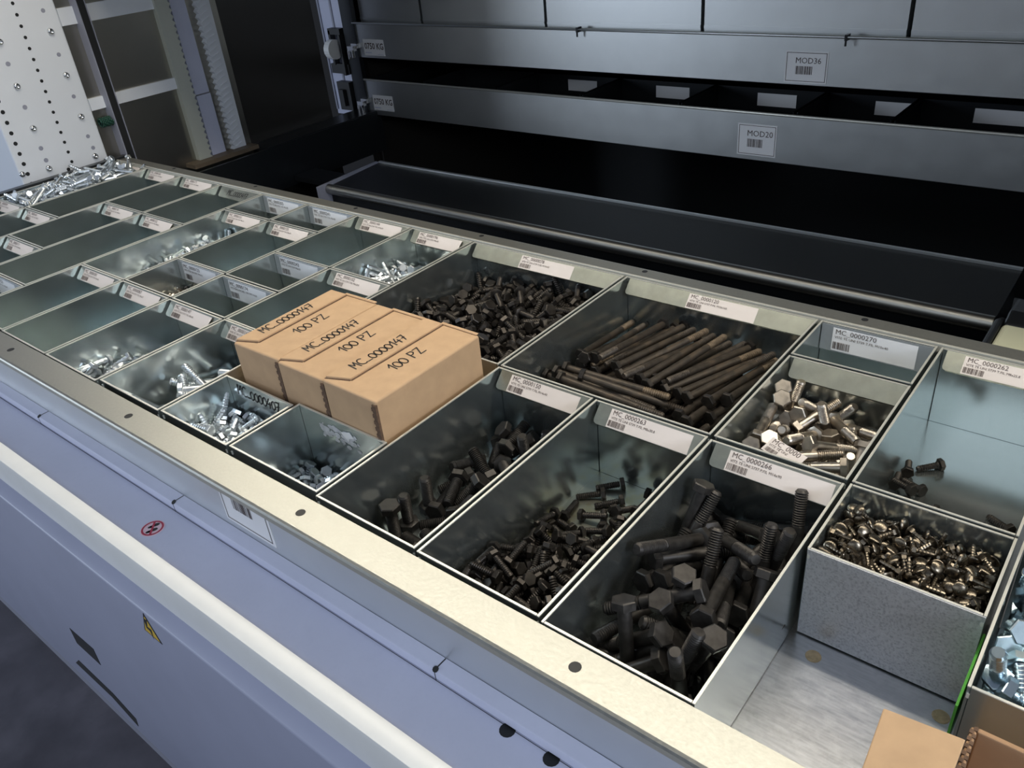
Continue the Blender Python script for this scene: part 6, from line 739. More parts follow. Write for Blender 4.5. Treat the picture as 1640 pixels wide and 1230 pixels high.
PLACES['125s'] = [
-4845,1851,-407,50,-66,50,-27,-4332,1953,-487,20,-60,61,-47,-4849,1693,-402,3,71,-13,-69,-4895,2038,-412,38,22,-90,-4,-4950,1606,-377,37,-74,-54,16,-4760,1627,-408,42,85,-26,18,
-4934,1812,-402,59,42,67,-17,-4626,1467,-422,63,4,-60,49,-4407,1895,-461,27,81,2,-53,-4688,1831,-432,11,-56,50,65,-4885,1665,-383,6,-23,-56,-79,-4177,1520,-524,50,-51,-25,-66,
-4524,1836,-450,59,6,74,-32,-4637,1615,-419,76,-26,-9,-59,-5012,1428,-388,23,41,17,87,-5001,1823,-403,47,-27,23,-81,-4316,1525,-481,71,-30,38,-52,-4551,1483,-429,16,-19,92,31,
-4292,1871,-491,33,45,-14,82,-4364,1459,-472,46,-33,-31,-76,-4712,1584,-412,48,84,1,26,-4424,1500,-454,20,-46,29,82,-4346,1766,-473,35,-76,32,-44,-4567,1619,-424,81,-19,56,6,
-4379,1510,-472,61,31,73,-6,-4530,1982,-457,1,80,28,53,-4413,1607,-464,23,48,-55,64,-4494,1934,-450,89,-22,-38,-13,-4908,1476,-377,23,-39,81,-38,-4214,1838,-516,38,-49,-2,-79,
-4499,1762,-446,46,35,77,-28,-4825,1587,-395,58,58,1,57,-4229,1557,-512,48,-63,59,15,-4317,1678,-487,83,-8,-54,-12,-4974,1704,-384,33,-30,-56,-70,-4340,1621,-482,13,-49,-30,81,
-4259,1925,-506,73,-41,46,29,-4548,1698,-440,2,-49,27,83,-4328,1997,-502,54,9,-72,-43,-4162,1924,-541,28,-42,54,67,-5000,1504,-385,36,24,45,78,-4838,1493,-395,41,43,-47,-65,
-4174,1795,-532,17,-18,-60,76,-4288,1421,-514,49,-42,72,-24,-4288,1722,-499,82,35,45,-6,-4890,1749,-396,15,-85,-4,-50,-4200,1539,-523,56,52,18,-63,-5003,1598,-390,32,-77,25,49,
-4692,1615,-419,32,43,-84,4,-4594,1461,-438,4,-23,-40,89,-4248,1659,-510,16,35,56,-73,-4623,1527,-426,17,38,-10,-90,-4706,1696,-421,67,-69,11,25,-4323,1563,-483,56,-70,41,-16,
-4595,1819,-452,76,2,63,-14,-4636,1750,-444,78,45,-40,16,-4765,1851,-446,49,-14,62,59,-4743,2031,-454,16,79,4,59,-4891,1864,-412,85,-42,-32,-7,-4459,1951,-462,20,60,8,77,
-4821,1625,-421,19,26,-40,-86,-4775,1585,-405,10,20,-62,-76,-4152,1706,-540,32,-25,-63,-66,-4696,1939,-446,14,54,-37,74,-4151,1531,-540,18,11,-66,72,-4998,1767,-407,33,-73,-26,-54,
-4656,1990,-448,38,-71,37,-46,-5041,1544,-401,92,34,16,-12,-4357,1868,-489,67,62,11,-39,-4889,1816,-414,2,-59,16,-79,-4465,1765,-470,59,47,41,51,-4960,1902,-415,68,62,6,37,
-5024,1796,-421,88,18,17,40,-4205,1715,-529,24,28,-71,-60,-4508,1478,-444,74,14,53,39,-4765,1929,-440,56,62,-52,16,-4632,1441,-446,16,53,-42,-72,-4205,1998,-541,52,66,19,-51,
-4871,1996,-432,31,29,67,-61,-4549,2037,-471,50,27,81,11,-4875,1915,-424,90,-19,7,-39,-4734,1491,-426,73,-14,41,53,-4584,1964,-461,17,-53,-56,-62,-4941,1530,-391,20,14,76,-60,
-4230,1634,-522,2,28,47,84,-5007,1456,-411,5,-88,-18,44,-4524,1563,-441,54,-12,73,40,-4256,1528,-522,35,-54,2,77,-4292,1455,-519,25,-36,-74,51,-4321,1469,-505,59,-48,11,-64,
-4434,1452,-484,79,39,-15,-45,-4417,1964,-490,67,-17,44,58,-4239,1795,-524,33,55,0,-77,-4654,1534,-434,47,-80,18,-34,-4701,1899,-452,41,68,-17,58,-4778,1960,-446,5,-40,-57,-72,
-4864,1726,-422,78,-18,54,-25,-4412,2011,-498,13,-50,55,-66,-4800,1842,-444,83,30,14,-46,-4599,1678,-449,76,32,-51,23,-4798,1711,-432,41,55,-19,70,-4982,1976,-435,53,17,55,62,
-4718,1421,-443,45,33,-22,-80,-4837,1652,-437,7,-81,-14,-56,-4353,1698,-509,76,-27,-33,-49,-4777,1470,-430,34,-26,77,47,-4825,2019,-456,87,32,27,25,-4423,1672,-485,61,-71,-21,29,
-4318,1805,-512,31,65,-3,-69,-4827,1562,-418,31,-78,41,36,-4434,1503,-481,79,49,-30,-20,-4952,1956,-437,4,78,36,-51,-5009,1422,-426,81,-23,42,-34,-5049,1877,-446,18,-18,-59,-76,
-4973,1710,-412,25,76,-25,-55,-4721,1528,-432,40,79,-30,36,-4469,1838,-485,79,50,27,21,-5006,2031,-466,64,30,66,25,-4410,1765,-492,64,61,32,-33,-4392,1937,-493,56,-24,-53,59,
-5012,1576,-416,73,54,33,26,-5049,1713,-423,56,79,21,-11,-5023,1995,-456,23,1,-48,-85,-4526,1835,-479,44,22,-71,51,-5047,1943,-469,52,73,-33,29,-4304,1843,-515,19,-61,-39,66,
-4970,1466,-419,72,51,37,30,-4245,1900,-540,59,34,58,45,-4314,1686,-516,43,79,-26,34,-4335,2038,-541,70,-14,67,-22,-4606,1752,-468,58,69,5,-43,-4730,1446,-450,92,-29,20,-13,
-4858,1861,-444,57,-13,47,66,-4768,1633,-442,74,18,51,40,-4569,1625,-457,68,-67,11,-27,-4810,1466,-429,10,-96,-2,-26,-4985,1746,-425,81,-20,54,-16,-4792,1998,-465,59,58,-12,-55,
-4905,1853,-440,21,28,74,-57,-4282,1965,-540,71,-32,-59,-21,-4833,1777,-446,25,-74,-48,40,-4915,1521,-409,14,-27,-27,-91,-4482,1672,-479,11,32,-49,80,-4632,1670,-462,40,38,-27,-79,
-4883,2039,-468,50,-1,-87,4,-4879,1499,-422,61,-60,17,-49,-4508,1622,-464,13,-28,-78,55,-4427,1894,-500,76,-1,60,-27,-4355,1491,-515,52,24,81,13,-5006,1770,-438,1,73,2,-68,
-4592,1868,-479,14,-67,14,72,-4394,1569,-502,53,25,67,46,-4237,1672,-541,63,59,34,36,-4263,1863,-541,50,47,50,53,-4629,1813,-484,75,4,-57,34,-4645,2010,-484,66,-17,71,19,
-4794,1751,-451,35,48,-6,80,-4832,1486,-431,8,-48,-58,-66,-4949,1642,-427,96,11,15,20,-4582,1901,-474,50,62,21,56,-4809,1791,-460,25,-75,7,61,-4455,1464,-502,72,69,4,-7,
-4513,1922,-487,52,-65,2,56,-4544,1697,-480,92,-34,21,4,-4944,1987,-456,19,-54,-6,-82,-4831,1887,-453,65,-75,4,8,-5041,1496,-444,14,59,80,-1,-4421,1978,-516,21,-47,-12,85,
-4888,1605,-425,76,43,-14,-47,-4707,1673,-454,41,-66,32,53,-4437,1437,-524,10,-74,-28,60,-4931,1699,-428,75,61,5,26,-5014,1609,-441,19,-35,-49,-78,-4539,1628,-472,79,43,9,-42,
-4284,1523,-539,51,-51,-45,-53,-4498,1746,-493,30,58,-26,-71,-4768,1547,-446,36,13,90,-22,-4902,1979,-468,24,71,23,-62,-4602,1471,-480,66,74,14,3,-4612,1944,-487,17,-10,96,-22,
-4743,1948,-479,54,43,61,39,-4918,1421,-439,43,-45,-75,21,-4656,1853,-486,3,-80,8,59,-4820,1445,-450,45,19,-74,-46,-4680,1823,-479,19,67,63,36,-5006,2038,-500,27,-63,-31,66,
-4384,1857,-515,49,12,84,20,-4760,1646,-465,9,69,55,-46,-5006,1525,-436,70,45,48,29,-5017,1864,-461,88,-25,40,5,-4505,2002,-517,33,70,-30,-55,-4410,1675,-510,18,-52,35,-76,
-4775,1981,-483,63,16,-76,9,-4753,1776,-478,80,7,57,-18,-4499,1970,-510,49,0,84,-25,-4496,1575,-476,66,43,-32,53,-4514,1488,-483,75,58,13,-30,-4664,1932,-481,19,53,51,-65,
-4343,1907,-541,74,25,-63,-2,-4503,1831,-503,75,48,46,0,-4603,2014,-517,69,40,-59,-13,-4293,1780,-539,11,27,-62,73,-4660,1535,-461,18,23,-69,-66,-4684,2009,-503,69,37,-62,10,
-4397,2012,-541,72,25,64,11,-5006,1996,-490,69,-6,-71,8,-5019,1774,-469,50,-51,52,47,-4683,1659,-474,69,68,7,22,-4675,1448,-491,63,0,71,31,-4983,1811,-461,72,-20,37,55,
-4480,1500,-492,38,60,48,-50,-4663,1688,-475,22,7,-61,-76,-4429,1831,-520,25,-24,77,54,-4851,1546,-441,15,60,52,59,-4390,1548,-526,42,-53,-57,45,-4367,1807,-541,67,63,27,29,
-4624,1965,-505,28,53,44,67,-4401,1731,-524,46,60,-52,-40,-4474,1597,-502,90,0,28,-32,-4972,1720,-446,74,42,36,-38,-4919,1775,-453,12,58,-49,-64,-4837,1730,-470,72,28,-22,60,
-5049,1762,-477,34,-62,-60,-38,-4408,1644,-524,62,0,57,-55,-4385,1464,-541,37,34,60,-63,-4820,1696,-469,21,57,28,75,-4749,1613,-474,66,34,-60,30,-4675,1421,-505,76,21,42,45,
-4762,2038,-510,57,-39,54,-48,-4768,1810,-484,25,-27,-92,-12,-4432,1762,-525,61,-16,-76,14,-4470,2002,-541,32,30,-62,-65,-4913,1879,-469,78,-23,-52,-24,-4581,1611,-486,59,74,5,-31,
-4428,1497,-525,61,52,-57,-18,-4380,1635,-541,63,-59,-34,-37,-4924,1839,-468,36,85,-30,26,-4544,1835,-513,54,-8,-72,-43,-4476,1670,-516,81,38,45,0,-5049,1597,-465,23,-11,54,80,
-4855,1893,-476,69,-57,-42,-13,-4773,1844,-485,86,3,45,-25,-4992,1645,-462,22,-6,-82,-53,-4593,1460,-508,48,13,-79,36,-4575,1774,-503,39,69,41,45,-4368,1756,-541,67,63,27,29,
-4719,1781,-493,60,73,22,-23,-5000,1499,-460,66,11,64,-37,-4339,1572,-541,39,-32,-60,-62,-4592,1897,-505,43,32,55,64,-4788,1906,-487,3,-66,16,-74,-4460,1622,-524,8,-26,49,-83,
-4835,1629,-475,54,69,47,-11,-4926,1690,-456,56,38,51,53,-4374,1937,-541,73,-31,61,-4,-5010,1612,-471,68,70,-1,22,-5032,1993,-519,49,-68,44,30,-4653,1710,-496,48,-39,-43,-66,
-4694,1469,-497,36,24,41,81,-4915,1561,-446,48,62,52,-34,-4916,1909,-480,66,-24,-19,-69,-4949,1570,-447,51,85,11,-9,-4587,2037,-541,53,51,-46,-50,-4744,1816,-502,18,-10,63,75,
-4974,1453,-484,66,49,-26,-50,-4742,1446,-502,11,-66,-59,44,-4920,1974,-499,26,63,27,68,-5048,1669,-491,64,64,34,-27,-4723,1498,-484,19,36,52,75,-5049,1476,-521,81,52,-11,24,
-4884,1490,-465,26,-32,-66,63,-4536,1494,-512,39,47,38,-69,-4641,1772,-517,7,55,52,65,-4504,1858,-527,29,36,-69,-56,-4520,1465,-525,29,66,40,-57,-4913,1422,-478,52,34,31,72,
-4537,1564,-504,57,33,-9,-75,-4720,2038,-541,22,67,15,69,-4477,1873,-534,70,-61,-17,32,-4712,1626,-494,16,-13,-63,75,-4789,1708,-493,29,-16,-73,-60,-4858,2003,-515,71,24,41,51,
-4697,1928,-514,62,60,33,38,-4573,1727,-509,11,-69,22,68,-4630,1717,-512,79,-4,46,-40,-4604,1516,-501,62,-5,-76,18,-4538,1604,-518,26,20,70,63,-4942,1735,-480,60,49,42,47,
-4536,1830,-541,71,-20,-65,16,-5007,1536,-480,31,62,-69,-20,-4791,1962,-516,51,-22,64,53,-4719,1830,-518,23,36,-74,-52,-4507,1797,-539,74,-4,-67,5,-4754,1636,-505,29,72,53,-35,
-4987,1838,-500,11,50,-55,-66,-4569,1963,-541,48,22,65,-55,-4788,1474,-504,25,-9,71,65,-4918,1985,-524,58,66,42,23,-4685,1556,-501,62,58,-52,-5,-4901,1593,-463,8,59,-41,-69,
-4976,1941,-509,75,44,-20,-45,-5000,1466,-508,75,65,12,-6,-4492,1935,-541,59,-7,-68,-43,-4599,1542,-515,88,-2,-48,-3,-4727,1649,-514,46,62,56,-30,-4987,1803,-505,61,63,18,44,
-4734,1711,-520,38,54,-61,-44,-4624,1694,-526,17,75,-19,-61,-4600,1464,-541,42,-29,-62,-60,-4781,1987,-541,62,-2,-68,-38,-4454,1581,-541,6,-56,-39,-73,-4843,1893,-504,58,32,-64,-40,
-5047,1866,-541,3,3,69,73,-4682,1480,-526,53,55,54,36,-4949,1920,-500,29,-89,15,-32,-4737,1896,-526,81,-44,-36,8,-4819,1627,-510,44,72,50,-21,-4954,1856,-504,21,-37,-4,90,
-4638,1803,-541,13,12,67,72,-4965,2014,-541,66,5,68,32,-4845,1857,-517,60,51,-9,61,-4906,1442,-503,51,49,34,62,-4642,1638,-516,63,3,-68,36,-5007,1923,-522,83,50,25,3,
-4521,1734,-541,66,6,-68,-31,-5026,1784,-522,82,54,2,-17,-4766,1555,-507,60,46,-41,-51,-4704,1461,-541,64,60,33,35,-4709,1956,-541,39,-33,-60,-62,-4920,1565,-475,14,71,-20,67,
-4821,1787,-517,57,17,80,-8,-4621,1583,-516,45,79,28,-32,-4750,1683,-526,46,57,53,43,-4628,1927,-541,9,9,68,72,-4932,1639,-489,80,21,46,31,-4989,1668,-506,66,6,61,43,
-4527,1496,-541,0,59,35,-73,-4822,1486,-505,14,-6,-87,-47,-4850,1520,-500,44,-35,38,-73,-4577,1663,-540,72,68,-1,-13,-4868,1452,-526,33,42,-66,-52,-4850,1423,-541,49,46,-51,-54,
-4912,1492,-488,57,34,73,17,-4869,1700,-505,56,28,-66,-41,-4546,1631,-541,59,-62,-28,-43,-4675,1926,-540,19,-17,65,72,-4907,1612,-495,68,28,59,34,-4797,1853,-541,28,-26,-63,67,
-4725,1785,-541,70,50,-46,22,-4913,1829,-523,56,74,-29,-22,-4986,1556,-505,58,69,-18,39,-4689,1765,-541,51,-27,62,53,-5016,1759,-541,70,66,-18,-19,-5047,1612,-541,62,61,-32,39,
-4665,1556,-526,60,77,-7,-21,-4790,1905,-541,73,35,-59,1,-4911,1578,-499,7,-76,-10,64,-4934,1745,-511,27,83,-22,-44,-4874,1751,-519,20,45,-64,-60,-4630,1607,-541,65,62,30,32,
-4886,1631,-514,20,-34,-78,49,-5010,1491,-540,70,68,-3,-22,-4986,1906,-541,72,68,-6,-7,-4973,1484,-541,73,68,-6,-6,-4850,1731,-541,69,51,-45,23,-4932,1662,-513,23,-45,-7,-86,
-4757,1563,-541,60,57,-38,-41,-4761,1514,-541,32,-30,-62,66,-4805,1672,-541,69,52,44,-25,-4862,1608,-526,53,-67,-40,-33,-4966,1694,-525,36,-57,3,74,-4882,1834,-541,12,-11,68,-72,
-5003,1674,-541,64,59,-35,36,-4878,1496,-541,63,60,34,36,-4880,1920,-541,64,2,68,35,-4956,1880,-541,65,58,-37,34,-4935,1501,-521,36,-36,-39,-77,-4970,1606,-541,35,-29,-62,64,
-4930,1749,-541,63,59,35,37,-4883,1557,-541,14,65,-22,-72]
PLACES['151s'] = [
-5943,1967,-530,85,-10,51,-11,-5630,1449,-572,53,-49,-47,51,-5551,2476,-377,59,41,3,-69,-5605,2250,-429,37,79,44,-22,-5218,2799,-443,74,55,1,-38,-5981,1550,-495,65,29,-13,-69,
-5652,3197,-468,30,-77,-40,-40,-5974,1813,-568,73,-50,44,-14,-5584,1745,-544,72,30,-50,-38,-5373,2995,-456,50,58,11,63,-5184,3235,-543,59,66,-38,26,-5758,2814,-363,20,-61,33,-69,
-5362,2224,-427,42,80,-20,39,-5942,2412,-373,62,-45,-21,-60,-5787,3267,-476,61,-19,77,-5,-5472,2464,-439,94,34,-5,-8,-5320,2367,-397,7,69,-28,66,-5532,2388,-432,25,-70,-19,64,
-5588,1916,-513,71,-9,69,-9,-6039,2445,-407,53,-54,54,37,-5782,2632,-384,13,-13,31,93,-5753,2716,-374,10,-44,73,-52,-5644,3027,-435,40,85,27,22,-5413,1678,-572,13,-64,23,-72,
-5765,2202,-448,77,57,27,-5,-5761,3186,-485,60,21,3,-77,-5505,2982,-463,89,40,19,-7,-5443,2180,-433,21,-34,-22,89,-5393,2111,-493,53,53,64,18,-5563,3220,-497,65,57,-51,3,
-5692,2079,-520,24,-83,-6,50,-5543,2009,-502,90,-39,17,-11,-5753,2409,-419,46,85,2,26,-5952,2596,-425,51,-20,-35,-76,-5590,2627,-359,56,-80,-7,22,-6027,2086,-482,3,-86,-51,2,
-5961,2152,-469,59,-51,-31,-54,-6030,2183,-438,34,-92,20,-7,-5319,2430,-454,16,37,-3,92,-5482,3203,-523,2,36,34,-87,-5606,1624,-570,49,12,66,-55,-5337,2693,-448,44,12,-64,62,
-6050,3018,-406,92,29,-4,26,-5295,3006,-505,3,7,75,65,-5729,3023,-437,34,-10,87,34,-5747,2522,-398,13,-60,21,76,-5188,2790,-491,34,-66,-63,-25,-6050,2764,-550,77,59,-11,22,
-5518,1870,-569,58,-30,-59,48,-5954,2739,-452,29,-43,36,-77,-5180,2465,-491,72,64,-20,16,-6009,2845,-478,22,36,91,3,-5814,1740,-572,45,42,-53,-58,-5833,3264,-523,25,-37,32,83,
-5698,2816,-412,75,-51,-25,-33,-5335,3270,-572,33,-30,61,-66,-5711,2135,-501,64,-41,-45,48,-5705,2015,-544,62,21,-74,-16,-5550,2785,-514,29,64,53,47,-6033,1551,-569,23,-5,66,71,
-5573,2905,-515,3,-83,-9,55,-5674,1868,-572,65,-57,-36,-35,-5244,2802,-497,26,36,63,-63,-5914,1659,-571,64,-9,-66,-38,-6002,3148,-508,49,6,42,-76,-5906,2954,-421,38,67,25,-58,
-5376,2099,-572,23,-45,50,70,-5782,2221,-506,3,-67,-17,72,-5845,2554,-458,16,-57,46,66,-6018,2587,-512,68,-22,38,59,-5914,1486,-553,76,-45,42,-23,-5706,2393,-500,75,16,-59,-26,
-5408,2886,-532,62,-60,-42,-27,-5392,2510,-511,90,42,-10,4,-5271,2354,-464,45,50,36,-64,-5906,2785,-499,46,32,52,65,-5453,2113,-538,7,-17,53,83,-5967,2464,-450,43,-55,9,-71,
-5600,3060,-538,20,25,74,59,-5703,3338,-572,51,-47,49,-53,-5854,3139,-522,25,25,-78,-52,-5254,2176,-494,28,63,-66,-30,-5753,2770,-450,11,-2,-64,-76,-6022,3276,-528,55,-62,53,20,
-5461,2751,-490,60,-68,13,40,-5263,2588,-472,53,3,51,-67,-5791,2982,-478,59,26,-73,-26,-5312,2790,-515,89,-17,-42,7,-5421,2592,-510,28,60,-49,-57,-5236,2560,-521,20,-24,-42,85,
-5857,2894,-424,72,62,-32,2,-5929,2927,-476,17,65,-25,-70,-5790,3287,-572,47,43,-52,-57,-5397,2371,-522,34,68,-24,60,-5960,2374,-458,51,-44,56,-48,-5967,2152,-536,83,31,46,3,
-5821,2571,-519,60,62,16,48,-5487,2643,-474,27,-59,47,59,-5529,2064,-569,73,-65,-12,-14,-5983,2472,-509,42,77,-6,47,-5647,2099,-572,20,18,-65,-71,-5354,3017,-572,70,-49,-46,-21,
-5405,2294,-506,49,6,39,77,-5531,2542,-492,51,-29,3,81,-5613,3199,-572,63,-2,68,39,-5447,3039,-539,16,52,22,81,-5275,2381,-572,38,-68,-1,-63,-5629,2695,-481,56,-27,-77,-16,
-5953,2288,-527,10,77,-25,-57,-5554,2361,-494,7,-14,-60,-79,-5976,2652,-572,73,68,5,5,-5921,3064,-516,47,-12,45,75,-5238,2643,-572,16,51,44,-72,-5613,2982,-572,73,29,61,6,
-5724,2304,-534,22,-59,50,-59,-5662,2548,-450,11,43,66,-61,-5871,2141,-572,73,68,-3,-4,-5766,3079,-537,13,57,54,-61,-6038,2355,-506,68,30,27,-61,-5533,2752,-572,19,17,-66,-71,
-5262,2332,-526,67,70,25,2,-5604,2615,-496,49,-84,-21,-14,-5857,3118,-571,54,47,-49,-50,-5407,2778,-572,43,28,61,-60,-6032,2999,-550,10,-7,-73,-67,-5574,2279,-572,49,-21,64,55,
-5649,2831,-516,59,-20,-41,-66,-5453,2430,-572,29,-67,-8,68,-5791,2671,-537,55,-2,-56,-62,-5730,2610,-515,63,20,-50,-55,-5608,2442,-572,27,-42,-53,-69,-5917,2227,-572,6,6,68,73,
-5804,2319,-572,0,0,-68,-74,-5323,2751,-572,41,-30,-61,-61,-5930,2468,-570,20,-55,-39,-72,-5816,2910,-533,56,-16,77,27,-5898,2880,-572,65,60,31,34,-5661,2652,-572,32,67,5,66,
-5751,2545,-572,63,59,34,37,-5803,2751,-572,68,63,-25,-27]
PLACES['147s'] = [
-3922,589,-443,44,-83,-24,-22,-3678,365,-519,69,-54,42,23,-3314,564,-586,57,52,64,-4,-3468,30,-561,1,-73,-4,-68,-4077,821,-672,34,37,-58,64,-4078,178,-433,62,44,-34,55,
-3436,322,-580,43,-80,37,-20,-3713,568,-537,21,-52,12,-82,-4007,551,-475,49,43,-35,67,-3537,492,-637,41,41,-44,-68,-4070,522,-540,0,68,-73,0,-3268,787,-635,77,-59,5,25,
-3376,142,-552,1,-17,92,-36,-3556,160,-555,20,8,-54,-81,-3685,89,-517,78,9,-41,-47,-3426,225,-624,61,45,65,-5,-3903,785,-672,73,37,58,-5,-3922,450,-467,81,20,50,26,
-3561,676,-670,31,-19,65,-66,-3991,195,-431,3,27,-64,-72,-3765,857,-669,61,-34,58,-41,-3785,134,-509,78,8,-45,-44,-3317,735,-650,21,-36,63,65,-3690,377,-593,24,85,-4,-46,
-3244,843,-672,72,-68,-11,12,-3856,86,-518,74,-33,-58,7,-4042,236,-496,42,-50,-49,-57,-3333,328,-672,51,48,-49,-52,-3865,430,-549,74,-10,54,38,-3792,184,-565,39,-31,18,-85,
-3682,319,-589,9,-81,29,-50,-3560,360,-573,41,66,20,-60,-3987,640,-552,52,12,53,-66,-3727,522,-585,23,-38,78,45,-3588,38,-672,23,-67,14,-69,-3918,443,-527,29,-74,50,36,
-3778,305,-590,7,42,-54,73,-3338,589,-669,73,-59,-33,-4,-3710,560,-672,18,66,19,71,-3922,300,-558,30,73,-58,-23,-3912,135,-559,55,18,-76,28,-3969,707,-623,72,-50,46,17,
-3658,430,-615,52,30,-60,-53,-3837,637,-624,82,7,56,7,-4001,256,-553,58,72,16,-34,-3912,142,-637,77,38,47,21,-3780,105,-669,8,-68,8,-73,-3714,346,-672,20,-47,-50,-70,
-4028,161,-626,63,-32,-48,-52,-3953,437,-672,72,67,12,11]
PLACES['196s'] = [
-2152,3262,-537,67,49,29,-48,-2481,3406,-540,12,-53,-15,82,-2426,3039,-485,73,-14,58,-35,-2577,3866,-562,5,-67,20,72,-2395,2887,-528,45,-37,-72,38,-2700,3131,-412,84,12,25,-46,
-2562,3006,-444,2,50,-8,-86,-2853,3697,-437,54,-51,66,11,-2936,3368,-391,56,61,26,-50,-2394,3916,-554,50,16,57,-63,-2708,3390,-425,53,65,-55,2,-2794,2840,-450,49,29,23,79,
-2802,3106,-366,59,-74,23,21,-2724,2945,-411,59,-6,-80,13,-2348,3358,-555,13,-64,-41,-64,-2345,3088,-567,23,2,-63,-74,-2692,2938,-501,69,-32,-64,-13,-2655,3136,-503,43,4,-87,24,
-2192,3132,-590,70,68,5,-22,-2524,3632,-555,63,-43,63,18,-2453,3874,-592,58,55,42,44,-2374,2995,-547,63,53,55,-14,-2979,3319,-457,62,61,-27,41,-2775,3624,-486,66,-58,-42,23,
-2460,3365,-592,73,-35,-59,-1,-2640,3194,-535,72,-43,-42,-35,-2802,3847,-555,62,-20,-74,17,-2790,3112,-420,55,-61,-6,-57,-2619,3662,-592,51,-19,-66,-52,-2784,3648,-538,21,-46,-54,67,
-2815,2934,-520,86,13,48,-14,-2879,3444,-486,33,-28,76,-48,-2917,3096,-498,73,67,-11,2,-2652,3584,-537,58,18,-67,43,-2928,3655,-578,73,-46,46,19,-3000,3184,-589,71,66,-15,21,
-2856,3290,-453,4,0,74,-67,-2537,3036,-568,6,-61,-43,-67,-2514,2964,-538,57,30,-46,-61,-2966,3111,-525,6,12,82,56,-2844,2884,-536,48,28,-72,-41,-2529,3269,-592,35,33,-60,-64,
-2583,2929,-592,63,59,-35,-37,-2817,2925,-592,63,0,69,36,-2874,3435,-544,48,-5,77,41,-2877,3335,-507,36,85,-12,36,-2736,3161,-592,39,37,58,61,-2750,3601,-592,16,51,-45,71,
-2890,3456,-592,72,68,-10,-10,-2774,3126,-517,47,-32,40,-72]
PLACES['lefts'] = [
-9388,3464,-545,44,76,32,-35,-9840,3290,-427,65,73,8,-22,-9618,4075,-494,12,72,-4,68,-9468,3246,-448,59,62,-13,49,-9864,2974,-467,47,55,-63,-28,-9654,3037,-487,53,67,-44,27,
-9934,2376,-466,51,75,22,-35,-9648,3364,-412,46,-40,67,42,-9716,3857,-379,65,35,52,43,-9431,3131,-528,49,-37,50,61,-9563,2397,-368,9,58,-5,81,-9585,3625,-550,41,-44,-21,-77,
-9646,3843,-455,67,3,-74,3,-9805,3553,-582,54,17,-66,-49,-9988,2878,-506,39,63,-41,-53,-9548,3641,-582,70,65,29,-4,-9770,2831,-553,10,-37,-30,-88,-10077,3284,-576,4,36,-71,-60,
-9958,3780,-532,62,48,61,-4,-9969,2578,-539,62,-36,-66,24,-9547,2272,-477,24,50,32,77,-9916,3198,-534,68,63,21,31,-9664,3197,-515,42,-5,-75,-51,-10008,3001,-509,53,39,20,72,
-10073,3647,-586,57,-66,46,18,-9700,2831,-624,74,6,-66,-14,-9758,3918,-440,55,49,-61,-28,-9982,3823,-580,70,37,49,37,-9938,3446,-501,68,-36,64,-6,-9840,4058,-673,58,56,41,43,
-9985,4027,-626,68,35,59,25,-9649,2648,-496,63,-38,68,4,-9645,3594,-641,68,30,-67,-6,-9462,2656,-614,44,70,22,-51,-10026,3973,-559,0,62,45,64,-9767,2435,-492,63,-28,-71,16,
-10072,3021,-624,64,75,-16,-11,-9624,3289,-538,46,-64,12,60,-9892,3311,-481,50,45,30,-67,-9630,2753,-600,48,72,34,-36,-9522,3279,-559,41,72,-5,56,-9897,3000,-645,76,27,58,-1,
-10001,2253,-560,39,76,-33,-41,-9774,2940,-674,55,65,-23,47,-9960,3630,-635,55,32,66,41,-9994,2434,-603,48,-25,-74,40,-9544,2267,-546,64,29,71,1,-10006,2567,-591,61,-77,18,2,
-9598,2520,-543,53,-66,-20,49,-9382,2480,-647,73,63,-14,20,-9584,3578,-673,40,39,57,60,-9664,2573,-589,65,-45,57,21,-9641,2766,-544,16,77,11,-61,-9680,3162,-671,65,45,51,32,
-9548,3183,-609,61,41,-56,-39,-9793,2458,-545,56,21,-79,15,-9875,2322,-554,19,38,-41,-81,-10012,3487,-512,17,-39,-65,63,-9858,2317,-620,58,-8,-77,26,-9682,2423,-632,63,-70,-3,34,
-9627,3764,-505,52,-4,68,50,-9557,3426,-619,14,-66,-38,-63,-9533,3915,-586,51,65,46,-33,-9519,2544,-549,5,-60,34,72,-9997,3910,-617,1,71,-30,-64,-9881,3989,-673,61,58,38,39,
-10007,2399,-672,10,59,35,-72,-9991,3775,-673,61,58,-37,-39,-9500,3847,-673,14,52,46,-71,-9676,3916,-510,62,32,71,10,-9902,3923,-612,74,42,42,31,-9873,2882,-540,22,-61,43,63,
-9602,3018,-564,77,13,-62,7,-9588,2337,-550,26,-48,1,-84,-9588,2982,-646,12,57,-31,75,-9815,2320,-670,57,66,-17,-45,-9676,3828,-626,50,9,72,47,-9878,3440,-673,69,66,21,22,
-9993,3431,-643,37,52,37,67,-9665,3300,-642,73,0,-64,-23,-9875,3712,-673,72,-26,64,-10,-9636,3974,-582,21,55,59,55,-10058,3357,-621,54,-9,-60,-58,-9468,2492,-627,21,-45,-43,-76,
-9537,3324,-613,49,-72,27,-41,-9497,2390,-595,42,67,17,-59,-9925,3292,-616,17,23,-62,-73,-9938,2500,-632,28,48,-54,-64,-9724,3936,-615,10,33,59,73,-9444,2486,-673,48,-22,-66,-54]
PLACES['262'] = [
3066,3315,-674,75,64,14,0,3202,3404,-670,74,-45,49,0,3160,3108,-674,75,31,58,0,3112,3001,-621,76,32,56,0,3039,3121,-674,75,65,7,0,3121,2881,-676,76,52,-39,0,
3178,2728,-677,76,-46,46,0,3299,2893,-676,76,9,64,0]
PLACES['262x'] = [
3785,2987,-674,75,37,55,0,3915,2881,-672,75,66,-10,0]
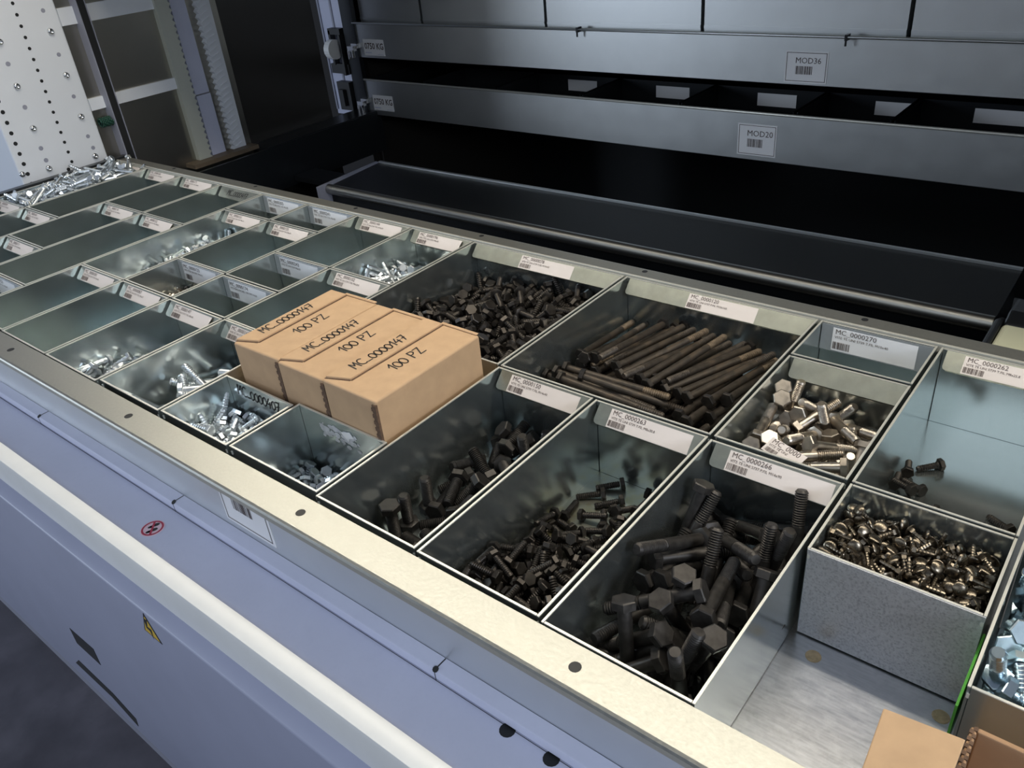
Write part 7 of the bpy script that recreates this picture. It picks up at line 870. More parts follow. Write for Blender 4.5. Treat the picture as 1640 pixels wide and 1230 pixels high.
def rows(n):
    p = PLACES[n]
    return [((p[i]/1000, p[i+1]/1000, p[i+2]/1000), [v/100 for v in p[i+3:i+7]]) for i in range(0, len(p), 7)]

# ------------------------------------------------------------------ the hall and the machine's shell
rng = random.Random(11)
b = MB(); b.box(-16, 14, -20, -0.5, -ZF-.2, -ZF); struct(b.build('floor', 'floor', origin=(0, -8, -ZF)))
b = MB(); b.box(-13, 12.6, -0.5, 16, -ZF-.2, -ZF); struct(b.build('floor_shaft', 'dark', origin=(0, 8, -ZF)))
b = MB(); b.box(-10.75, -10.56, 4.1, 5.78, -ZF, 12); b.box(-10.75, -10.56, 5.78, 7.0, -ZF, 12); struct(b.build('wall_left', 'galv_wall', origin=(-10.6, 5, -ZF)))
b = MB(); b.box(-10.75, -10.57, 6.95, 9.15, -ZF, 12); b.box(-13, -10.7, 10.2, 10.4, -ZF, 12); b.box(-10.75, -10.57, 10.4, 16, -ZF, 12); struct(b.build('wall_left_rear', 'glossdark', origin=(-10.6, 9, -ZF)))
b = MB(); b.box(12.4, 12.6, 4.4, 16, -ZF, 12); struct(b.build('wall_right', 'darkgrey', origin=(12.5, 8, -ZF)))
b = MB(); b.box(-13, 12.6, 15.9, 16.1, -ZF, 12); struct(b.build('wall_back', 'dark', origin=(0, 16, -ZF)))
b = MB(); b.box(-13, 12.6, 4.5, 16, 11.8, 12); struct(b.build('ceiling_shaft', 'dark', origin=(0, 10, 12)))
b = MB(); b.box(-12.5, 12.6, -.74, 4.5, 6.0, 6.2); b.box(-12.5, 12.6, 4.4, 4.5, 6.0, 12); struct(b.build('ceiling', 'white', origin=(0, 2, 6)))
b = MB(); b.box(-12.5, 12.6, -.74, -.66, 5.6, 12); struct(b.build('wall_front', 'white', origin=(0, -.7, 6)))

b = MB(); b.box(-10.2, 12.0, 3.26, 3.30, 5.2, 6.0); b.box(-10.2, 12.0, 2.7, 3.26, 5.95, 6.0); tag(b.build('lamp_shield', 'white', None, (0, 3, 5.2)), 'unseen white sheet shield added behind the bay lamp under the canopy', 'lamp')  # unseen sheet added to keep lamp light off the beam and rear trays
# perforated white side column (holes and screws)
col = empty('perforated_column', 'white painted steel column full of punched holes left of the tray', 'column', (-10.9, 3.3, -ZF))
b = MB(); b.box(-12.4, -10.5, 2.62, 4.10, -ZF, 6.0); bevel(b.build('column_body', 'white', col, (-10.9, 3.3, -ZF)), .03, 2)
b = MB()
def disc_x(b, y, z, r, m, seg=12, pr=.004):
    b.lathe([(r, 0), (r, pr)], (-10.5, y, z), (1, 0, 0), seg, m)
zz = -.15
for k in range(36): disc_x(b, 3.478, .146+k*.1632, .026, 0)
for k in range(36): disc_x(b, 2.738, -.006+k*.1640, .032, 0)
disc_x(b, 3.381, .043, .03, 0)
b.build('punched_holes', 'black', col, (-10.9, 3.3, -ZF))
b = MB()
for k in range(9):
    disc_x(b, 3.885, .463+k*.655, .033, 0); disc_x(b, 3.083, .481+k*.655, .036, 0)
disc_x(b, 3.903, .263, .033, 0); disc_x(b, 3.09, .282, .036, 0)
b.build('blind_holes', 'greypaint', col, (-10.9, 3.3, -ZF))
for y, z0, n, st in ((3.886, .125, 9, .665), (3.083, .147, 9, .655)):
    for k in range(n):
        b = MB(); b.lathe([(.055, 0), (.052, .02), (.035, .04), (.018, .042), (.016, .025), (.001, .025)], (-10.5, y, z0+k*st), (1, 0, 0), 14); b.build('button_screw', 'chrome', col, (-10.9, 3.3, -ZF), smooth=True)
b = MB(); b.lathe([(.05, 0), (.045, .02), (.02, .035), (.001, .036)], (-10.5, 2.66, .176), (1, 0, 0), 14); b.build('button_screw', 'chrome', col, (-10.9, 3.3, -ZF), smooth=True)

b = MB(); b.box(12.1, 12.6, -.6, 4.35, -ZF, 5.98); tag(bevel(b.build('side_column', 'white', None, (12.3, 2, -ZF)), .03, 2), 'plain white steel column closing the right end of the bay', 'column')
# dark guide post, white cross strips, green spring, toothed strips on the left wall
b = MB(); b.box(-10.56, -10.36, 4.37, 4.50, -ZF, 6); b.box(-10.56, -10.34, 4.355, 4.372, -ZF, 6, 1); b.box(-10.56, -10.34, 4.50, 4.512, -ZF, 6, 1)
tag(b.build('guide_post', ['black', 'greypaint'], None, (-10.4, 4.4, -ZF)), 'black upright guide post beside the white perforated column', 'post')
for z0, z1, lab in ((.83, 1.02, 'lower white cross strip on the left galvanised wall'), (2.16, 2.42, 'upper white cross strip on the left galvanised wall')):
    b = MB(); b.box(-10.565, -10.50, 4.10, 5.76, z0, z1); tag(b.build('cross_strip', 'white', None, (-10.5, 4.9, z0)), lab, 'strip', 'cross strips on the left wall')
b = MB(); pts = [(-10.46+.0*k, 4.22+.07*math.cos(k*.7), .52+.012*k+0) for k in range(1)]
vs = MB(); prev = None
for k in range(60):
    a = k*.75; p = (-10.46+.075*math.cos(a), 4.14+.0035*k, .62+.075*math.sin(a))
    if prev: vs.cyl(prev, p, .014, 6)
    prev = p
tag(vs.build('coil_spring', 'greencoil', None, (-10.46, 4.2, .62), smooth=True), 'dark green coil spring behind the perforated column', 'spring')
def toothed(name, y0, y1, side, mt, lab, teeth):
    # white strip with a saw-tooth edge running up the wall
    b = MB(); n = 62; z0 = -.48; st = 6.4/n; vs = []; ye = y1 if side > 0 else y0; yo = y0 if side > 0 else y1
    poly = [(yo, z0), (yo, z0+n*st)]
    for k in range(n, 0, -1): poly += [(ye, z0+k*st), (ye-side*teeth, z0+(k-.5)*st)]
    poly += [(ye, z0)]
    V3 = [(-10.56, y, z) for y, z in poly]; V4 = [(-10.44, y, z) for y, z in poly]; m = len(poly)
    fs = [(i, (i+1) % m, m+(i+1) % m, m+i) for i in range(m)]+[tuple(range(m, 2*m)), tuple(range(m))[::-1]]
    b.add(V3+V4, fs)
    if side < 0:
        for k in range(n): b.ext([(y0+.02, z0+k*st), (y1-.08, z0+(k+.8)*st), (y1-.08, z0+(k+1.0)*st), (y0+.02, z0+(k+.3)*st)], -10.44, -10.425, 0)
    return tag(b.build(name, mt, None, (-10.5, y0, z0)), lab, 'strip')
toothed('toothed_strip', 5.74, 6.03, 1, 'offwhite', 'off white toothed strip standing on the left wall', .05)
toothed('toothed_strip', 6.50, 6.80, -1, 'white', 'grey white corrugated toothed strip nearest the dark panel', .05)
b = MB(); b.box(-10.56, -10.49, 6.06, 6.36, -.48, .62); b.box(-10.56, -10.51, 6.06, 6.36, .64, 6); tag(b.build('guide_channel', 'lav', None, (-10.5, 6.2, -.48)), 'flat blue grey channel between the two toothed strips', 'channel')
b = MB(); b.box(-10.56, -10.25, 5.5, 6.95, -.56, -.485); tag(b.build('base_bracket', 'brown', None, (-10.4, 6.2, -.5)), 'brown base bracket under the toothed strips', 'bracket')
b = MB(); b.box(-10.56, -9.98, 6.95, 10.0, -.62, -.53); b.box(-10.02, -9.96, 4.6, 10.0, -1.4, -.55, 0); tag(b.build('side_ledge', 'darkgrey', None, (-10.2, 8, -.6)), 'dark ledge along the foot of the left wall', 'ledge')

# ------------------------------------------------------------------ trays waiting on the rear shelves
def shelf_tray(z0, z1, lab, code, lx, lz, lw, lh, kg, rod):
    o = (0, 9.9, z0); t = empty('shelf_tray', lab, 'tray', o)
    b = MB(); x0, x1 = -10.22, 11.2
    b.box(x0, x1, 9.90, 9.93, z0, z1); bevel(b.build('front_face', 'galv_in', t, o), .008)
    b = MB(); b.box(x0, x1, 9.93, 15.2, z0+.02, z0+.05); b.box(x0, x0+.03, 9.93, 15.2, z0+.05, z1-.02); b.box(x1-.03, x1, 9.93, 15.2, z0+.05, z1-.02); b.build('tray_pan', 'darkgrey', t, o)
    b = MB(); b.cyl((x0, 9.885, z1), (x1, 9.885, z1), .022, 10); rm = b.build('rolled_rim', 'rim', t, o, smooth=True)
    if rod:
        b = MB(); b.cyl((x0+.05, 9.80, z1+.015), (x1, 9.80, z1+.015), .016, 8); rd = b.build('front_rod', 'galv_in', t, o, smooth=True)
        for cx in (-4.48, .02, 4.5):
            b = MB(); b.box(cx-.02, cx+.02, 9.78, 9.90, z1-.03, z1+.05); b.cyl((cx, 9.79, z1-.10), (cx, 9.79, z1), .015, 8); b.build('rod_clip', 'darkgrey', rd, o)
    b = MB(); f = Flat(b, (lx, 9.899, lz), (1, 0, 0), (0, 0, 1)); f.rect(0, lw, 0, lh, 0, 0, .004); f.frame(.02, lw-.02, .02, lh-.02, .008, .006, 1)
    f.text(code, lw*.24, lh*.62, lh*.26, .006, 1); f.bars(lw*.26, lh*.27, lw*.40, lh*.26, .006, 1, rng)
    lb = b.build('tray_label', ['paperw', 'ink'], t, o); lb['label'] = 'white barcode label printed '+code
    b = MB(); f = Flat(b, (-10.03, 9.899, kg), (1, 0, 0), (0, 0, 1)); f.rect(0, .62, 0, .32, 0, 0, .004); f.text('0750 KG', .03, .13, .17, .006, 1, bold=.02, sx=.92); f.rect(.03, .22, .045, .065, .006, 2); f.rect(.40, .58, .02, .03, .006, 2)
    lb = b.build('load_label', ['paperw', 'ink', 'lav'], t, o); lb['label'] = 'white load label printed 0750 KG'
    hk = MB(); hz = kg+.10; hk.box(-10.34, -10.16, 9.70, 9.80, hz+.0, hz+.10); hk.cyl((-10.30, 9.70, hz-.15), (-10.30, 9.70, hz+.02), .035, 10); hk.cyl((-10.18, 9.70, hz-.12), (-10.18, 9.70, hz+.03), .035, 10); hk.box(-10.30, -10.12, 9.78, 9.90, hz+.05, hz+.14)
    hk.build('end_hook', 'chrome', t, o)
    return t
shelf_tray(-.62, .12, 'lower rear shelf tray with the label MOD20', 'MOD20', -1.54, -.545, .64, .49, -.51, False)
shelf_tray(.57, 1.25, 'upper rear shelf tray with the label MOD36', 'MOD36', -.86, .605, .63, .44, .62, True)
xs = (-10.15, -8.33, -5.29, -2.27, .77, 3.80, 6.83)
words = ('leftmost narrow', 'second from left', 'third from left', 'fourth from left', 'fifth from left', 'rightmost visible')
for i in range(6):
    x0, x1 = xs[i]+.025, xs[i+1]-.035
    o = ((x0+x1)/2, 10.02, .63); t = empty('tall_bin', 'tall galvanised bin on the upper shelf tray, '+words[i], 'bin', o, 'tall bins on the upper shelf tray')
    b = MB(); z0, z1 = .63, 3.4; y0, y1 = 10.02, 12.0; b.box(x0, x1, y0, y0+.02, z0, z1); b.box(x0, x1, y1-.02, y1, z0, z1); b.box(x0, x0+.02, y0+.02, y1-.02, z0, z1); b.box(x1-.02, x1, y0+.02, y1-.02, z0, z1); b.box(x0+.02, x1-.02, y0+.02, y1-.02, z0, z0+.02)
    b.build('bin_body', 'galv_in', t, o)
    b = MB(); b.box(x0, x1, y0-.012, y0, 1.30, 1.34); b.build('base_fold', 'galv_in', t, o)
lx = (-7.8, -5.82, -3.84, -1.87, .08, 1.50)
lw6 = ('leftmost', 'second from left', 'third from left', 'fourth from left', 'fifth from left', 'rightmost')
for i in range(6):
    x0 = lx[i]-.75; x1 = (lx[i+1]-.79) if i < 5 else 3.2
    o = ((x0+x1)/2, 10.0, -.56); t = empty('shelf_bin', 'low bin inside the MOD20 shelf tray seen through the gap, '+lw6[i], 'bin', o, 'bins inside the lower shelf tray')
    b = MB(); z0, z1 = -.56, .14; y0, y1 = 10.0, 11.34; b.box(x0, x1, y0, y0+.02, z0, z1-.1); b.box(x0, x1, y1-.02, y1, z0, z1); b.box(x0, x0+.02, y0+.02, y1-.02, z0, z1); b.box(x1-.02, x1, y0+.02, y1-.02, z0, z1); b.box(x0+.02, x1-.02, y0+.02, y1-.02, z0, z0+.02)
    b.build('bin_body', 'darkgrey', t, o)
    if i:
        b = MB(); f = Flat(b, (lx[i], y1-.022, -.15), (1, 0, 0), (0, 0, 1)); f.rect(0, .68, 0, .21, 0, 0, .004)
        b.build('paper_label', ['paperw', 'ink'], t, o)

# rear corner post and roller, lift beam with its end pieces
b = MB(); b.box(-11.35, -10.62, 9.95, 10.12, -.7, 8); b.box(-10.95, -10.9, 9.93, 9.96, -.6, 8, 1); b.box(-11.35, -11.30, 9.93, 9.96, -.6, 8, 1); tag(b.build('corner_post', ['lav', 'greypaint'], None, (-11, 10, -.7)), 'blue grey corner post left of the rear shelves', 'post')
b = MB(); b.box(-10.55, -10.20, 9.86, 9.97, -1.2, 8); tag(b.build('shelf_upright', 'darkgrey', None, (-10.4, 9.9, -1)), 'dark upright carrying the ends of the rear shelf trays', 'post')
g = empty('roller_bracket', 'black bracket with a white guide roller on the corner post', 'roller', (-10.85, 9.8, .2))
b = MB(); b.box(-11.0, -10.62, 9.80, 9.94, 1.02, 1.14); b.box(-11.0, -10.94, 9.80, 9.94, .40, 1.1); b.box(-11.12, -10.55, 9.82, 9.94, .22, .42); b.box(-10.66, -10.60, 9.76, 9.94, .2, 1.02); b.build('bracket', 'black', g, (-10.85, 9.8, .2))
b = MB(); b.cyl((-10.90, 9.72, .74), (-10.74, 9.72, .74), .20, 20); b.build('roller', 'nylon', g, (-10.85, 9.8, .2), smooth=False)
b = MB(); b.box(-11.0, -10.6, 9.78, 9.93, -.55, .05); b.box(-10.9, -10.75, 9.70, 9.8, -.45, -.1); b.build('lower_block', 'black', g, (-10.85, 9.8, .2))
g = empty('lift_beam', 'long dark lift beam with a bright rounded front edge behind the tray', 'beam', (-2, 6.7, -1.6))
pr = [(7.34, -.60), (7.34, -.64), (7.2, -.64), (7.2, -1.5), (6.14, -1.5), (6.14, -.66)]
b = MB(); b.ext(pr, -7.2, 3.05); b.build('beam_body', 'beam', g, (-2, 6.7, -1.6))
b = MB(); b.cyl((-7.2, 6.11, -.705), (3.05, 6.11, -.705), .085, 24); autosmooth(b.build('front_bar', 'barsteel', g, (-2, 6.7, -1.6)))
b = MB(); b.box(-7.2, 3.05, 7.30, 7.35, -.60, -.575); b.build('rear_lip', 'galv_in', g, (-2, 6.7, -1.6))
b = MB(); b.ext([(5.9, -.62), (7.3, -.58), (7.3, -1.5), (5.9, -1.5)], -7.27, -7.205); b.cyl((-7.42, 6.15, -.85), (-7.26, 6.15, -.85), .13, 16); b.build('end_plate', 'greypaint', g, (-2, 6.7, -1.6))
g = empty('lift_carriage', 'cream painted carriage end with a grey rounded edge behind the tray', 'carriage', (3.6, 5.4, -2))
b = MB(); b.ext([(5.05, -1.6), (5.05, -.56), (5.12, -.50), (5.78, -.50), (5.78, -1.6)], 3.17, 4.8); bevel(b.build('cover_block', 'cream', g, (3.6, 5.4, -2)), .05, 3)
b = MB(); b.ext([(5.0, -1.6), (5.0, -.58), (5.12, -.50), (5.8, -.48), (6.1, -.6), (6.1, -1.6)], 3.09, 3.165); b.ext([(5.79, -1.6), (5.79, -.52), (6.0, -.46), (6.4, -.5), (6.4, -1.6)], 3.17, 4.8); bevel(b.build('end_cheek', 'darkgrey', g, (3.6, 5.4, -2)), .06, 3)
b = MB(); b.box(-9.9, 11, 6.0, 9.9, -2.2, -2.15); b.box(-9.9, 11, 7.36, 7.9, -1.3, -1.2); tag(b.build('lift_platform', 'dark', None, (0, 8, -2.2)), 'dark lift platform under the rear shelf trays', 'platform')

# ------------------------------------------------------------------ the tray pulled out on the bay
TO = (0, 2, -.80)
tray = empty('storage_tray', 'long galvanised storage tray divided into bins of screws and bolts', 'tray', TO)
b = MB(); b.box(-10.30, 12.0, -.19, 4.32, -.80, -.725); b.build('tray_floor', 'floor_galv', tray, TO)
def railprof(y_in, y_out, s):      # s = -1 front, +1 back
    return [(y_in, 0), (y_out-s*.025, 0), (y_out-s*.008, -.006), (y_out, -.022), (y_out, -.062), (y_out-s*.014, -.062), (y_out-s*.014, -.024), (y_out-s*.026, -.014), (y_in+s*.014, -.014), (y_in+s*.014, -.05), (y_in, -.05)]
b = MB(); b.ext(railprof(-.045, -.322, -1), -10.40, 12)
for k in range(-4, 6): b.lathe([(.036, 0), (.036, .0015)], (.05+2.285*k, -.178, -.0002), (0, 0, 1), 14, 1)
bevel(b.build('front_rail', ['rail', 'black'], tray, TO), .004)
b = MB(); b.ext([(-.19, -.012), (-.205, -.012), (-.205, -.72), (-.19, -.72)], -10.3, 12); fr = b.build('front_face', 'galv_in', tray, TO)
b = MB(); b.ext(railprof(4.155, 4.365, 1), -10.40, 12); b.ext([(4.128, .012), (4.155, .012), (4.155, -.06), (4.128, -.06)], -10.3, 12, 2)
for k in range(-4, 6): b.lathe([(.03, 0), (.03, .0015)], (.1+2.21*k, 4.29, -.0002), (0, 0, 1), 14, 1)
bevel(b.build('back_rail', ['rail', 'black', 'rim'], tray, TO), .004)
b = MB(); b.box(-10.3, 12, 4.165, 4.185, -.75, -.014); b.build('back_face', 'galv_in', tray, TO)
b = MB(); b.box(-10.44, -10.30, -.30, 4.34, -.005, .035); b.box(-10.33, -10.30, -.19, 4.17, -.75, -.005); bevel(b.build('end_plate', 'darkgrey', tray, TO), .006)
b = MB(); f = Flat(b, (-1.0, -.2055, -.52), (1, 0, 0), (0, 0, 1)); f.rect(0, .62, 0, .44, 0, 0, .004); f.frame(.025, .595, .025, .415, .008, .006, 1); f.bars(.16, .17, .25, .13, .006, 1, rng)
lb = b.build('tray_label', ['paperw', 'ink'], tray, TO); lb['label'] = 'white framed barcode label half hidden under the rail'
for x, y in ((3.147, 1.19), (3.89, 1.18)):
    b = MB(); b.lathe([(.05, 0), (.046, .006), (.001, .007)], (x, y, -.7255), (.02, .03, 1), 14); b.build('floor_plug', 'tan', tray, TO)

# ------------------------------------------------------------------ the counter in front of the tray
CO = (0, -.7, -ZF); ctr = empty('machine_counter', 'white painted steel counter, its shade coloured blue grey, running along the tray front', 'counter', CO)
b = MB(); b.ext([(-.208, -.585), (-.300, -.585), (-.312, -.590), (-.318, -.602), (-.318, -.66), (-.208, -.66)], -10.4, 12); autosmooth(b.build('upper_ledge', 'lav', ctr, CO))
b = MB()
for x in (-4.12, -1.66, 1.33, 4.5):
    b.box(x-.004, x+.004, -.3, -.21, -.586, -.5835); b.lathe([(.022, 0), (.022, .002)], (x, -.305, -.588), (0, -.5, 1), 10); b.box(x-.003, x+.003, -.3195, -.3175, -.68, -.6)
b.box(-10.4, 12, -.3192, -.3172, -.685, -.680)
for x in (1.92, 2.24): b.lathe([(.05, 0), (.05, .002)], (x, -.335, -.685), (0, 0, 1), 14)
b.build('ledge_seams', 'black', ctr, CO)
b = MB(); b.ext([(-.208, -.684), (-.66, -.684), (-.685, -.690), (-.70, -.70), (-.70, -.76), (-.208, -.76)], -10.4, 12); sp = autosmooth(b.build('shelf_panel', 'lav', ctr, CO))
zb = -.655
b = MB(); b.ext([(-.70, -.76), (-.70, zb-.035), (-.71, zb-.01), (-.735, zb), (-.82, zb), (-.850, zb-.010), (-.862, zb-.035), (-.862, zb-.36), (-.70, zb-.36)], -10.4, 12); autosmooth(b.build('white_edge', 'bar', ctr, CO))
b = MB(); b.ext([(-.70, -1.00), (-.862, -1.00), (-.965, -1.036), (-.975, -1.045), (-.98, -1.06), (-.98, -4.10), (-.975, -4.13), (-.95, -4.14), (-.80, -4.14), (-.80, -1.2), (-.70, -1.2)], -10.4, 12); autosmooth(b.build('front_panel', 'panelshade', ctr, CO))
b = MB(); b.box(-10.4, 12, -.965, -.9, -ZF, -4.135); b.build('plinth', 'greypaint', ctr, CO)
# dark vent slot and dark gap at the foot
def q_at(pts, m, name, par, lab=None, t=.004, y=-.9801):
    b = MB(); b.slab([(x, y, z) for x, z in pts], (0, -1, 0), t, 0); o = b.build(name, m, par, CO)
    if lab: o['label'] = lab
    return o
q_at([(-3.893, -2.871), (-3.916, -3.125), (-3.393, -3.121), (-3.358, -2.846)], 'dark', 'vent_slot', ctr)
q_at([(-4.285, -3.651), (-4.48, -3.828), (-3.626, -3.815), (-3.155, -3.959), (-3.097, -3.785), (-3.51, -3.665)], 'rub', 'foot_gap', ctr)
TR = [(-1.267, -1.052), (-1.404, -1.322), (-1.146, -1.33)]
q_at(TR, 'rub', 'warning_sticker', ctr, 'yellow triangular warning sticker'); cx = sum(p[0] for p in TR)/3; cz = sum(p[1] for p in TR)/3
b = MB(); b.slab([(cx+(x-cx)*.8, -.9845, cz+(z-cz)*.8) for x, z in TR], (0, -1, 0), .002, 0)
b.slab([(cx-.02, -.9866, cz+.12), (cx+.03, -.9866, cz+.12), (cx-.02, -.9866, cz+.02), (cx+.04, -.9866, cz+.02), (cx+.0, -.9866, cz-.12), (cx+.0, -.9866, cz-.02), (cx-.05, -.9866, cz-.01)], (0, -1, 0), .001, 1)
b.build('sticker_print', ['yellow', 'black'], [c for c in ctr.children if c.name.startswith('warning_sticker')][0], CO)
# round no-stepping sticker
b = MB(); f = Flat(b, (-1.6376, -0.5481, -.6838), (1, 0, 0), (0, 1, 0)); r0 = .098
def ring(b, f, ra, rb2, d, m, n=32):
    v = []; fs = []
    for i in range(n):
        a = 2*PI*i/n; v += [f.P(ra*math.cos(a), ra*math.sin(a), d), f.P(rb2*math.cos(a), rb2*math.sin(a), d)]
    for i in range(n): j = (i+1) % n; fs.append((2*i, 2*i+1, 2*j+1, 2*j))
    b.add(v, fs, m)
b.lathe([(r0, 0), (r0, .003)], f.o, (0, 0, 1), 32, 0); ring(b, f, .074, .090, .004, 1)
for cx, cy, an in ((-.018, .022, 70), (.022, -.022, 70)):
    a = math.radians(an); u = Vector((math.cos(a), math.sin(a))); w = Vector((-u.y, u.x))
    for s0, rx, ry in ((.022, .028, .019), (-.030, .018, .014)):
        v = [f.P(*(Vector((cx, cy))+u*(s0+rx*math.cos(t*PI/8))+w*ry*math.sin(t*PI/8)), .0045) for t in range(16)]; b.add(v, [tuple(range(16))], 2)
    v = [f.P(*(Vector((cx, cy))+u*s_+w*k), .0045) for s_, k in ((-.03, -.012), (.01, -.015), (.01, .015), (-.03, .012))]; b.add(v, [(0, 1, 2, 3)], 2)
v = [f.P(*(Vector((-.7, .7))*s_*.11+Vector((.7, .7))*k), .005) for s_, k in ((-.7, -.009), (.7, -.009), (.7, .009), (-.7, .009))]; b.add(v, [(3, 2, 1, 0)], 1)
o = b.build('prohibition_sticker', ['pink', 'red', 'black'], ctr, CO); o['label'] = 'round red and white no stepping sticker'

# ------------------------------------------------------------------ bins in the tray
CX = {-11: -11.33, -10: -10.27, -9: -9.24, -8: -8.2, -7: -7.14, -6: -6.09, -5: -5.08, -4: -4.08, -3: -3.07, -2: -2.06, -1: -1.085, 0: 0, 1: 1, 2: 2, 3: 2.985, 4: 3.985, 5: 4.985}
RY = (0, .69, 1.37, 2.055, 2.78, 3.46, 4.125)
H = .715
def make_bin(c0, c1, r0, r1, plate, code, desc, label, y0=None, y1=None, handw=None, floor='galv', lab_at=.10, resid=False, frontmat=None, curl=0.0, lw=.70, group='metal bins in the storage tray'):
    x0, x1 = CX[c0]+.002, CX[c1]-.031
    y0 = RY[r0]+.008 if y0 is None else y0; y1 = RY[r1]-.022 if y1 is None else y1
    o = ((x0+x1)/2, (y0+y1)/2, -H); t = empty('storage_bin', label, 'bin', o, group); T = .013; g = .005
    b = MB(); zb = -H; zt = 0
    b.box(x0, x0+T, y0, y1, zb, zt); b.box(x1-T, x1, y0, y1, zb, zt)
    b.box(x0+T+g, x1-T-g, y1-T, y1, zb+.01, zt); b.box(x0+T+g, x1-T-g, y0, y0+T, zb, zt-.001)
    bd = b.build('bin_body', 'galv', t, o)
    b = MB(); b.box(x0+T, x1-T, y0+T, y1-T-.003, zb, zb+.012); b.build('bin_floor', floor, t, o)
    b = MB()   # bright cut edges along the top
    e = .0012
    b.box(x0-e, x0+T+e, y0-e, y1+e, -.004, .004); b.box(x1-T-e, x1+e, y0-e, y1+e, -.004, .004); b.box(x0+T+g, x1-T-g, y1-T-e, y1+e, -.004, .003); b.box(x0+T+g, x1-T-g, y0-e, y0+T+e, -.004, .003)
    b.build('rim_edge', 'rim', t, o)
    # front corner tabs
    b = MB(); b.box(x0+.004, x0+.018, y0-.006, y0, -.075, -.045); b.box(x1-.018, x1-.004, y0-.006, y0, -.075, -.045); b.build('corner_tab', 'rim', t, o)
    wI = x1-x0-2*T
    if plate == 'slope':
        L = .168; yb = y1-T-.001; xl, xr = x0+T+.035, x1-T-.002; dn = Vector((0, -1, -1)).normalized(); n = Vector((0, -1, 1)).normalized()
        P = lambda x, s: Vector((x, yb, -.003))+dn*s
        b = MB(); c = .03; b.slab([P(xl, 0), P(xl, L-c), P(xl+c*.3, L-c*.3), P(xl+c, L), P(xr, L), P(xr, 0)], -n, .008, 0); b.slab([P(xl+c, L), P(xr, L), P(xr, L+.004)+Vector((0, .012, -.012)), P(xl+c, L+.004)+Vector((0, .012, -.012))], n, .003, 0)
        pl = b.build('label_plate', 'plate', t, o); org = P(xl+lab_at, L-.004); up = -dn; lh = .150
    elif plate == 'strip':
        yb = y1-T-.016; xl, xr = x0+T+.006, x1-T-.006; L = .25
        b = MB(); b.slab([(xl, yb, -.004), (xl, yb-.012, -L), (xr, yb-.012, -L), (xr, yb, -.004)], (0, 1, 0), .006, 0); pl = b.build('label_plate', 'strip', t, o)
        org = Vector((xl+lab_at, yb-.0125, -L+.012)); up = Vector((0, .012, L)); lh = .215
    else: pl = None
    if pl and code:
        b = MB(); f = Flat(b, org, (1, 0, 0), up); w = min(lw, wI-lab_at-.06)
        if curl:      # right end lifting off
            n = 6; xs_ = [0, w*.72]+[w*(.72+.28*i/n) for i in range(1, n+1)]; v = []
            for x in xs_:
                d = .001+max(0, (x-w*.72)/(w*.28))**2*curl
                v += [f.P(x, 0, d), f.P(x, lh, d*.35)]
            b.add(v, [(2*i, 2*i+2, 2*i+3, 2*i+1) for i in range(len(xs_)-1)], 0)
        else: f.rect(0, w, 0, lh, .0005, 0, .0015)
        sz = lh*.30 if plate == 'slope' else lh*.25
        f.text(code, .022, lh-sz*.98, sz*1.18, .0045, 1); f.text(desc, .022, lh-sz*1.75, sz*.62, .0045, 1)
        f.bars(.012, lh*.08, .15, lh*.32, .0045, 1, rng)
        b.build('paper_label', ['paper' if plate == 'slope' else 'paperw', 'ink'], pl, o)
    if handw:
        b = MB()
        if pl: f = Flat(b, org, (1, 0, 0), up); hand(f, handw, .10, .045, .085, .009, .002, 0)
        else: f = Flat(b, (x0+T, y1-T-.001, -.22), (1, 0, 0), (0, 0, 1)); hand(f, handw, .12, .075, .105, .010, .003, 0)
        b.build('handwriting', 'marker', pl or bd, o)
    if resid:
        b = MB(); f = Flat(b, (x0+T, y1-T-.001, -.25), (1, 0, 0), (0, 0, 1)); r_ = random.Random(5)
        for k in range(60):
            x = .25+.45*r_.random(); y = .03+.14*r_.random(); s_ = .012+.035*r_.random(); v = [f.P(x+s_*(.6+.5*r_.random())*math.cos(a), y+s_*.6*(.6+.5*r_.random())*math.sin(a), .001+.00003*k) for a in [i*PI/4 for i in range(8)]]; b.add(v, [tuple(range(8))], 0)
        v = [f.P(x, y, .006) for x, y in ((.50, .16), (.62, .20), (.66, .15), (.60, .13), (.58, .09), (.55, .12))]; b.add(v, [tuple(range(5, -1, -1))[::-1]], 1)
        b.build('label_residue', ['residue', 'paperw'], bd, o)
    return t
UN = 'VITE TE UNI 5739 T.FIL '
# back row, left to right
make_bin(-10, -9, 3, 6, 'slope', 'MC_0000098', UN+'M8x70', 'farthest left bin, heaped with long bright zinc bolts', curl=.02)
make_bin(-9, -8, 3, 6, 'slope', 'MC_0000160', UN+'M8x60', 'empty long bin right beside the bin of long zinc bolts', y0=2.105)
make_bin(-8, -7, 4, 6, 'slope', 'MC_0000173', UN+'M8x80', 'empty back row bin left of the one marked by hand 0000417', y0=2.815)
make_bin(-7, -6, 4, 6, 'slope', None, '', 'empty back row bin with MC 0000417 handwritten on its plate', y0=2.81, handw='MC_0000417')
make_bin(-6, -5, 5, 6, 'strip', 'MC_0000205', UN+'M6x20', 'small back row bin with upright white label, right of the handwritten 0000417 bin')
make_bin(-5, -4, 5, 6, 'strip', 'MC_0000241', UN+'M6x30', 'small back row bin with upright white label, second one right of the handwritten 0000417 bin')
make_bin(-4, -3, 4, 6, 'slope', 'MC_0000144', UN+'M10x50', 'empty back row bin left of the bin with a few zinc bolts and sloping label', y0=2.785, floor='galv')
make_bin(-3, -2, 4, 6, 'slope', 'MC_0000196', 'VITE TTQ UNI 5732 M8x40', 'back row bin with a few shiny zinc bolts left of the wide black bolt bin', y0=2.785, curl=.035)
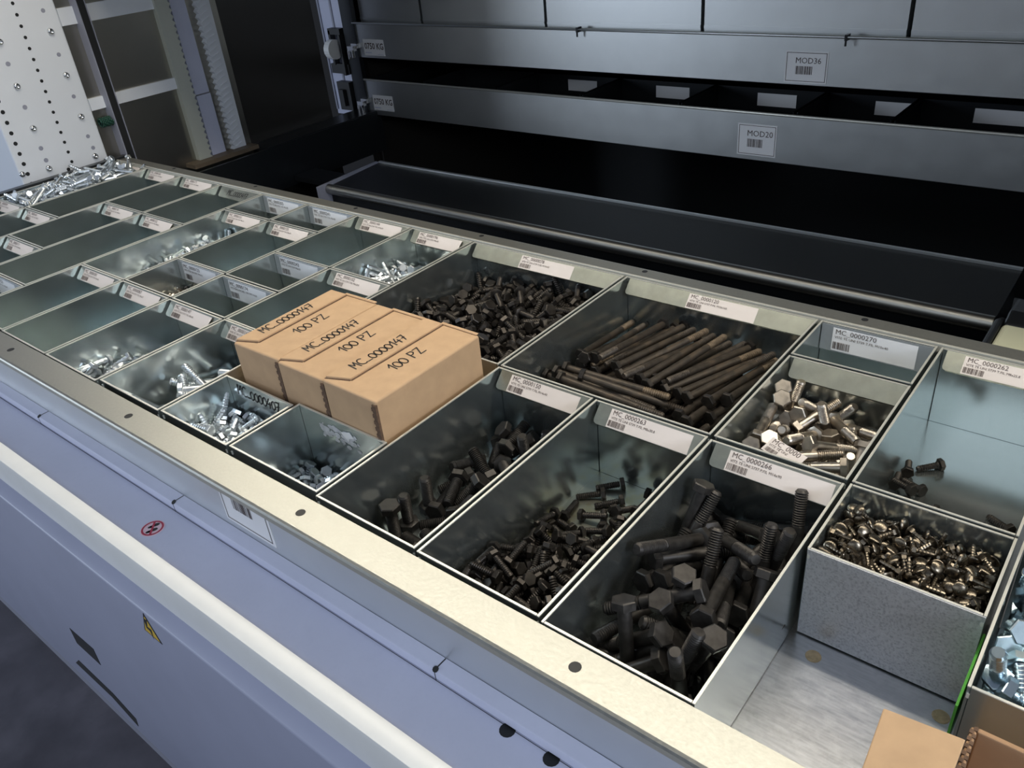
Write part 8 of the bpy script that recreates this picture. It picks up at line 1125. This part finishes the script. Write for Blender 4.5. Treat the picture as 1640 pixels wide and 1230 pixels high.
make_bin(-2, 0, 3, 6, 'slope', 'MC_0000078', UN+'M10x40', 'wide bin labelled MC 0000078 heaped with short black bolts', lab_at=.68)
make_bin(0, 2, 3, 6, 'slope', 'MC_0000120', 'VITE TE UNI 5737 P.FIL M10x160', 'wide bin labelled MC 0000120 with long rusty black bolts', lab_at=.68)
make_bin(2, 3, 3, 5, 'slope', None, '', 'bin with a blank plate full of plain steel bolts', y1=3.40)
make_bin(2, 3, 5, 6, 'strip', 'MC_0000270', UN+'M10x40', 'small bin labelled MC 0000270 at the back rail', y0=3.435, lab_at=.10)
make_bin(3, 4, 3, 6, 'slope', 'MC_0000262', UN+'M8x25.8', 'nearly empty bright bin labelled MC 0000262 with a few small black bolts', lab_at=.14)
# middle rows
make_bin(-8, -7, 2, 4, 'slope', 'MC_0000110', UN+'M8x30', 'empty middle bin in front of the bin left of the handwritten 0000417 one', y0=1.385, y1=2.79)
make_bin(-7, -6, 1, 4, 'slope', 'MC_0000152', UN+'M8x45', 'long empty bin in front of the handwritten 0000417 bin', y0=.68, y1=2.785, curl=.04)
make_bin(-6, -5, 2, 5, 'slope', 'MC_0000151', UN+'M6x16', 'long bright bin with a few small zinc bolts near its back end', y0=1.372)
make_bin(-5, -4, 3, 5, 'slope', 'MC_0000155', UN+'M6x40', 'empty dark bin behind the little bin of tiny screws', y0=2.095, curl=.015)
make_bin(-5, -4, 2, 3, 'strip', 'MC_0000123', 'VITE TCEI UNI 5931 M4x12', 'small bin with upright label holding tiny brass coloured screws', y0=1.38, y1=2.075)
make_bin(-4, -3, 3, 4, 'strip', 'MC_0000243', 'VITE TE UNI 5739 M6x35', 'small empty bin whose upright label is peeling at its left end', y0=2.07, y1=2.765)
make_bin(-4, -3, 2, 3, 'strip', 'MC_0000174', 'VITE ESAG.INCASS. UNI 5931 4x20', 'small empty bin right of the tiny screw bin', y0=1.375, y1=2.04)
make_bin(-3, -2, 2, 4, 'slope', 'MC_0000102', UN+'M8x20.8', 'empty bin left behind the three cartons', y0=1.375, y1=2.765)
# front row
make_bin(-10, -9, 1, 3, 'slope', 'MC_0000099', UN+'M8x16', 'bin cut by the left photo edge, in front of the long zinc bolts', y1=2.085)
make_bin(-9, -8, 0, 3, 'slope', 'MC_0000161', UN+'M8x20', 'empty bin with a wrinkled label, in front of the bin beside the long zinc bolts', y1=2.075, curl=.01)
make_bin(-8, -7, 0, 2, 'slope', 'MC_0000111', UN+'M8x25', 'dark bin at the left photo edge with a rounded label end', y1=1.36)
make_bin(-7, -6, 0, 1, 'strip', 'MC_0000153', UN+'M6x60', 'small front row bin with upright label at the left photo edge', y1=.66)
make_bin(-6, -5, 0, 2, 'slope', 'MC_0000101', UN+'M6x50', 'empty brown tinted front row bin, leftmost of the four with sloping labels', y0=-.02, y1=1.355, curl=.01)
make_bin(-5, -4, 0, 2, 'slope', 'MC_0000087', UN+'M6x25', 'empty teal front row bin, second of the four with sloping labels', y0=-.03, y1=1.355, curl=.02)
make_bin(-4, -3, 0, 2, 'slope', 'MC_0000147', UN+'M8x40', 'front row bin with a few zinc bolts, third of the four with sloping labels', y0=-.03, y1=1.35, curl=.035)
make_bin(-3, -2, 0, 2, 'slope', 'MC_0000168', UN+'M12x80', 'front row bin left of the cartons with a few big zinc bolts', y0=.006, y1=1.36)
make_bin(-2, -1, 0, 1, 'none', None, '', 'small front bin with MC 0000407 handwritten inside and zinc bolts', y0=.02, y1=.685, handw='MC_0000407')
make_bin(-1, 0, 0, 1, 'none', None, '', 'small front bin with torn label residue and short zinc bolts', y0=.03, y1=.725, resid=True)
make_bin(0, 1, 0, 3, 'slope', 'MC_0000150', UN+'M14x40', 'front row bin labelled MC 0000150 with stout black bolts', y0=0, y1=2.035, lab_at=.12)
make_bin(1, 2, 0, 3, 'slope', 'MC_0000263', UN+'M8x30.8', 'front row bin labelled MC 0000263 with small black bolts on an oily floor', y0=-.01, y1=2.03, floor='oily', lab_at=.12)
make_bin(2, 3, 0, 3, 'slope', 'MC_0000266', 'VITE TE UNI 5737 P.FIL M14x90', 'front row bin labelled MC 0000266 with big black bolts', y0=-.030, y1=2.012, lab_at=.12, lw=.74)
cb = make_bin(3, 4, 2, 3, 'none', None, '', 'small grey bin heaped with dark round headed carriage bolts', y0=1.32, y1=2.035)
b = MB(); b.box(2.992, 3.952, 1.3155, 1.3195, -.712, -.035); b.box(2.989, 3.954, 1.312, 1.32, -.035, -.002); b.build('front_wall', 'galv_spot', cb, ((CX[3]+CX[4]-.029)/2, 1.6775, -H))
make_bin(4, 5, 1, 3, 'none', None, '', 'bin of bluish zinc bolts cut by the right photo edge', y0=.812, y1=2.035)
b = MB(); b.box(3.957, 3.970, .86, 1.42, -.60, -.22); b.box(3.95, 3.985, .72, .86, -.718, -.700); tag(b.build('green_strip', 'green', None, (3.965, 1.5, -.6)), 'green plastic strip stuck in the gap beside the carriage bolt bin', 'strip')

# ------------------------------------------------------------------ cartons
def carton(x0, x1, y0, y1, zb, zt, label, lines, twist=0.0, zo=0.0):
    o = ((x0+x1)/2, (y0+y1)/2, zb); t = empty('cardboard_carton', label, 'carton', o, 'closed cardboard cartons'); w = x1-x0; d = y1-y0
    b = MB(); b.box(x0, x1, y0, y1, zb, zt); bevel(b.build('carton_body', 'card', t, o), .018, 3)
    P = lambda u, v, z: (x0+u*w, y0+v*d, z)
    b = MB(); b.slab([P(.005, .03, zt), P(.34, .10, zt), P(.34, .985, zt), P(.005, .985, zt)], (0, 0, 1), .020, 0); b.slab([P(.30, .985, zt+.001), P(.30, 1.012, zt+.001), P(.97, 1.012, zt+.001), P(.97, .985, zt+.001)], (0, 0, 1), .012, 0); bevel(b.build('lid_flap', 'card', t, o), .004, 1)
    b = MB(); b.slab([P(.335, .095, zt), P(.365, .10, zt), P(.36, .985, zt), P(.335, .985, zt)], (0, 0, 1), .002, 0); b.slab([P(.0, .022, zt), P(.345, .09, zt), P(.34, .10, zt), P(.0, .03, zt)], (0, 0, 1), .004, 0); b.build('flap_slit', 'cardedge', t, o)
    b = MB(); n = 34; zz = [(zb+.02)+(zt-zb-.05)*i/n for i in range(n+1)]
    for i in range(n):
        s_ = .012 if i % 2 else 0; b.box(x1-.050+s_, x1+.002, y0-.010, y0+.012, zz[i], zz[i+1])
    b.build('corrugated_edge', 'cardedge', t, o)
    b = MB()
    for tx, u, v, sz, zz_ in lines: f = Flat(b, P(u, v, zt+zz_), (0, 1, 0), (-1, 0, 0)); hand(f, tx, 0, 0, sz, .011, .0025, 0, slant=.02)
    b.build('handwriting', 'marker', t, o)
    t.rotation_euler[2] = math.radians(twist); return t
two = [('MC_0000147', .235, .20, .105, .021), ('100 PZ', .66, .34, .118, .001)]
carton(-1.93, -1.315, .765, 1.93, -.722, .335, 'closed carton with 100 PZ handwritten on it, left one of the row of three', two, 1.0)
carton(-1.30, -.705, .755, 1.93, -.722, .325, 'closed carton with 100 PZ handwritten on it, middle one of the row of three', two)
carton(-.69, -.075, .735, 1.92, -.722, .345, 'closed carton with 100 PZ handwritten on it, right one beside the 0000150 bin', two, -.6)
# the open carton at the lower right corner
OC = (4.5, .25, -.722); oc = empty('open_carton', 'open brown carton with a folded out flap at the lower right corner', 'carton', OC)
zt = .05; x0, x1, y0, y1 = 4.06, 4.85, -.02, .55; T = .028
b = MB(); b.box(x0, x0+T, y0, y1, -.72, zt); b.box(x1-T, x1, y0, y1, -.72, zt); b.box(x0+T, x1-T, y1-T, y1, -.72, zt+.01); b.box(x0+T, x1-T, y0, y0+T, -.72, zt); b.box(x0+T, x1-T, y0+T, y1-T, -.72, -.70); bevel(b.build('carton_body', 'cardin', oc, OC), .008, 2)
b = MB(); b.slab([(4.055, .445, zt-.002), (4.055, -.02, zt-.002), (3.735, -.02, zt-.03), (3.705, .43, zt-.03)], (.08, 0, 1), .022, 0); bevel(b.build('side_flap', 'card', oc, OC), .006, 2)
b = MB(); n = 26
for i in range(n):
    yy = -.02+.57*i/n; s_ = .014 if i % 2 else 0; b.box(x0-.002+s_, x0+.016+s_, yy, yy+.57/n, zt-.02, zt+.006)
b.build('corrugated_edge', 'cardedge', oc, OC)

# loose label among the steel bolts
b = MB(); f = Flat(b, (2.30, 2.20, -.085), (.93, -.28, -.05), (.30, .8, .35)); f.rect(0, .30, 0, .13, 0, 0, .002); f.text('MC_0000', .02, .085, .06, .004, 1); f.text('VITE TE UNI', .02, .055, .03, .004, 1); f.bars(.02, .01, .1, .035, .004, 1, rng)
tag(b.build('loose_label', ['paper', 'ink'], None, (2.4, 2.25, -.1)), 'crumpled loose paper label lying among the plain steel bolts', 'label')

# ------------------------------------------------------------------ fasteners in the bins
def heap(name, rws, typ, mats, label, seg=8, rings=6):      # the buried rest of a heap, one uncountable mass
    d, L, af, hh = TY[typ]; me = fast_mesh(typ, d, L, af, hh, 9, mats, seg, rings)['whole']; mb = MB()
    vs = [v.co/S for v in me.vertices]; fs = [tuple(p.vertices) for p in me.polygons]
    for p, q in rws:
        Q = Quaternion(q).normalized(); mb.add([Q @ v+Vector(p) for v in vs], fs)
    o = mb.build(name, mats[1], None, tuple(rws[0][0])); autosmooth(o); tag(o, label, 'bolts'); o['kind'] = 'stuff'; return o
BK = ('blackox', 'blackox', 'blackox'); BG = ('blackox2', 'blackox2', 'blackox2'); ZN = ('zinc', 'zinc', 'zinc'); ST = ('steel', 'steel', 'steel'); CU = ('cup', 'cup', 'cup'); BZ = ('bluezinc',)*3
RU = ('blackox', 'rustox', 'worn'); R2 = ('blackox', 'rustox', 'rustox')
sp266 = {11: 'big black bolt standing upright against the back wall of the 0000266 bin', 19: 'big black bolt lying level across the 0000266 bin pile, head to the right', 20: 'big black bolt in the 0000266 bin, head up, shank toward the front rail', 12: 'big black bolt in the 0000266 bin showing its wide head to the front', 0: 'big black bolt leaning head up on the left wall of the 0000266 bin', 7: 'big black bolt pointing its thread straight up, mid pile in the 0000266 bin'}
set_bolts(rows('266h'), 'm14l', BG, 'large_hex_bolt', 'big black hex bolt lying in the 0000266 bin pile', 'big bolts in the 0000266 bin', tl=.25, seg=18, rings=15, special=sp266)
set_bolts(rows('266'), 'm14l', BG, 'large_hex_bolt', 'big black hex bolt lying in the 0000266 bin pile', 'big bolts in the 0000266 bin', tl=.25, seg=18, rings=15)
set_bolts(rows('silvh'), 'silv', ST, 'steel_hex_bolt', 'plain steel hex bolt in the heap in the blank plate bin', 'steel bolts in the blank plate bin', tl=.19, seg=14, rings=13)
set_bolts(rows('silv'), 'silv', ST, 'steel_hex_bolt', 'plain steel hex bolt in the heap in the blank plate bin', 'steel bolts in the blank plate bin', tl=.19, seg=14, rings=13)
set_bolts(rows('120h'), 'm10l', RU, 'long_bolt', 'long rusty black hex bolt lying in the 0000120 bin', 'long bolts in the 0000120 bin', tl=.24, seg=12, rings=12, varmat=lambda i: RU if i % 3 == 0 else R2,
          special={23: 'long black bolt lying crosswise in front of the others in the 0000120 bin'})
set_bolts(rows('150'), 'm14s', BG, 'stout_hex_bolt', 'stout fully threaded black bolt in the 0000150 bin', 'stout bolts in the 0000150 bin', tl=9, seg=16, rings=16)
set_bolts(rows('263'), 'm8', BK, 'small_hex_bolt', 'small black hex bolt in the 0000263 bin', 'small bolts in the 0000263 bin', seg=10, rings=12)
set_bolts(rows('078'), 'm10', BK, 'black_hex_bolt', 'short black hex bolt in the heap in the wide 0000078 bin', 'short bolts in the wide 0000078 bin', seg=10, rings=12)
heap('bolt_heap', rows('078s'), 'm10', BK, 'black hex bolts lying under the heap in the wide 0000078 bin')
_low = [((2*3.4625-p[0], p[1], p[2]-.20), q) for p, q in rows('car')+rows('cars') if -.455 < p[2] < -.27]
heap('carriage_bolt_heap', rows('cars')+_low, 'carr', CU, 'dark carriage bolts lying under the heap in the small grey bin')
set_bolts(rows('car'), 'carr', CU, 'carriage_bolt', 'dark round headed carriage bolt in the heaped small bin', 'carriage bolts in the small heaped bin', seg=8, rings=8)
set_bolts(rows('407'), 'z8', ZN, 'zinc_hex_bolt', 'bright zinc bolt in the handwritten 0000407 bin', 'zinc bolts in the 0000407 bin', seg=8, rings=8)
set_bolts(rows('unl'), 'z8s', ZN, 'short_zinc_bolt', 'short zinc bolt in the bin with torn label residue', 'short zinc bolts in the residue bin', seg=8, rings=6)
set_bolts(rows('zr'), 'z12', BZ, 'blue_zinc_bolt', 'bluish zinc bolt in the bin at the right photo edge', 'bluish zinc bolts at the right edge', seg=12, rings=13)
set_bolts(rows('left'), 'z8l', ZN, 'long_zinc_bolt', 'long zinc bolt in the heap in the farthest left bin', 'long zinc bolts in the farthest left bin', parts=False, tl=.2, seg=8, rings=6)
heap('small_screw_heap', rows('125s')+[((p[0], p[1], p[2]-.15), q) for p, q in rows('125')+rows('125s') if p[2] > -0.522], 'm3', ('steel',)*3, 'tiny screws lying under the heap in the small upright label bin', 6, 4)
heap('zinc_bolt_heap', rows('151s')+[((p[0], p[1], p[2]-.10), q) for p, q in rows('151')+rows('151s') if p[2] > -0.572], 'z8', ZN, 'zinc bolts lying under the heap in the long bright bin', 8, 6)
heap('zinc_bolt_heap', rows('147s'), 'z8m', ZN, 'zinc bolts lying under the heap in the third front row bin with sloping label', 8, 6)
heap('zinc_bolt_heap', rows('196s')+[((p[0], p[1], p[2]-.08), q) for p, q in rows('196')+rows('196s') if p[2] > -0.592], 'z8m', ZN, 'zinc bolts lying under the heap left of the wide black bolt bin', 8, 6)
heap('zinc_bolt_heap', rows('lefts'), 'z8l', ZN, 'long zinc bolts lying under the heap in the farthest left bin', 8, 6)
set_bolts(rows('125'), 'm3', ('steel',)*3, 'small_screw', 'tiny screw in the heap in the small upright label bin', 'tiny screws in the small bin', cat='screw', parts=False, seg=6, rings=4)
set_bolts(rows('196'), 'z8m', ZN, 'medium_zinc_bolt', 'shiny zinc bolt in the back row bin left of the wide black bolt bin', 'zinc bolts left of the wide black bolt bin', seg=8, rings=8)
set_bolts(rows('168'), 'z12l', ZN, 'large_zinc_bolt', 'big zinc bolt in the front row bin left of the cartons', 'big zinc bolts left of the cartons', tl=.2, seg=12, rings=10)
set_bolts(rows('147'), 'z8m', ZN, 'medium_zinc_bolt', 'zinc bolt in the third front row bin with a sloping label', 'zinc bolts in the third front row bin', seg=8, rings=8)
set_bolts(rows('151'), 'z8', ZN, 'small_zinc_bolt', 'small zinc bolt at the back end of the long bright bin', 'zinc bolts in the long bright bin', seg=8, rings=8)
set_bolts(rows('262'), 'm8s', BK, 'small_hex_bolt', 'small black bolt at the front left corner of the 0000262 bin', 'small bolts in the 0000262 bin', seg=10, rings=10)
set_bolts(rows('262x'), 'm8s', BK, 'small_hex_bolt', 'small black bolt at the front right end of the 0000262 bin', 'small bolts at the right of the 0000262 bin', seg=10, rings=10)
